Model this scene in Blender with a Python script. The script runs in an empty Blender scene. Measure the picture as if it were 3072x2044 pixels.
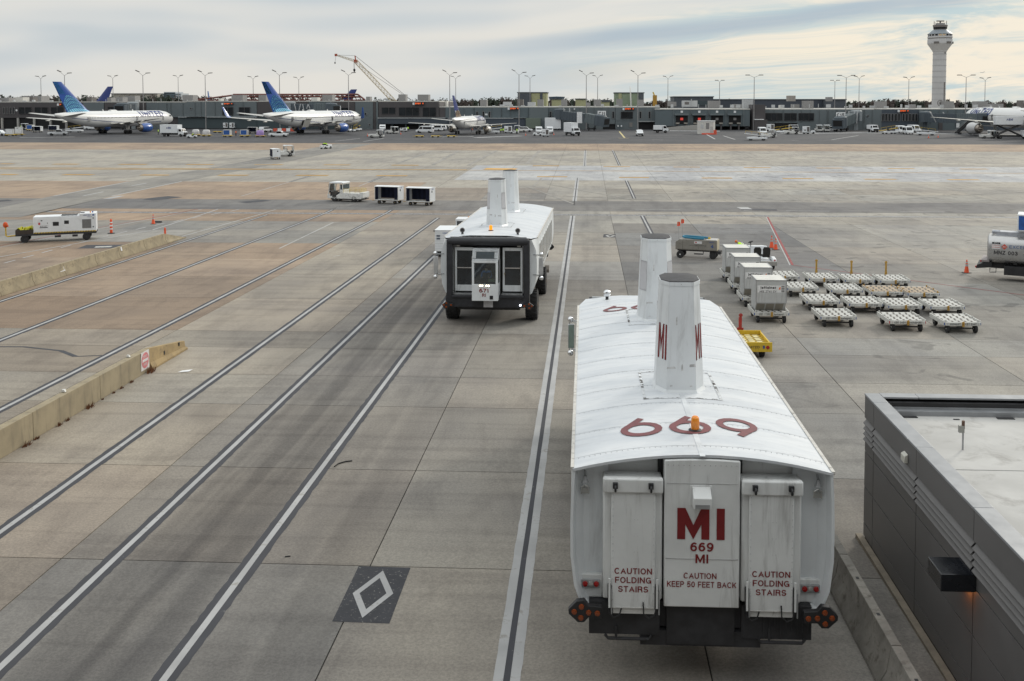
import bpy, math, random
from math import sin, cos, tan, pi, radians, atan2, sqrt
from mathutils import Vector, Matrix
random.seed(7)
SC = bpy.context.scene
COL = SC.collection

# ------------------------------------------------------------------ camera, sky, sun, exposure
F_PX, PPX, HZN, W_PX, H_PX = 2923.0, 1613.0, 310.0, 3072.0, 2044.0   # focal length and principal point in photo pixels
TH = math.atan(0.052)                    # pitch down
PSI = math.atan(0.0513)                  # yaw left of the lane direction (+Y)
CAM_Z = 10.7
PPY = HZN + F_PX * tan(TH)
cam_d = bpy.data.cameras.new('camera')
cam = bpy.data.objects.new('camera', cam_d)
COL.objects.link(cam)
cam.location = (0, 0, CAM_Z)
cam.rotation_euler = (pi / 2 - TH, 0, PSI)
cam_d.sensor_width = 36.0
cam_d.lens = 36.0 * F_PX / W_PX
cam_d.shift_x = (W_PX / 2 - PPX) / W_PX
cam_d.shift_y = (PPY - H_PX / 2) / W_PX
cam_d.clip_start = 0.1
cam_d.clip_end = 20000
SC.camera = cam

SUN_EL, SUN_AZ = radians(24), radians(38)        # azimuth measured from +Y towards +X
sun_d = bpy.data.lights.new('sun', 'SUN')
sun_d.energy = 1.5
sun_d.angle = radians(10)
sun_d.color = (1.0, 0.93, 0.82)
sun = bpy.data.objects.new('sun', sun_d)
COL.objects.link(sun)
sv = Vector((sin(SUN_AZ) * cos(SUN_EL), cos(SUN_AZ) * cos(SUN_EL), sin(SUN_EL)))
sun.rotation_euler = sv.to_track_quat('Z', 'Y').to_euler()

SC.view_settings.view_transform = 'Standard'
SC.view_settings.look = 'None'
SC.view_settings.exposure = 0.0
SC.view_settings.gamma = 1.0
SC.render.engine = 'CYCLES'
SC.cycles.use_denoising = True
SC.cycles.max_bounces = 6
SC.cycles.diffuse_bounces = 3
SC.cycles.glossy_bounces = 3
SC.cycles.transmission_bounces = 4
SC.cycles.sample_clamp_indirect = 4

class NT:
  """tiny helper for node trees"""
  def __init__(s, tree):
    s.t = tree
    s.n = tree.nodes
    s.l = tree.links

  def node(s, kind, **kw):
    nd = s.n.new(kind)
    ins = kw.pop('ins', {})
    for k, v in kw.items():
      setattr(nd, k, v)
    for k, v in ins.items():
      s.set(nd.inputs[k], v)
    return nd

  def set(s, sock, v):
    if isinstance(v, bpy.types.NodeSocket):
      s.l.new(v, sock)
    elif isinstance(v, (tuple, list)) and len(v) == 3 and sock.type == 'RGBA':
      sock.default_value = (*v, 1)
    else:
      sock.default_value = v

  def m(s, op, a, b=None, c=None, clamp=False):
    nd = s.n.new('ShaderNodeMath')
    nd.operation = op
    nd.use_clamp = clamp
    s.set(nd.inputs[0], a)
    if b is not None:
      s.set(nd.inputs[1], b)
    if c is not None:
      s.set(nd.inputs[2], c)
    return nd.outputs[0]

  def vm(s, op, a, b=None):
    nd = s.n.new('ShaderNodeVectorMath')
    nd.operation = op
    s.set(nd.inputs[0], a)
    if b is not None:
      s.set(nd.inputs[1], b)
    return nd.outputs[0]

  def mix(s, fac, a, b, blend='MIX'):
    nd = s.n.new('ShaderNodeMix')
    nd.data_type = 'RGBA'
    nd.blend_type = blend
    s.set(nd.inputs[0], fac)
    s.set(nd.inputs[6], a)
    s.set(nd.inputs[7], b)
    return nd.outputs[2]

  def noise(s, vec, scale=1.0, detail=4.0, rough=0.55, dist=0.0):
    nd = s.n.new('ShaderNodeTexNoise')
    nd.inputs['Scale'].default_value = scale
    nd.inputs['Detail'].default_value = detail
    nd.inputs['Roughness'].default_value = rough
    nd.inputs['Distortion'].default_value = dist
    if vec is not None:
      s.l.new(vec, nd.inputs['Vector'])
    return nd.outputs['Fac']

  def ramp(s, fac, lo, hi, a=0.0, b=1.0):
    nd = s.n.new('ShaderNodeMapRange')
    nd.interpolation_type = 'SMOOTHSTEP'
    s.set(nd.inputs[0], fac)
    nd.inputs[1].default_value = lo
    nd.inputs[2].default_value = hi
    nd.inputs[3].default_value = a
    nd.inputs[4].default_value = b
    return nd.outputs[0]

# ---- sky
world = bpy.data.worlds.new('World')
SC.world = world
world.use_nodes = True
world.cycles.sampling_method = 'MANUAL'
world.cycles.sample_map_resolution = 256
wt = NT(world.node_tree)
wt.n.clear()
geo = wt.node('ShaderNodeTexCoord').outputs['Generated']
sep = wt.node('ShaderNodeSeparateXYZ', ins={0: geo})
dx, dy, dz = sep.outputs
sky = wt.node('ShaderNodeTexSky', sky_type='NISHITA', sun_disc=False, sun_elevation=SUN_EL, sun_rotation=SUN_AZ)
sky.air_density = 1.2
sky.dust_density = 1.5
blue = wt.mix(1.0, sky.outputs[0], (0.09, 0.09, 0.09), 'MULTIPLY')
warp = wt.node('ShaderNodeTexNoise', ins={'Vector': geo, 'Scale': 3.0, 'Detail': 2.0})
wv = wt.vm('MULTIPLY', wt.vm('SUBTRACT', warp.outputs['Color'], (0.5, 0.5, 0.5)), (0.5, 0.5, 0.03))
gd = wt.vm('ADD', geo, wv)
tilt = wt.node('ShaderNodeCombineXYZ', ins={0: 0.0, 1: 0.0, 2: wt.m('MULTIPLY', dx, -0.06)})
gd = wt.vm('ADD', gd, tilt.outputs[0])
wisp = wt.noise(wt.vm('MULTIPLY', gd, (3.6, 3.6, 46.0)), 1.0, 5.0, 0.66, 0.8)
broad = wt.noise(wt.vm('MULTIPLY', gd, (1.8, 1.8, 15.0)), 1.3, 2.0, 0.5, 0.2)
az = wt.m('DIVIDE', dx, wt.m('MAXIMUM', dy, 0.05))
right = wt.m('MULTIPLY', wt.ramp(dx, -0.10, 0.22), wt.ramp(dy, 0.0, 0.4))     # cloud thins out towards the west
# veil of high cloud: grey-blue to cream
cream = (0.90, 0.83, 0.70)
grey = (0.55, 0.62, 0.665)
veil = wt.mix(wt.ramp(broad, 0.34, 0.62), grey, (0.77, 0.75, 0.70))
wisps = wt.mix(wt.ramp(wisp, 0.36, 0.60), (0.50, 0.63, 0.67), cream)
cloud = wt.mix(wt.m('MULTIPLY', right, 0.95), veil, wisps)
# long dark band of thicker cloud rising to the right
line = wt.m('ADD', 0.064, wt.m('MULTIPLY', az, 0.10))
off = wt.m('SUBTRACT', wt.m('ADD', dz, wt.m('MULTIPLY', wt.m('SUBTRACT', broad, 0.5), 0.03)), line)
band = wt.m('MULTIPLY', wt.ramp(wt.m('ABSOLUTE', off), 0.002, 0.016, 1.0, 0.0), wt.m('MULTIPLY', wt.ramp(az, -0.2, 0.05), wt.ramp(dy, 0.0, 0.3)))
cloud = wt.mix(wt.m('MULTIPLY', band, 0.9), cloud, (0.43, 0.515, 0.59))
above = wt.m('MULTIPLY', wt.ramp(off, 0.012, 0.03), 0.75)
cloud = wt.mix(above, cloud, wt.mix(wt.ramp(broad, 0.3, 0.7), (0.54, 0.60, 0.645), (0.78, 0.765, 0.72)))
cover = wt.ramp(broad, 0.2, 0.5, 0.82, 0.97)
allsky = wt.mix(cover, blue, cloud)
glow = wt.m('ADD', 1.0, wt.m('MULTIPLY', wt.ramp(dz, 0.08, 0.9), 0.85))          # an overcast sky brightens towards the zenith
bg = wt.node('ShaderNodeBackground', ins={'Color': allsky, 'Strength': glow})
wout = wt.node('ShaderNodeOutputWorld')
wt.l.new(bg.outputs[0], wout.inputs[0])

# ------------------------------------------------------------------ ground profile and pixel helpers
Y_DRAIN = 99.6

def gz(y):
  if y <= Y_DRAIN:
    return -0.0075 * y
  return -0.0075 * Y_DRAIN + 0.009 * (min(y, 385) - Y_DRAIN)

_F = Vector((-sin(PSI) * cos(TH), cos(PSI) * cos(TH), -sin(TH)))
_R = Vector((cos(PSI), sin(PSI), 0))
_U = _R.cross(_F)

def ray(u, v):
  return _F + _R * ((u - PPX) / F_PX) - _U * ((v - PPY) / F_PX)

def G(u, v):
  """point of the ground seen at photo pixel (u, v)"""
  d = ray(u, v)
  y = 60.0
  for _ in range(40):
    t = (gz(y) - CAM_Z) / d.z
    y = 0.5 * y + 0.5 * d.y * t
  t = y / d.y
  return Vector((d.x * t, y, gz(y)))

def AT(u, v, y):
  """point at distance y (along the lanes) seen at photo pixel (u, v)"""
  d = ray(u, v)
  t = y / d.y
  return Vector((d.x * t, y, CAM_Z + d.z * t))

# ------------------------------------------------------------------ materials
MATS = {}

def mat(name, color, rough=0.6, metal=0.0, var=0.12, scale=3.0, dirt=0.0, bump=0.0, coat=0.0, emit=None, estr=0.0, spec=0.5, alpha=None, streak=False):
  """plain paint / rubber / metal with large and small mottling, optional grime"""
  if name in MATS:
    return MATS[name]
  m = bpy.data.materials.new(name)
  m.use_nodes = True
  t = NT(m.node_tree)
  b = t.n['Principled BSDF']
  tc = t.node('ShaderNodeTexCoord').outputs['Object']
  n1 = t.noise(tc, scale, 5.0, 0.6)
  c = t.mix(t.ramp(n1, 0.3, 0.7), tuple(x * (1 - var) for x in color), tuple(min(1, x * (1 + var)) for x in color))
  if dirt > 0:
    vec = t.vm('MULTIPLY', tc, (scale * 3.0, scale * 3.0, scale * 0.35)) if streak else t.vm('MULTIPLY', tc, (scale * 2.2, scale * 2.2, scale * 2.2))
    n2 = t.noise(vec, 1.0, 6.0, 0.7, 0.5)
    c = t.mix(t.m('MULTIPLY', t.ramp(n2, 0.50, 0.72), dirt), c, (0.09, 0.075, 0.06))
  t.set(b.inputs['Base Color'], c)
  t.set(b.inputs['Roughness'], t.ramp(n1, 0.2, 0.8, max(0.03, rough - 0.08), min(1, rough + 0.08)))
  b.inputs['Metallic'].default_value = metal
  b.inputs['Specular IOR Level'].default_value = spec
  if coat:
    b.inputs['Coat Weight'].default_value = coat
    b.inputs['Coat Roughness'].default_value = 0.15
  if bump:
    bp = t.node('ShaderNodeBump', ins={'Height': t.noise(tc, scale * 8, 4.0), 'Strength': bump, 'Distance': 0.02})
    t.l.new(bp.outputs[0], b.inputs['Normal'])
  if emit:
    b.inputs['Emission Color'].default_value = (*emit, 1)
    b.inputs['Emission Strength'].default_value = estr
  MATS[name] = m
  return m

def glass(name, color=(0.02, 0.025, 0.03), rough=0.06):
  if name in MATS:
    return MATS[name]
  m = mat(name, color, rough, 0, 0.3, 1.5)
  m.node_tree.nodes['Principled BSDF'].inputs['Specular IOR Level'].default_value = 0.8
  return m

def see_glass(name, tint=(0.75, 0.82, 0.84), mixf=0.75):
  """a clear pane: mostly lets light through, with a sharp reflection"""
  m = bpy.data.materials.new(name)
  m.use_nodes = True
  t = NT(m.node_tree)
  t.n.clear()
  tr = t.node('ShaderNodeBsdfTransparent', ins={'Color': tint})
  gl = t.node('ShaderNodeBsdfGlossy', ins={'Roughness': 0.03, 'Color': (0.9, 0.95, 1.0)})
  fr = t.node('ShaderNodeFresnel', ins={'IOR': 1.5})
  mx = t.node('ShaderNodeMixShader')
  t.l.new(t.m('ADD', fr.outputs[0], 1 - mixf - 0.2, clamp=True), mx.inputs[0])
  t.l.new(tr.outputs[0], mx.inputs[1])
  t.l.new(gl.outputs[0], mx.inputs[2])
  o = t.node('ShaderNodeOutputMaterial')
  t.l.new(mx.outputs[0], o.inputs[0])
  MATS[name] = m
  return m

WHITE = mat('white_paint', (0.74, 0.76, 0.78), 0.45, var=0.04, scale=1.2, dirt=0.12)
WHITE_D = mat('white_paint_grimy', (0.66, 0.66, 0.64), 0.5, var=0.08, scale=2.0, dirt=0.5)
LOUNGE = mat('lounge_white', (0.72, 0.75, 0.77), 0.42, var=0.05, scale=0.8, dirt=0.28, streak=True, bump=0.10)
LOUNGE_IN = mat('lounge_panel_white', (0.72, 0.735, 0.73), 0.5, var=0.06, scale=1.0, dirt=0.38, streak=True, bump=0.10)
BLACK = mat('black_paint', (0.018, 0.018, 0.02), 0.5, var=0.3)
RUBBER = mat('tyre_rubber', (0.022, 0.022, 0.023), 0.85, var=0.3, scale=6)
BELLOWS = mat('black_vinyl', (0.022, 0.023, 0.028), 0.55, var=0.3, scale=4, bump=0.15)
CHASSIS = mat('chassis_dark', (0.03, 0.03, 0.033), 0.7, var=0.35, scale=3)
STEEL = mat('galvanised_steel', (0.42, 0.43, 0.44), 0.45, 0.6, 0.15, 4, dirt=0.25)
CHROME = mat('chrome', (0.75, 0.76, 0.78), 0.14, 1.0, 0.05)
DKRED = mat('dark_red_lettering', (0.20, 0.012, 0.014), 0.6, var=0.1)
FADED = mat('faded_red_lettering', (0.18, 0.062, 0.068), 0.7, var=0.15, scale=6)
PATCH = mat('grey_overpaint', (0.52, 0.52, 0.54), 0.6, var=0.04)
GLASS = glass('dark_glass')
GLASS_B = glass('blue_dark_glass', (0.035, 0.06, 0.075))
PANE = see_glass('clear_pane')
DARKIN = mat('dark_interior_shade', (0.012, 0.012, 0.013), 0.9, var=0.2)  # near-black for interiors; also paints in the shade of bays and openings
ORANGE = mat('orange_lens', (0.22, 0.042, 0.006), 0.25, var=0.1, coat=0.5)
AMBER = mat('amber_beacon', (0.85, 0.27, 0.01), 0.2, var=0.1, coat=0.6)
BEACON = mat('lit_amber_beacon', (0.85, 0.30, 0.01), 0.2, emit=(1.0, 0.38, 0.03), estr=0.6)
REDLENS = mat('red_lens', (0.35, 0.008, 0.008), 0.2, var=0.1, coat=0.5)
CLEARLENS = mat('clear_lens', (0.5, 0.5, 0.48), 0.15, 0.4, 0.1)
HEADLIGHT = mat('lit_headlight', (0.9, 0.85, 0.7), 0.3, emit=(1.0, 0.88, 0.62), estr=4.5)
BLUELIGHT = mat('lit_marker_lamp', (0.9, 0.9, 1.0), 0.3, emit=(0.85, 0.88, 1.0), estr=5.0)
YELLOW = mat('yellow_paint', (0.62, 0.42, 0.03), 0.55, var=0.12, dirt=0.35)
NAVY = mat('navy_curtain', (0.012, 0.018, 0.05), 0.7, var=0.25, scale=5)
UBLUE = mat('bright_blue_paint', (0.025, 0.095, 0.34), 0.3, var=0.05, coat=0.4)
TARPBLUE = mat('blue_tarpaulin', (0.02, 0.09, 0.32), 0.6, var=0.2)
CONE = mat('cone_orange', (0.75, 0.09, 0.02), 0.5, var=0.1, dirt=0.2)
HIVIS = mat('hi_vis_yellow', (0.52, 0.85, 0.02), 0.7, var=0.08)
REFL = mat('reflective_white', (0.75, 0.75, 0.75), 0.4)
SKIN = mat('skin', (0.42, 0.25, 0.17), 0.6, var=0.06)
PANTS = mat('dark_trousers', (0.02, 0.022, 0.03), 0.9, var=0.2)
SHIRT_B = mat('blue_shirt', (0.12, 0.28, 0.62), 0.8, var=0.1)
ORANGEVEST = mat('orange_vest', (0.80, 0.16, 0.02), 0.7)

# ------------------------------------------------------------------ mesh builder
class MB:
  def __init__(s):
    s.v, s.f, s.mi = [], [], []
    s.M = None

  def add(s, verts, faces, m=0, M=None):
    b = len(s.v)
    if M is not None:
      verts = [M @ Vector(p) for p in verts]
    if s.M is not None:
      verts = [s.M @ Vector(p) for p in verts]
    s.v.extend([tuple(p) for p in verts])
    for f in faces:
      s.f.append([b + i for i in f])
      s.mi.append(m)
    return s

  def box(s, x0, x1, y0, y1, z0, z1, m=0, M=None):
    v = [(x0, y0, z0), (x1, y0, z0), (x1, y1, z0), (x0, y1, z0), (x0, y0, z1), (x1, y0, z1), (x1, y1, z1), (x0, y1, z1)]
    f = [(0, 3, 2, 1), (4, 5, 6, 7), (0, 1, 5, 4), (1, 2, 6, 5), (2, 3, 7, 6), (3, 0, 4, 7)]
    return s.add(v, f, m, M)

  def cbox(s, c, d, m=0, M=None):
    return s.box(c[0] - d[0] / 2, c[0] + d[0] / 2, c[1] - d[1] / 2, c[1] + d[1] / 2, c[2] - d[2] / 2, c[2] + d[2] / 2, m, M)

  def prism(s, poly, a, b, axis='x', m=0, M=None):
    """polygon extruded along an axis; poly in the other two axes (yz for x, xz for y, xy for z)"""
    n = len(poly)

    def P(t, q):
      return (t, q[0], q[1]) if axis == 'x' else ((q[0], t, q[1]) if axis == 'y' else (q[0], q[1], t))
    v = [P(a, q) for q in poly] + [P(b, q) for q in poly]
    f = [tuple(range(n))[::-1], tuple(range(n, 2 * n))] + [(i, (i + 1) % n, n + (i + 1) % n, n + i) for i in range(n)]
    area = sum(poly[i][0] * poly[(i + 1) % n][1] - poly[(i + 1) % n][0] * poly[i][1] for i in range(n))
    if (area < 0) != (axis == 'y') != (b < a):
      f = [q[::-1] for q in f]
    return s.add(v, f, m, M)

  def tube(s, p0, p1, r0, r1=None, n=10, m=0, cap=True, M=None):
    p0, p1 = Vector(p0), Vector(p1)
    r1 = r0 if r1 is None else r1
    ax = (p1 - p0)
    if ax.length < 1e-6:
      return s
    q = ax.to_track_quat('Z', 'Y')
    v = []
    for p, r in ((p0, r0), (p1, r1)):
      for i in range(n):
        a = 2 * pi * i / n
        v.append(p + q @ Vector((r * cos(a), r * sin(a), 0)))
    f = [(i, (i + 1) % n, n + (i + 1) % n, n + i) for i in range(n)]
    if cap:
      f += [tuple(range(n))[::-1], tuple(range(n, 2 * n))]
    return s.add(v, f, m, M)

  def path(s, pts, r, n=6, m=0, M=None):
    pts = [Vector(p) for p in pts]
    v, f = [], []
    for k, p in enumerate(pts):
      t = (pts[min(k + 1, len(pts) - 1)] - pts[max(k - 1, 0)]).normalized()
      q = t.to_track_quat('Z', 'Y')
      for i in range(n):
        a = 2 * pi * i / n
        v.append(p + q @ Vector((r * cos(a), r * sin(a), 0)))
    for k in range(len(pts) - 1):
      for i in range(n):
        f.append((k * n + i, k * n + (i + 1) % n, (k + 1) * n + (i + 1) % n, (k + 1) * n + i))
    f += [tuple(range(n))[::-1], tuple(range((len(pts) - 1) * n, len(pts) * n))]
    return s.add(v, f, m, M)

  def lathe(s, prof, n=16, m=0, M=None, axis='z', c=(0, 0, 0), phase=0.0, cap=True):
    """profile of (r, h) turned about an axis through c"""
    v, f = [], []
    for r, h in prof:
      for i in range(n):
        a = 2 * pi * i / n + phase
        x, y = r * cos(a), r * sin(a)
        p = (x, y, h) if axis == 'z' else ((h, x, y) if axis == 'x' else (y, h, x))
        v.append((p[0] + c[0], p[1] + c[1], p[2] + c[2]))
    for k in range(len(prof) - 1):
      for i in range(n):
        f.append((k * n + i, k * n + (i + 1) % n, (k + 1) * n + (i + 1) % n, (k + 1) * n + i))
    if cap:
      f += [tuple(range(n))[::-1], tuple(range((len(prof) - 1) * n, len(prof) * n))]
    return s.add(v, f, m, M)

  def loft(s, secs, m=0, closed=True, cap=True, M=None):
    n = len(secs[0])
    v = [p for q in secs for p in q]
    f = []
    for k in range(len(secs) - 1):
      for i in range(n if closed else n - 1):
        f.append((k * n + i, k * n + (i + 1) % n, (k + 1) * n + (i + 1) % n, (k + 1) * n + i))
    if cap and closed:
      f += [tuple(range(n))[::-1], tuple(range((len(secs) - 1) * n, len(secs) * n))]
    return s.add(v, f, m, M)

  def ball(s, c, r, n=10, m=0, sz=1.0):
    prof = [(r * sin(pi * k / (n // 2)), -r * sz * cos(pi * k / (n // 2))) for k in range(1, n // 2)]
    return s.lathe([(0.001, -r * sz)] + prof + [(0.001, r * sz)], n, m, c=c)

  def text(s, string, size, M, m=0, align='C', bold=0.0, sx=1.0):
    v, f = text_geo(string, bold)
    w0 = min(p[0] for p in v)
    w1 = max(p[0] for p in v)
    o = {'C': (w0 + w1) / 2, 'L': w0, 'R': w1}[align]
    k = size / 0.72
    return s.add([((p[0] - o) * k * sx, p[1] * k, p[2]) for p in v], f, m, M)

  def build(s, name, mats, parent=None, smooth=30, bevel=0.0, loc=None, rz=0.0):
    me = bpy.data.meshes.new(name)
    me.from_pydata(s.v, [], s.f)
    if not isinstance(mats, (list, tuple)):
      mats = [mats]
    for q in mats:
      me.materials.append(q)
    me.polygons.foreach_set('material_index', s.mi)
    if smooth:
      me.polygons.foreach_set('use_smooth', [True] * len(s.f))
      me.set_sharp_from_angle(angle=radians(smooth))
    me.update()
    o = bpy.data.objects.new(name, me)
    COL.objects.link(o)
    if parent is not None:
      o.parent = parent
    if loc is not None:
      o.location = loc
    if rz:
      o.rotation_euler[2] = rz
    if bevel:
      bm_ = o.modifiers.new('bevel', 'BEVEL')
      bm_.width = bevel
      bm_.segments = 2
      bm_.limit_method = 'ANGLE'
      bm_.angle_limit = radians(40)
    return o

_TXT = {}

def _arc(cx, cy, rx, ry, a0, a1, n=10):
  return [(cx + rx * cos(radians(a0 + (a1 - a0) * k / n)), cy + ry * sin(radians(a0 + (a1 - a0) * k / n))) for k in range(n + 1)]

_O = [_arc(.5, .5, .5, .5, 90, 450, 20)]
_SIXR = [_arc(.5, .34, .5, .34, 0, 360, 18), [(.08, .50), (.50, .98)]]
_SIX = [_arc(.5, .31, .5, .31, 0, 360, 18), _arc(.62, .42, .62, .58, 175, 60, 9)]
# plain grotesque capitals: char -> (width, strokes on a unit box)
GLYPH = {
  'A': (.78, [[(0, 0), (.5, 1), (1, 0)], [(.2, .34), (.8, .34)]]),
  'B': (.68, [[(0, 0), (0, 1), (.6, 1)] + _arc(.6, .76, .36, .24, 90, -90) + [(0, .52)], [(.6, .52)] + _arc(.6, .26, .4, .26, 90, -90) + [(0, 0)]]),
  'C': (.76, [_arc(.52, .5, .52, .5, 48, 312, 16)]),
  'D': (.74, [[(0, 0), (0, 1), (.42, 1)] + _arc(.42, .5, .58, .5, 90, -90) + [(0, 0)]]),
  'E': (.62, [[(1, 1), (0, 1), (0, 0), (1, 0)], [(0, .52), (.92, .52)]]),
  'F': (.60, [[(1, 1), (0, 1), (0, 0)], [(0, .5), (.88, .5)]]),
  'G': (.78, [_arc(.52, .5, .52, .5, 48, 330, 16) + [(1, .45), (.58, .45)], [(1, .45), (1, 0)]]),
  'H': (.72, [[(0, 0), (0, 1)], [(1, 0), (1, 1)], [(0, .52), (1, .52)]]),
  'I': (.17, [[(.5, 0), (.5, 1)]]),
  'J': (.55, [[(1, 1), (1, .3)] + _arc(.5, .3, .5, .3, 0, -180)]),
  'K': (.70, [[(0, 0), (0, 1)], [(1, 1), (0, .38)], [(.34, .6), (1, 0)]]),
  'L': (.57, [[(0, 1), (0, 0), (1, 0)]]),
  'M': (.88, [[(0, 0), (0, 1)], [(1, 0), (1, 1)], [(.06, 1), (.5, .06), (.94, 1)]]),
  'N': (.73, [[(0, 0), (0, 1)], [(1, 0), (1, 1)], [(.04, 1), (.96, 0)]]),
  'O': (.80, _O),
  'P': (.66, [[(0, 0), (0, 1), (.6, 1)] + _arc(.6, .73, .4, .27, 90, -90) + [(0, .46)]]),
  'R': (.70, [[(0, 0), (0, 1), (.6, 1)] + _arc(.6, .75, .38, .25, 90, -90) + [(0, .5)], [(.6, .5), (.9, .36), (1, 0)]]),
  'S': (.68, [_arc(.5, .74, .46, .26, 25, 250, 12) + _arc(.5, .26, .5, .26, 70, -160, 12)]),
  'T': (.64, [[(0, 1), (1, 1)], [(.5, 1), (.5, 0)]]),
  'U': (.72, [[(0, 1), (0, .38)] + _arc(.5, .38, .5, .38, 180, 360, 10) + [(1, 1)]]),
  'V': (.74, [[(0, 1), (.5, 0), (1, 1)]]),
  'W': (.98, [[(0, 1), (.26, 0), (.5, .95), (.74, 0), (1, 1)]]),
  'X': (.70, [[(0, 0), (1, 1)], [(0, 1), (1, 0)]]),
  'Y': (.72, [[(0, 1), (.5, .45), (1, 1)], [(.5, .45), (.5, 0)]]),
  'Z': (.66, [[(0, 1), (1, 1), (0, 0), (1, 0)]]),
  '0': (.62, _O), '6': (.63, _SIX), '9': (.63, [[(1 - x, 1 - y) for x, y in q] for q in _SIX]),
  '1': (.36, [[(0, .72), (.75, 1), (.75, 0)]]),
  '2': (.62, [_arc(.5, .7, .48, .3, 170, -20, 10) + [(0, 0), (1, 0)]]),
  '3': (.62, [_arc(.46, .75, .44, .25, 160, -80, 10) + _arc(.46, .26, .52, .26, 80, -160, 12)]),
  '4': (.64, [[(.75, 0), (.75, 1), (0, .27), (1, .27)]]),
  '5': (.62, [[(.92, 1), (.16, 1), (.08, .50), (.26, .60)] + _arc(.44, .32, .54, .32, 90, -140, 12)]),
  '7': (.60, [[(0, 1), (1, 1), (.35, 0)]]),
  '8': (.62, [_arc(.5, .75, .44, .25, -90, 270, 14), _arc(.5, .25, .5, .25, 90, 450, 14)]),
  'j': (.24, [[(.8, .68), (.8, -.1), (.3, -.24)], [(.8, .86), (.8, 1)]]),
  'e': (.58, [[(.02, .36), (1, .36)] + _arc(.5, .34, .5, .36, 5, 320, 14)]),
  't': (.34, [[(.4, .95), (.4, .12), (1, 0)], [(0, .68), (1, .68)]]),
  'a': (.56, [_arc(.5, .34, .48, .34, 0, 360, 14), [(.98, .7), (.98, 0)]]),
  'i': (.16, [[(.5, 0), (.5, .7)], [(.5, .86), (.5, 1)]]),
  'n': (.56, [[(0, 0), (0, .7)], [(0, .4)] + _arc(.5, .4, .5, .3, 180, 0, 8) + [(1, 0)]]),
  'r': (.38, [[(0, 0), (0, .7)], [(0, .4), (.4, .66), (1, .7)]]),
  's': (.50, [_arc(.5, .52, .46, .18, 25, 250, 8) + _arc(.5, .17, .5, .17, 70, -160, 8)]),
  'w': (.80, [[(0, .7), (.26, 0), (.5, .66), (.74, 0), (1, .7)]]),
  'p': (.58, [[(0, -.26), (0, .7)], _arc(.5, .34, .5, .35, 0, 360, 14)]),
  'o': (.58, [_arc(.5, .34, .5, .36, 0, 360, 14)]),
  'G6': (.86, _SIXR), 'G9': (.86, [[(1 - x, 1 - y) for x, y in q] for q in _SIXR]),
  '-': (.40, [[(0, .42), (1, .42)]]),
  ' ': (.28, []),
}

def text_geo(string, bold=0.0):
  """flat lettering drawn with mitred strokes; capital height 0.72"""
  key = (string, bold)
  if key in _TXT:
    return _TXT[key]
  th = 0.15 + bold * 2.4
  V, Fc = [], []
  x0, lvl = 0.0, 0
  for ch in ([('G' + c) for c in string[1:]] if string[:1] == '~' else string):
    w, strokes = GLYPH.get(ch, GLYPH['-'])
    w = max(w, th + 0.02) + (th - 0.15) * 0.6
    for st in strokes:
      lvl += 1
      pts = [(x0 + th / 2 + p[0] * (w - th), th / 2 + p[1] * (1 - th)) for p in st]
      pts = [p for i, p in enumerate(pts) if i == 0 or abs(p[0] - pts[i - 1][0]) + abs(p[1] - pts[i - 1][1]) > 1e-4]
      closed = len(pts) > 3 and abs(pts[0][0] - pts[-1][0]) + abs(pts[0][1] - pts[-1][1]) < 1e-4
      if closed:
        pts = pts[:-1]
      n = len(pts)
      base = len(V)
      for i in range(n):
        a = pts[i - 1] if (i > 0 or closed) else None
        c = pts[(i + 1) % n] if (i < n - 1 or closed) else None
        ds = []
        for p, q in ((a, pts[i]), (pts[i], c)):
          if p is not None and q is not None:
            d = Vector((q[0] - p[0], q[1] - p[1]))
            if d.length > 1e-9:
              ds.append(d.normalized())
        if len(ds) == 2:
          nn = Vector((-ds[0].y - ds[1].y, ds[0].x + ds[1].x))
          nn = nn.normalized() if nn.length > 1e-6 else Vector((-ds[0].y, ds[0].x))
          k = min(2.6, 1 / max(0.25, nn.dot(Vector((-ds[0].y, ds[0].x)))))
          ext = Vector((0, 0))
        else:
          nn = Vector((-ds[0].y, ds[0].x))
          k = 1.0
          ext = (ds[0] if a is not None else -ds[0]) * (th / 2)
          if abs(ds[0].x) > 0.2 and abs(ds[0].y) > 0.2:
            ext = ext * 0.6
        P = Vector(pts[i]) + ext
        for sgn in (1, -1):
          q = P + nn * (sgn * k * th / 2)
          V.append((q.x * 0.72, min(1.0, max(0.0, q.y)) * 0.72 if ch in 'AMNVWKXYZ147G6G9' else q.y * 0.72, 0.0004 * (lvl % 7)))
      for i in range(n if closed else n - 1):
        j2 = (i + 1) % n
        Fc.append((base + 2 * i, base + 2 * i + 1, base + 2 * j2 + 1, base + 2 * j2))
    x0 += w + 0.115 + (0.06 if bold > 0.03 else 0.02)
  if not V:
    V, Fc = [(0, 0, 0)], []
  _TXT[key] = (V, Fc)
  return _TXT[key]

def T(x=0, y=0, z=0):
  return Matrix.Translation((x, y, z))

def RZ(a):
  return Matrix.Rotation(a, 4, 'Z')

def RX(a):
  return Matrix.Rotation(a, 4, 'X')

def RY(a):
  return Matrix.Rotation(a, 4, 'Y')

FACE_REAR = RX(pi / 2)                       # text plane standing up, read from -Y
FACE_FRONT = RZ(pi) @ RX(pi / 2)             # read from +Y
FACE_RIGHT = RZ(pi / 2) @ RX(pi / 2)         # read from +X
FACE_LEFT = RZ(-pi / 2) @ RX(pi / 2)         # read from -X

def tag(o, label=None, cat=None, group=None, kind=None):
  if label:
    o['label'] = label
  if cat:
    o['category'] = cat
  if group:
    o['group'] = group
  if kind:
    o['kind'] = kind
  return o

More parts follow.
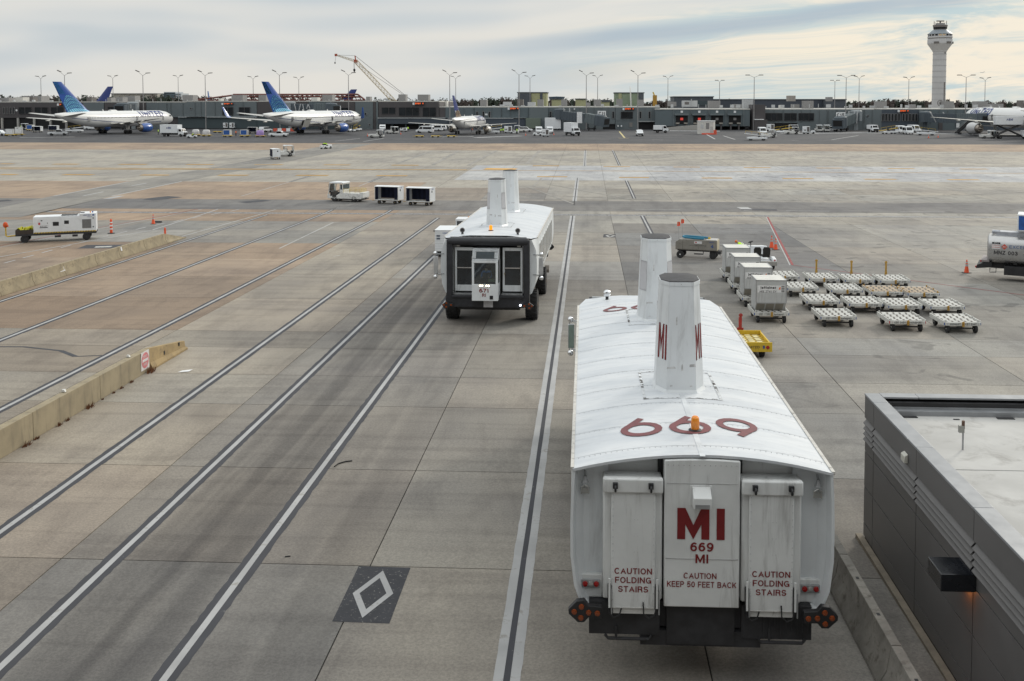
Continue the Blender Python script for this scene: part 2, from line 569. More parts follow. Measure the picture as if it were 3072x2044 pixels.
def thing(name, label, cat, loc=(0, 0, 0), rz=0.0, group=None, kind=None, tilt=0.0):
  o = bpy.data.objects.new(name, None)
  COL.objects.link(o)
  o.empty_display_size = 0.3
  o.location = loc
  o.rotation_euler = (tilt, 0, rz)
  return tag(o, label, cat, group, kind)

def kids(o):
  return [c for c in o.children]

def dup(root, loc, rz=0.0, label=None, group=None, scale=None):
  """copy a thing with its parts and sub-parts"""
  def cp(o, par):
    c = o.copy()
    COL.objects.link(c)
    c.parent = par
    for ch in kids(o):
      cp(ch, c)
    return c
  r = cp(root, None)
  r.location = loc
  r.rotation_euler = (root.rotation_euler[0], root.rotation_euler[1], rz)
  if label:
    r['label'] = label
  if group:
    r['group'] = group
  if scale:
    r.scale = scale
  return r
# ------------------------------------------------------------------ people: one continuous skinned body per pose
POSES = {}

def pose_mesh(name, J):
  """J: joint -> (x, y, z, rx, ry). Facing +Y."""
  bones = [('pelvis', 'spine', 'shirt'), ('spine', 'chest', 'shirt'), ('chest', 'neck', 'shirt'), ('neck', 'head', 'skin'), ('head', 'crown', 'skin')]
  for s in 'lr':
    bones += [('chest', 'sho' + s, 'shirt'), ('sho' + s, 'elb' + s, 'shirt'), ('elb' + s, 'wri' + s, 'shirt'), ('wri' + s, 'han' + s, 'skin'),
         ('pelvis', 'hip' + s, 'pants'), ('hip' + s, 'kne' + s, 'pants'), ('kne' + s, 'ank' + s, 'pants'), ('ank' + s, 'toe' + s, 'shoe')]
  names = list(J)
  me = bpy.data.meshes.new('pose')
  me.from_pydata([J[n][:3] for n in names], [(names.index(a), names.index(b)) for a, b, _ in bones], [])
  ob = bpy.data.objects.new('pose', me)
  COL.objects.link(ob)
  ob.modifiers.new('skin', 'SKIN')
  if not me.skin_vertices:
    bm = bmesh.new()
    bm.from_mesh(me)
    bm.verts.layers.skin.verify()
    bm.to_mesh(me)
    bm.free()
  for i, n in enumerate(names):
    sv_ = me.skin_vertices[0].data[i]
    sv_.radius = J[n][3:5]
    sv_.use_root = (n == 'pelvis')
  ss = ob.modifiers.new('sub', 'SUBSURF')
  ss.levels = 1
  ss.render_levels = 1
  dg = bpy.context.evaluated_depsgraph_get()
  res = bpy.data.meshes.new_from_object(ob.evaluated_get(dg))
  kinds = ['shirt', 'skin', 'pants', 'shoe']
  for p in res.polygons:
    c = Vector(p.center)
    best = None
    for a, b, k in bones:
      A, Bv = Vector(J[a][:3]), Vector(J[b][:3])
      d = Bv - A
      t = max(0, min(1, (c - A).dot(d) / d.length_squared))
      q = (c - (A + d * t)).length - 0.5 * (J[a][3] * (1 - t) + J[b][3] * t)
      if best is None or q < best[0]:
        best = (q, k)
    p.material_index = kinds.index(best[1])
    p.use_smooth = True
  bpy.data.objects.remove(ob)
  POSES[name] = (res, J)

def sym(d):
  J = {}
  for k, v in d.items():
    if k[-1] == '*':
      J[k[:-1] + 'l'] = (-v[0],) + v[1:]
      J[k[:-1] + 'r'] = v
    else:
      J[k] = v
  return J

STAND = sym({'pelvis': (0, 0, .96, .16, .12), 'spine': (0, .01, 1.15, .15, .11), 'chest': (0, 0, 1.34, .18, .125), 'neck': (0, 0, 1.50, .06, .06), 'head': (0, .02, 1.60, .085, .095), 'crown': (0, .02, 1.69, .07, .08),
      'sho*': (.19, 0, 1.42, .08, .08), 'elb*': (.25, -.02, 1.16, .055, .055), 'wri*': (.26, .06, .93, .038, .038), 'han*': (.25, .09, .84, .045, .03),
      'hip*': (.09, 0, .90, .105, .105), 'kne*': (.11, .02, .50, .07, .07), 'ank*': (.12, -.01, .10, .05, .05), 'toe*': (.13, .13, .045, .05, .04)})
SIT = sym({'pelvis': (0, 0, .50, .17, .13), 'spine': (0, .02, .68, .15, .11), 'chest': (0, .05, .88, .18, .125), 'neck': (0, .06, 1.04, .06, .06), 'head': (0, .09, 1.14, .085, .095), 'crown': (0, .09, 1.23, .07, .08),
     'sho*': (.19, .05, .96, .08, .08), 'elb*': (.25, .14, .72, .055, .055), 'wri*': (.17, .36, .74, .038, .038), 'han*': (.14, .43, .77, .045, .03),
     'hip*': (.10, .03, .48, .105, .105), 'kne*': (.13, .42, .50, .075, .075), 'ank*': (.13, .46, .12, .05, .05), 'toe*': (.14, .60, .06, .05, .04)})
BEND = sym({'pelvis': (0, 0, .82, .16, .13), 'spine': (0, .16, .95, .15, .12), 'chest': (0, .34, 1.05, .18, .13), 'neck': (0, .48, 1.12, .06, .06), 'head': (0, .57, 1.16, .085, .095), 'crown': (0, .64, 1.20, .07, .08),
      'sho*': (.19, .40, 1.03, .08, .08), 'elb*': (.23, .45, .78, .055, .055), 'wri*': (.18, .58, .60, .038, .038), 'han*': (.16, .63, .53, .045, .03),
      'hip*': (.10, -.02, .76, .11, .11), 'kne*': (.13, .14, .44, .075, .075), 'ank*': (.13, -.04, .10, .05, .05), 'toe*': (.14, .10, .045, .05, .04)})
import bmesh
for _n, _j in (('stand', STAND), ('sit', SIT), ('bend', BEND)):
  pose_mesh(_n, _j)
HAIR = mat('dark_hair', (0.03, 0.022, 0.018), 0.8)
GREYBEARD = mat('grey_beard', (0.45, 0.43, 0.40), 0.9)
BOOT = mat('black_boots', (0.015, 0.015, 0.015), 0.7)

def person(label, pose, loc, rz, shirt=HIVIS, pants=PANTS, cap=HAIR, vest=True, beard=False, group=None, scale=1.0):
  me0, J = POSES[pose]
  me = me0.copy()
  me.name = 'body'
  for q in (shirt, SKIN, pants, BOOT):
    me.materials.append(q)
  t = thing('person', label, 'person', loc, rz, group)
  t.scale = (scale,) * 3
  o = bpy.data.objects.new('body', me)
  COL.objects.link(o)
  o.parent = t
  hd, cr = Vector(J['head'][:3]), Vector(J['crown'][:3])
  up = (cr - hd).normalized()
  q = up.to_track_quat('Z', 'Y').to_matrix().to_4x4()
  b = MB()
  b.lathe([(.098, -.01), (.100, .03), (.085, .08), (.045, .105), (.005, .11)], 12, 0, M=Matrix.Translation(hd + up * 0.03) @ q)
  b.build('hair' if cap is HAIR else 'cap', cap, t)
  f = MB()
  Mh = Matrix.Translation(hd)
  f.cbox((0, .10, .0), (.028, .04, .05), 0, Mh)
  f.build('nose', SKIN, t)
  e = MB()
  for sx in (-1, 1):
    e.cbox((sx * .035, .088, .035), (.026, .012, .014), 0, Mh)
  e.cbox((0, .094, -.045), (.05, .01, .012), 0, Mh)
  e.build('face', BOOT, t)
  if beard:
    b = MB()
    b.ball((0, .055, -.07), .062, 10, 0)
    b.M = None
    b.v = [tuple(Mh @ Vector(p)) for p in b.v]
    b.build('beard', GREYBEARD, t)
  if vest:
    c0, c1 = Vector(J['spine'][:3]), Vector(J['chest'][:3])
    ax = (c1 - c0)
    qm = ax.normalized().to_track_quat('Z', 'Y').to_matrix().to_4x4()
    b = MB()
    for k in (0.1, 0.6):
      b.lathe([(.172, k * ax.length - .02), (.174, k * ax.length + .02)], 14, 0, M=Matrix.Translation(c0) @ qm @ Matrix.Diagonal((1.0, .74, 1, 1)), cap=False)
    b.build('reflective_band', REFL, t)
  return t
# ------------------------------------------------------------------ ground
def concrete_mat(name, base, tint_from_object=True, joints=False):
  m = bpy.data.materials.new(name)
  m.use_nodes = True
  t = NT(m.node_tree)
  b = t.n['Principled BSDF']
  pos = t.node('ShaderNodeNewGeometry').outputs['Position']
  sp = t.node('ShaderNodeSeparateXYZ', ins={0: pos})
  x, y = sp.outputs[0], sp.outputs[1]
  if tint_from_object:
    col = t.node('ShaderNodeObjectInfo').outputs['Color']
  else:
    col = base
  big = t.noise(pos, 0.09, 3.0, 0.6, 0.4)
  mid = t.noise(t.vm('MULTIPLY', pos, (0.9, 0.25, 1.0)), 1.0, 3.0, 0.65, 0.3)
  cross = t.noise(t.vm('MULTIPLY', pos, (0.12, 1.6, 1.0)), 1.0, 3.0, 0.6, 0.3)
  fine = t.noise(pos, 16.0, 2.0, 0.75)
  grit = t.noise(pos, 60.0, 1.0, 0.8)
  c = t.mix(t.ramp(big, 0.30, 0.70), t.mix(1.0, col, (0.80, 0.80, 0.82), 'MULTIPLY'), t.mix(1.0, col, (1.14, 1.12, 1.08), 'MULTIPLY'))
  c = t.mix(t.m('MULTIPLY', t.ramp(mid, 0.43, 0.70), 0.45), c, t.mix(1.0, c, (0.62, 0.61, 0.62), 'MULTIPLY'))
  c = t.mix(t.m('MULTIPLY', t.ramp(cross, 0.46, 0.68), 0.45), c, t.mix(1.0, c, (0.66, 0.65, 0.66), 'MULTIPLY'))
  # long tyre streaks in the wheel tracks of the lounge lanes
  trk = t.noise(t.vm('MULTIPLY', pos, (1.5, 0.035, 1.0)), 1.0, 2.0, 0.6, 0.2)
  lane = None
  for cx, wd, k in ((-9.5, 1.9, 0.88), (-6.3, 1.1, 0.35), (-13.2, 0.8, 0.25), (0.4, 1.2, 0.25)):
    g = t.m('MULTIPLY', t.ramp(t.m('ABSOLUTE', t.m('SUBTRACT', x, cx)), wd * 0.3, wd * 1.2, 1.0, 0.0), k)
    lane = g if lane is None else t.m('MAXIMUM', lane, g)
  streak = t.m('MULTIPLY', lane, t.ramp(trk, 0.32, 0.62, 0.25, 1.0))
  streak = t.m('MULTIPLY', streak, t.ramp(y, 95, 140, 1.0, 0.0))
  c = t.mix(streak, c, t.mix(1.0, c, (0.50, 0.50, 0.52), 'MULTIPLY'))
  # oil spots on the stand to the right
  sp2 = t.noise(t.vm('MULTIPLY', pos, (0.55, 0.75, 1.0)), 1.0, 2.0, 0.5, 0.6)
  spots = t.m('MULTIPLY', t.ramp(sp2, 0.61, 0.68), t.m('MULTIPLY', t.ramp(x, 6.0, 10.0), 0.5))
  c = t.mix(spots, c, (0.09, 0.088, 0.085))
  c = t.mix(t.ramp(fine, 0.30, 0.70, 0.50, 0.0), c, t.mix(1.0, c, (0.50, 0.50, 0.52), 'MULTIPLY'))
  c = t.mix(t.ramp(grit, 0.45, 0.75, 0.0, 0.34), c, t.mix(1.0, c, (1.5, 1.48, 1.42), 'MULTIPLY'))
  if joints:
    br = t.node('ShaderNodeTexBrick', ins={'Vector': t.vm('ADD', pos, (5.08, 0.0, 0.0)), 'Scale': 1.0, 'Mortar Size': 0.035, 'Brick Width': 7.45, 'Row Height': 7.45})
    br.offset = 0.0
    c = t.mix(t.m('MULTIPLY', br.outputs['Fac'], 0.55), c, (0.06, 0.058, 0.055))
  t.set(b.inputs['Base Color'], c)
  b.inputs['Roughness'].default_value = 0.85
  b.inputs['Specular IOR Level'].default_value = 0.3
  return m

SLAB = concrete_mat('slab_concrete', None)
FIELD = concrete_mat('apron_concrete', (0.385, 0.362, 0.318), False, True)
JOINT = mat('joint_filler', (0.05, 0.047, 0.043), 0.9, var=0.2)
ASPH = concrete_mat('asphalt', (0.085, 0.086, 0.092), False)
BROWN = concrete_mat('brown_concrete', (0.37, 0.285, 0.212), False, True)
PALE = concrete_mat('new_concrete', (0.46, 0.468, 0.475), False, True)
ROADC = concrete_mat('road_concrete', (0.20, 0.195, 0.19), False)
TRENCH = mat('drain_grating', (0.20, 0.20, 0.205), 0.7, var=0.6, scale=6)

def worn_paint(name, color, wear=0.5, scale=3.0, under=(0.3, 0.29, 0.27)):
  m = bpy.data.materials.new(name)
  m.use_nodes = True
  t = NT(m.node_tree)
  b = t.n['Principled BSDF']
  pos = t.node('ShaderNodeNewGeometry').outputs['Position']
  n = t.noise(pos, scale, 7.0, 0.72, 0.3)
  n2 = t.noise(pos, scale * 0.25, 3.0, 0.6)
  edge = 0.72 - 0.22 * wear
  w = t.m('MULTIPLY', t.ramp(n, edge, edge + 0.07), t.ramp(n2, 0.35, 0.6))
  c = t.mix(t.ramp(n2, 0.3, 0.7), tuple(k * 0.88 for k in color), tuple(min(1, k * 1.1) for k in color))
  c = t.mix(w, c, under)
  t.set(b.inputs['Base Color'], c)
  b.inputs['Roughness'].default_value = 0.8
  MATS[name] = m
  return m

P_WHITE = worn_paint('white_road_paint', (0.38, 0.38, 0.38), 0.7)
P_WHITE_F = worn_paint('faded_white_road_paint', (0.42, 0.42, 0.41), 0.9, 1.2)
P_BLACK = worn_paint('black_road_paint', (0.046, 0.047, 0.055), 0.3, 4.0)
P_BLACK_W = worn_paint('worn_black_road_paint', (0.035, 0.036, 0.042), 0.62, 13.0, (0.30, 0.285, 0.26))
P_SKID = worn_paint('faint_tyre_rubber', (0.235, 0.225, 0.21), 1.3, 0.8, (0.31, 0.29, 0.26))
P_RED = worn_paint('red_road_paint', (0.26, 0.05, 0.05), 0.5)
P_YEL = worn_paint('yellow_road_paint', (0.42, 0.235, 0.05), 0.2)

def sheet(name, x0, x1, ys, material, dz=0.0, parent=None, kind='structure'):
  b = MB()
  v = []
  for y in ys:
    v += [(x0, y, gz(y) + dz), (x1, y, gz(y) + dz)]
  b.add(v, [(2 * i, 2 * i + 1, 2 * i + 3, 2 * i + 2) for i in range(len(ys) - 1)])
  o = b.build(name, material, parent, 0)
  if parent is None:
    tag(o, kind=kind)
  return o

SLAB_END = 128.0
gb = MB()
ys = [-60, 0, Y_DRAIN, SLAB_END, SLAB_END + 0.02, 200, 300, 385, 1200, 9000]
gv = []
for y in ys:
  d = -0.03 if y <= SLAB_END else -0.004
  ext = 9000 if y > 1000 else 2500
  gv += [(-ext, y, gz(y) + d), (ext, y, gz(y) + d)]
gb.add(gv, [(2 * i, 2 * i + 1, 2 * i + 3, 2 * i + 2) for i in range(len(ys) - 1)])
gb.mi = [1 if ys[i] < SLAB_END else 0 for i in range(len(ys) - 1)]
ground = gb.build('ground', [FIELD, JOINT], None, 0)
tag(ground, kind='structure')

# --- concrete slabs, each with its own tint
row_v = [1703, 1413, 1222, 1132, 1050, 1000, 901, 836, 781, 733, 695, 667]
rows = [10.4, 16.7] + [G(1300, v).y for v in row_v] + [Y_DRAIN - 0.55]
rows2 = [Y_DRAIN + 0.55, 107.0, 114.2, 121.2, SLAB_END]
X0, DX = -5.08, 7.45

def slab_tint(i, r, y):
  """i: column left of joint X0 + i*DX"""
  rnd = random.Random(i * 131 + r * 17)
  k = 1 + rnd.uniform(-0.13, 0.12)
  xc = X0 + (i + 0.5) * DX
  base = (0.345, 0.322, 0.285)
  if xc < -20:
    if y > 46 and not (79 < y < 94):
      base = (0.365, 0.283, 0.212)
    elif y > 46:
      base = (0.325, 0.315, 0.29)
    else:
      base = (0.36, 0.325, 0.275)
  elif xc < -12.4:
    base = (0.385, 0.352, 0.30) if y > 30 else (0.365, 0.322, 0.27)
    if y > 86:
      base = (0.31, 0.275, 0.235)
  elif xc < -5:
    base = (0.318, 0.300, 0.272)
  elif xc < 2.3:
    base = (0.345, 0.328, 0.295)
  elif xc < 24 and 63 < y < 92:
    base = (0.235, 0.232, 0.225) if xc < 17 else (0.34, 0.325, 0.295)
  elif y > 92:
    base = (0.36, 0.345, 0.31)
  else:
    base = (0.335, 0.325, 0.30)
  k2 = 1 + rnd.uniform(-0.03, 0.03)
  k *= 0.85 if y < 60 else 0.92  # near slabs coloured darker to stand in for the building's shade
  return (base[0] * k * k2 * 1.0, base[1] * k * 0.99, base[2] * k / k2 * 0.985, 1)

slab_n = 0
apron = thing('apron', 'grey concrete apron of large slabs with painted lane lines', None, kind='structure')

def slab(x0, x1, y0, y1, tint):
  gap = 0.015
  b = MB()
  za, zb = gz(y0), gz(y1)
  x0 += gap; x1 -= gap; y0 += gap; y1 -= gap
  v = [(x0, y0, za - 0.2), (x1, y0, za - 0.2), (x1, y1, zb - 0.2), (x0, y1, zb - 0.2), (x0, y0, za), (x1, y0, za), (x1, y1, zb), (x0, y1, zb)]
  b.add(v, [(4, 5, 6, 7), (0, 1, 5, 4), (1, 2, 6, 5), (2, 3, 7, 6), (3, 0, 4, 7)])
  o = b.build('slab', SLAB, apron, 0)
  o.color = tint

def in_view(x, y, pad=9.0):
  """roughly whether a slab at (x, y) can show"""
  u0 = AT(-60, 600, y).x - pad
  u1 = AT(3132, 600, y).x + pad
  return u0 < x < u1

for r, (ya, yb) in enumerate(list(zip(rows[:-1], rows[1:])) + list(zip(rows2[:-1], rows2[1:]))):
  for i in range(-12, 14):
    xa, xb = X0 + i * DX, X0 + (i + 1) * DX
    if in_view((xa + xb) / 2, yb, 6.0 if ya < 60 else 3.8):
      slab(xa, xb, ya, yb, slab_tint(i, r, (ya + yb) / 2))
      slab_n += 1
    else:
      pass
# one plain apron sheet left and right of the slabs that the lens sees
bb = MB()
for r, (ya, yb) in enumerate(list(zip(rows[:-1], rows[1:])) + list(zip(rows2[:-1], rows2[1:]))):
  cols = [i for i in range(-12, 14) if in_view(X0 + (i + 0.5) * DX, yb, 6.0 if ya < 60 else 3.8)]
  for xa, xb in ((-400, X0 + cols[0] * DX), (X0 + (cols[-1] + 1) * DX, 400)):
    bb.add([(xa, ya, gz(ya)), (xb, ya, gz(ya)), (xb, yb, gz(yb)), (xa, yb, gz(yb))], [(0, 1, 2, 3)])
bb.build('surrounding_concrete', FIELD, apron, 0)
# drain between the two falls of the apron
db = MB()
db.box(-120, 120, Y_DRAIN - 0.5, Y_DRAIN + 0.5, gz(Y_DRAIN) - 0.1, gz(Y_DRAIN) + 0.006)
drain = db.build('drain', TRENCH, apron, 0)
db = MB()
for k in range(-60, 60):
  db.box(k * 2.0, k * 2.0 + 0.05, Y_DRAIN - 0.5, Y_DRAIN + 0.5, gz(Y_DRAIN), gz(Y_DRAIN) + 0.012)
db.build('drain_bar', mat('drain_dark', (0.12, 0.12, 0.12), 0.8), drain, 0)

# --- far bands laid over the field
def band(name, v0, v1, material, u0=None, u1=None, dz=0.006, x0=-1600, x1=1600):
  ya, yb = G(1536, v0).y, G(1536, v1).y
  if u0 is not None:
    x0 = G(u0, (v0 + v1) / 2).x
  if u1 is not None:
    x1 = G(u1, (v0 + v1) / 2).x
  pts = sorted({min(ya, yb), max(ya, yb)} | {q for q in (Y_DRAIN, 385) if min(ya, yb) < q < max(ya, yb)})
  return sheet(name, x0, x1, pts, material, dz)

band('asphalt_apron', 431, 366, ASPH)
band('brown_apron', 452, 431.3, BROWN)
band('taxiway', 541, 497, PALE, u0=1395)
band('service_road', 633, 603, ROADC, dz=0.008)
bl = band('brown_apron', 602, 549, BROWN, u1=1230, dz=0.005)
bl.name = 'brown_apron_left'

# oblique vehicle road crossing the apron on the left
rb_ = MB()
Lp = [G(u, v) for u, v in ((-120, 652), (140, 592), (385, 546), (700, 492), (930, 446), (1010, 431.6))]
Rp = [G(u, v) for u, v in ((60, 652), (325, 592), (548, 545), (860, 486), (1040, 449), (1120, 431.6))]
vv = []
for a_, c_ in zip(Lp, Rp):
  vv += [(a_.x, a_.y, gz(a_.y) + 0.010), (c_.x, c_.y, gz(c_.y) + 0.010)]
rb_.add(vv, [(2 * i, 2 * i + 1, 2 * i + 3, 2 * i + 2) for i in range(5)])
tag(rb_.build('crossing_road', concrete_mat('crossing_concrete', (0.27, 0.26, 0.24), False), None, 0), kind='structure')
# --- lane lines
def strip(b, x0, x1, y0, y1, dz, m=0, seg=None, ragged=0.0):
  cut = [y0]
  n = max(1, int((y1 - y0) / (seg or 400)))
  cut = sorted({y0 + (y1 - y0) * k / n for k in range(n + 1)} | ({Y_DRAIN} if y0 < Y_DRAIN < y1 else set()))
  v = []
  for y in cut:
    a, c = (random.uniform(-ragged, ragged), random.uniform(-ragged, ragged)) if ragged else (0, 0)
    v += [(x0 + a, y, gz(y) + dz), (x1 + c, y, gz(y) + dz)]
  b.add(v, [(2 * i, 2 * i + 1, 2 * i + 3, 2 * i + 2) for i in range(len(cut) - 1)], m)

def lane(x, spans, style='white_core', w=0.15, bw=0.34):
  bk, wh = MB(), MB()
  for y0, y1 in spans:
    if style == 'white_core':
      strip(bk, x - 0.24, x + 0.24, y0, y1, 0.004, 0, 0.22, 0.017)
      strip(wh, x - w / 2, x + w / 2, y0, y1, 0.008, 0, 1.5, 0.006)
    else:
      strip(bk, x - 0.062, x + 0.062, y0, y1, 0.008, 0, 1.5, 0.005)
      strip(wh, x - 0.26, x + 0.26, y0, y1, 0.004, 0, 0.3, 0.009)
  wh.build('lane_line', P_WHITE, apron, 0)
  bk.build('lane_line_border', P_BLACK, apron, 0)

def lx(u, v):
  """lateral position of a lane line from one of its pixels"""
  return G(u, v).x

lane(lx(1519.7, 2044), [(12, G(1718, 648).y), (G(1688, 616).y, G(1690, 534).y)], 'black_core')
lane(G(1754, 499).x, [(G(1754, 499).y, G(1755, 450).y)], 'black_core')
lane(lx(488.8, 2044), [(12, 98)])
lane(lx(0, 2003), [(12, 98)])
lane(lx(777, 1040), [(22, 96), (G(1185, 525).y - 9, G(1185, 525).y)])
lane(lx(500, 975.7), [(26, 104)])
lane(lx(500, 826), [(34, 106)])
lane(lx(0, 905), [(52, 98)])
lane(lx(1930, 655), [(G(1925, 648).y - 22, G(1925, 648).y), (G(1898, 596).y, G(1875, 534).y), (G(1855, 497).y, G(1836, 450).y)])
lane(G(720, 590).x, [(G(926, 590).y, G(1105, 528).y)])
lane(G(1050, 570).x, [(G(1000, 592).y + 14, G(1222, 528).y)])
# oblique white lines on the left-hand road
def oblique(name, p, q, w, material, dz=0.006, parent=None):
  a, c = G(*p), G(*q)
  d = (c - a).normalized()
  n = Vector((-d.y, d.x, 0)) * (w / 2)
  b = MB()
  k = 6
  v = []
  for i in range(k + 1):
    s = a + (c - a) * (i / k)
    z = gz(s.y) + dz
    v += [(s.x - n.x, s.y - n.y, z), (s.x + n.x, s.y + n.y, z)]
  b.add(v, [(2 * i, 2 * i + 1, 2 * i + 3, 2 * i + 2) for i in range(k)])
  return b.build(name, material, parent or apron, 0)

oblique('edge_line', (-40, 778), (452, 692), 0.16, P_WHITE)
oblique('edge_line', (458, 690), (695, 613), 0.16, P_WHITE)
oblique('edge_line', (60, 850), (330, 755), 0.14, P_WHITE_F)
oblique('red_edge_line', (-40, 745), (667, 612), 0.10, P_RED)
oblique('edge_line', (-40, 750), (672, 613.5), 0.12, P_WHITE)
for k in range(14):                                     # dashes down the middle of that road
  f = k / 13
  u, v = 12 + f * 735, 790 - f * 165 - 12 * sin(pi * f)
  oblique('lane_dash', (u, v), (u + 34 - 8 * f, v - 9 + 2.6 * f), 0.15, P_WHITE)
oblique('edge_line', (545, 710), (860, 618), 0.14, P_WHITE_F)
oblique('edge_line', (160, 589), (385, 546), 0.3, P_WHITE, 0.014)
oblique('edge_line', (335, 589), (545, 545), 0.3, P_WHITE, 0.014)
oblique('lane_dash', (250, 588), (310, 576), 0.3, P_WHITE, 0.014)
oblique('lane_dash', (395, 558), (440, 550), 0.3, P_WHITE, 0.014)
oblique('stop_line', (308, 599), (365, 588), 0.9, P_WHITE)
oblique('stop_line', (783, 611), (826, 600), 0.9, P_WHITE)
oblique('stop_line', (15, 607), (80, 596), 0.7, P_WHITE)
for q in (((430, 600), (520, 590)), ((715, 607), (790, 600))):
  oblique('painted_panel', q[0], q[1], 3.4, P_BLACK, 0.009)
oblique('painted_panel', (-60, 606), (25, 600), 3.4, P_BLACK, 0.009)
oblique('painted_panel', (2222, 627), (2330, 629), 2.6, P_BLACK, 0.010)
oblique('stop_line', (2226, 622), (2248, 632), 1.2, P_WHITE, 0.013)
oblique('painted_panel', (245, 741), (368, 740), 1.9, P_BLACK, 0.009)
oblique('painted_panel', (285, 742), (335, 740.5), 0.7, P_WHITE_F, 0.013)
oblique('edge_line', (870, 615), (1165, 619), 0.16, P_WHITE)
oblique('edge_line', (1905, 629), (2040, 630), 0.16, P_WHITE_F, 0.014)
oblique('edge_line', (1905, 642), (3100, 655), 0.22, P_WHITE_F, 0.014)
oblique('lane_dash', (2358, 633), (2488, 634.5), 0.18, P_WHITE, 0.014)
oblique('lane_dash', (2700, 636), (2833, 637), 0.18, P_WHITE, 0.014)
oblique('edge_line', (1000, 770), (1020, 767), 0.1, P_WHITE_F)
oblique('edge_line', (838, 746), (1000, 668), 0.12, P_WHITE_F)
oblique('red_edge_line', (2303, 652), (2378, 796), 0.16, P_RED, 0.010)
oblique('edge_line', (2299, 652), (2370, 796), 0.08, P_WHITE_F, 0.006)
oblique('red_edge_line', (2378, 796), (3120, 892), 0.10, P_RED, 0.008)
for (u0, u1, v0) in ((160, 236, 492.8), (358, 440, 493.5), (560, 640, 494), (765, 848, 494.3), (971, 1050, 495), (1175, 1256, 496), (1598, 1678, 498), (1810, 1890, 500), (2020, 2100, 501.5), (2231, 2312, 503), (2448, 2528, 504.5), (2663, 2743, 506), (2880, 2962, 507.5), (0, 40, 492),
          (190, 280, 524.5), (424, 510, 525.5), (655, 745, 526), (889, 985, 526.5), (1129, 1222, 527.5), (1611, 1702, 530.5), (1857, 1947, 532.5), (2105, 2196, 534.5), (2347, 2440, 536), (2592, 2688, 538), (2842, 2938, 539.5), (0, 52, 524)):
  oblique('taxi_dash', (u0, v0), (u1, v0 + (u1 - u0) * 0.0042), 1.6, P_YEL, 0.012)
oblique('taxi_line', (-60, 502.5), (3130, 521), 0.6, P_YEL, 0.014)
oblique('taxi_line', (-60, 507), (1400, 510), 1.0, P_YEL, 0.016)
oblique('taxi_panel', (1455, 507), (1549, 508), 3.4, mat('taxi_yellow', (0.62, 0.32, 0.02), 0.7), 0.018)
oblique('crack_sealer', (-10, 1041), (70, 1041), 0.16, P_BLACK)
oblique('crack_sealer', (70, 1041), (183, 1053), 0.16, P_BLACK)
oblique('crack_sealer', (183, 1053), (226, 1070), 0.22, P_BLACK)
oblique('crack_sealer', (226, 1070), (330, 1066), 0.12, P_BLACK)
oblique('stand_line', (1858, 395), (1874, 414), 0.5, mat('stand_yellow', (0.5, 0.42, 0.2), 0.8), 0.012)
oblique('stand_line', (1855, 415), (1886, 415.5), 0.9, MATS['stand_yellow'], 0.014)
for q in (((60, 413), (225, 411), 3.0), ((1290, 411), (1420, 410), 4.0), ((1420, 413), (1560, 408), 5.0), ((2010, 392), (2160, 393), 16.0), ((2270, 402), (2620, 398), 8.0), ((2600, 399), (3072, 404), 7.0)):
  oblique('pale_patch', q[0], q[1], q[2], PALE, 0.012)
for q in (((1005, 424), (1080, 416)), ((1090, 425), (1150, 416)), ((2495, 420), (2575, 407)), ((2170, 408), (2205, 419)), ((2120, 404), (2145, 418)), ((2375, 421), (2395, 421.5)), ((1955, 420), (1990, 420.5))):
  oblique('stand_line', q[0], q[1], 0.45, P_WHITE, 0.016)
# skid marks left by taxiing gear
for k, (u0, v0, u1, v1) in enumerate(((1190, 492, 1300, 452), (1297, 496, 1378, 452), (1405, 497, 1490, 452), (1580, 492, 1620, 452), (1510, 478, 1600, 486), (1560, 470, 1640, 488), (1600, 560, 1625, 535), (1640, 552, 1900, 600), (1580, 560, 1720, 612), (2480, 604, 2620, 604), (2620, 603, 3080, 575), (2480, 612, 3080, 607), (1700, 590, 1960, 600), (500, 497, 830, 462), (620, 510, 1010, 440))):
  oblique('skid_mark', (u0, v0), (u1, v1), 0.3 if k > 3 else 0.7, P_SKID, 0.016)

# --- painted diamond at the near stand
dia = MB()
cs = [G(1076, 1699), G(1231.5, 1704), G(1168, 1871.5), G(996.5, 1865)]
dia.add([(p.x, p.y, p.z + 0.004) for p in cs], [(0, 3, 2, 1)])
dm = dia.build('diamond_panel', P_BLACK_W, apron, 0)
dw = MB()
oc = [G(1149, 1713), G(1180, 1782), G(1087, 1855), G(1058, 1781)]
cen = sum(oc, Vector()) / 4
ic = [cen + (p - cen) * 0.66 for p in oc]
o4 = [(p.x, p.y, p.z + 0.008) for p in oc]
i4 = [(p.x, p.y, p.z + 0.008) for p in ic]
dw.add(o4 + i4, [(i, 4 + i, 4 + (i + 1) % 4, (i + 1) % 4) for i in range(4)])
dw.build('diamond_outline', P_WHITE, dm, 0)
# a second, faded diamond farther up the lane
dia = MB()
cs = [G(1811, 703), G(1848, 703), G(1845, 713), G(1809, 713)]
dia.add([(p.x, p.y, p.z + 0.004) for p in cs], [(0, 3, 2, 1)])
dm2 = dia.build('diamond_panel', P_BLACK_W, apron, 0)
dw = MB()
oc = [G(1831, 703.5), G(1847, 708), G(1829, 713), G(1816, 708)]
cen = sum(oc, Vector()) / 4
ic = [cen + (p - cen) * 0.55 for p in oc]
dw.add([(p.x, p.y, p.z + 0.008) for p in oc] + [(p.x, p.y, p.z + 0.008) for p in ic], [(i, 4 + i, 4 + (i + 1) % 4, (i + 1) % 4) for i in range(4)])
dw.build('diamond_outline', P_WHITE_F, dm2, 0)
# ------------------------------------------------------------------ mobile lounges (passenger transporters)
import bmesh

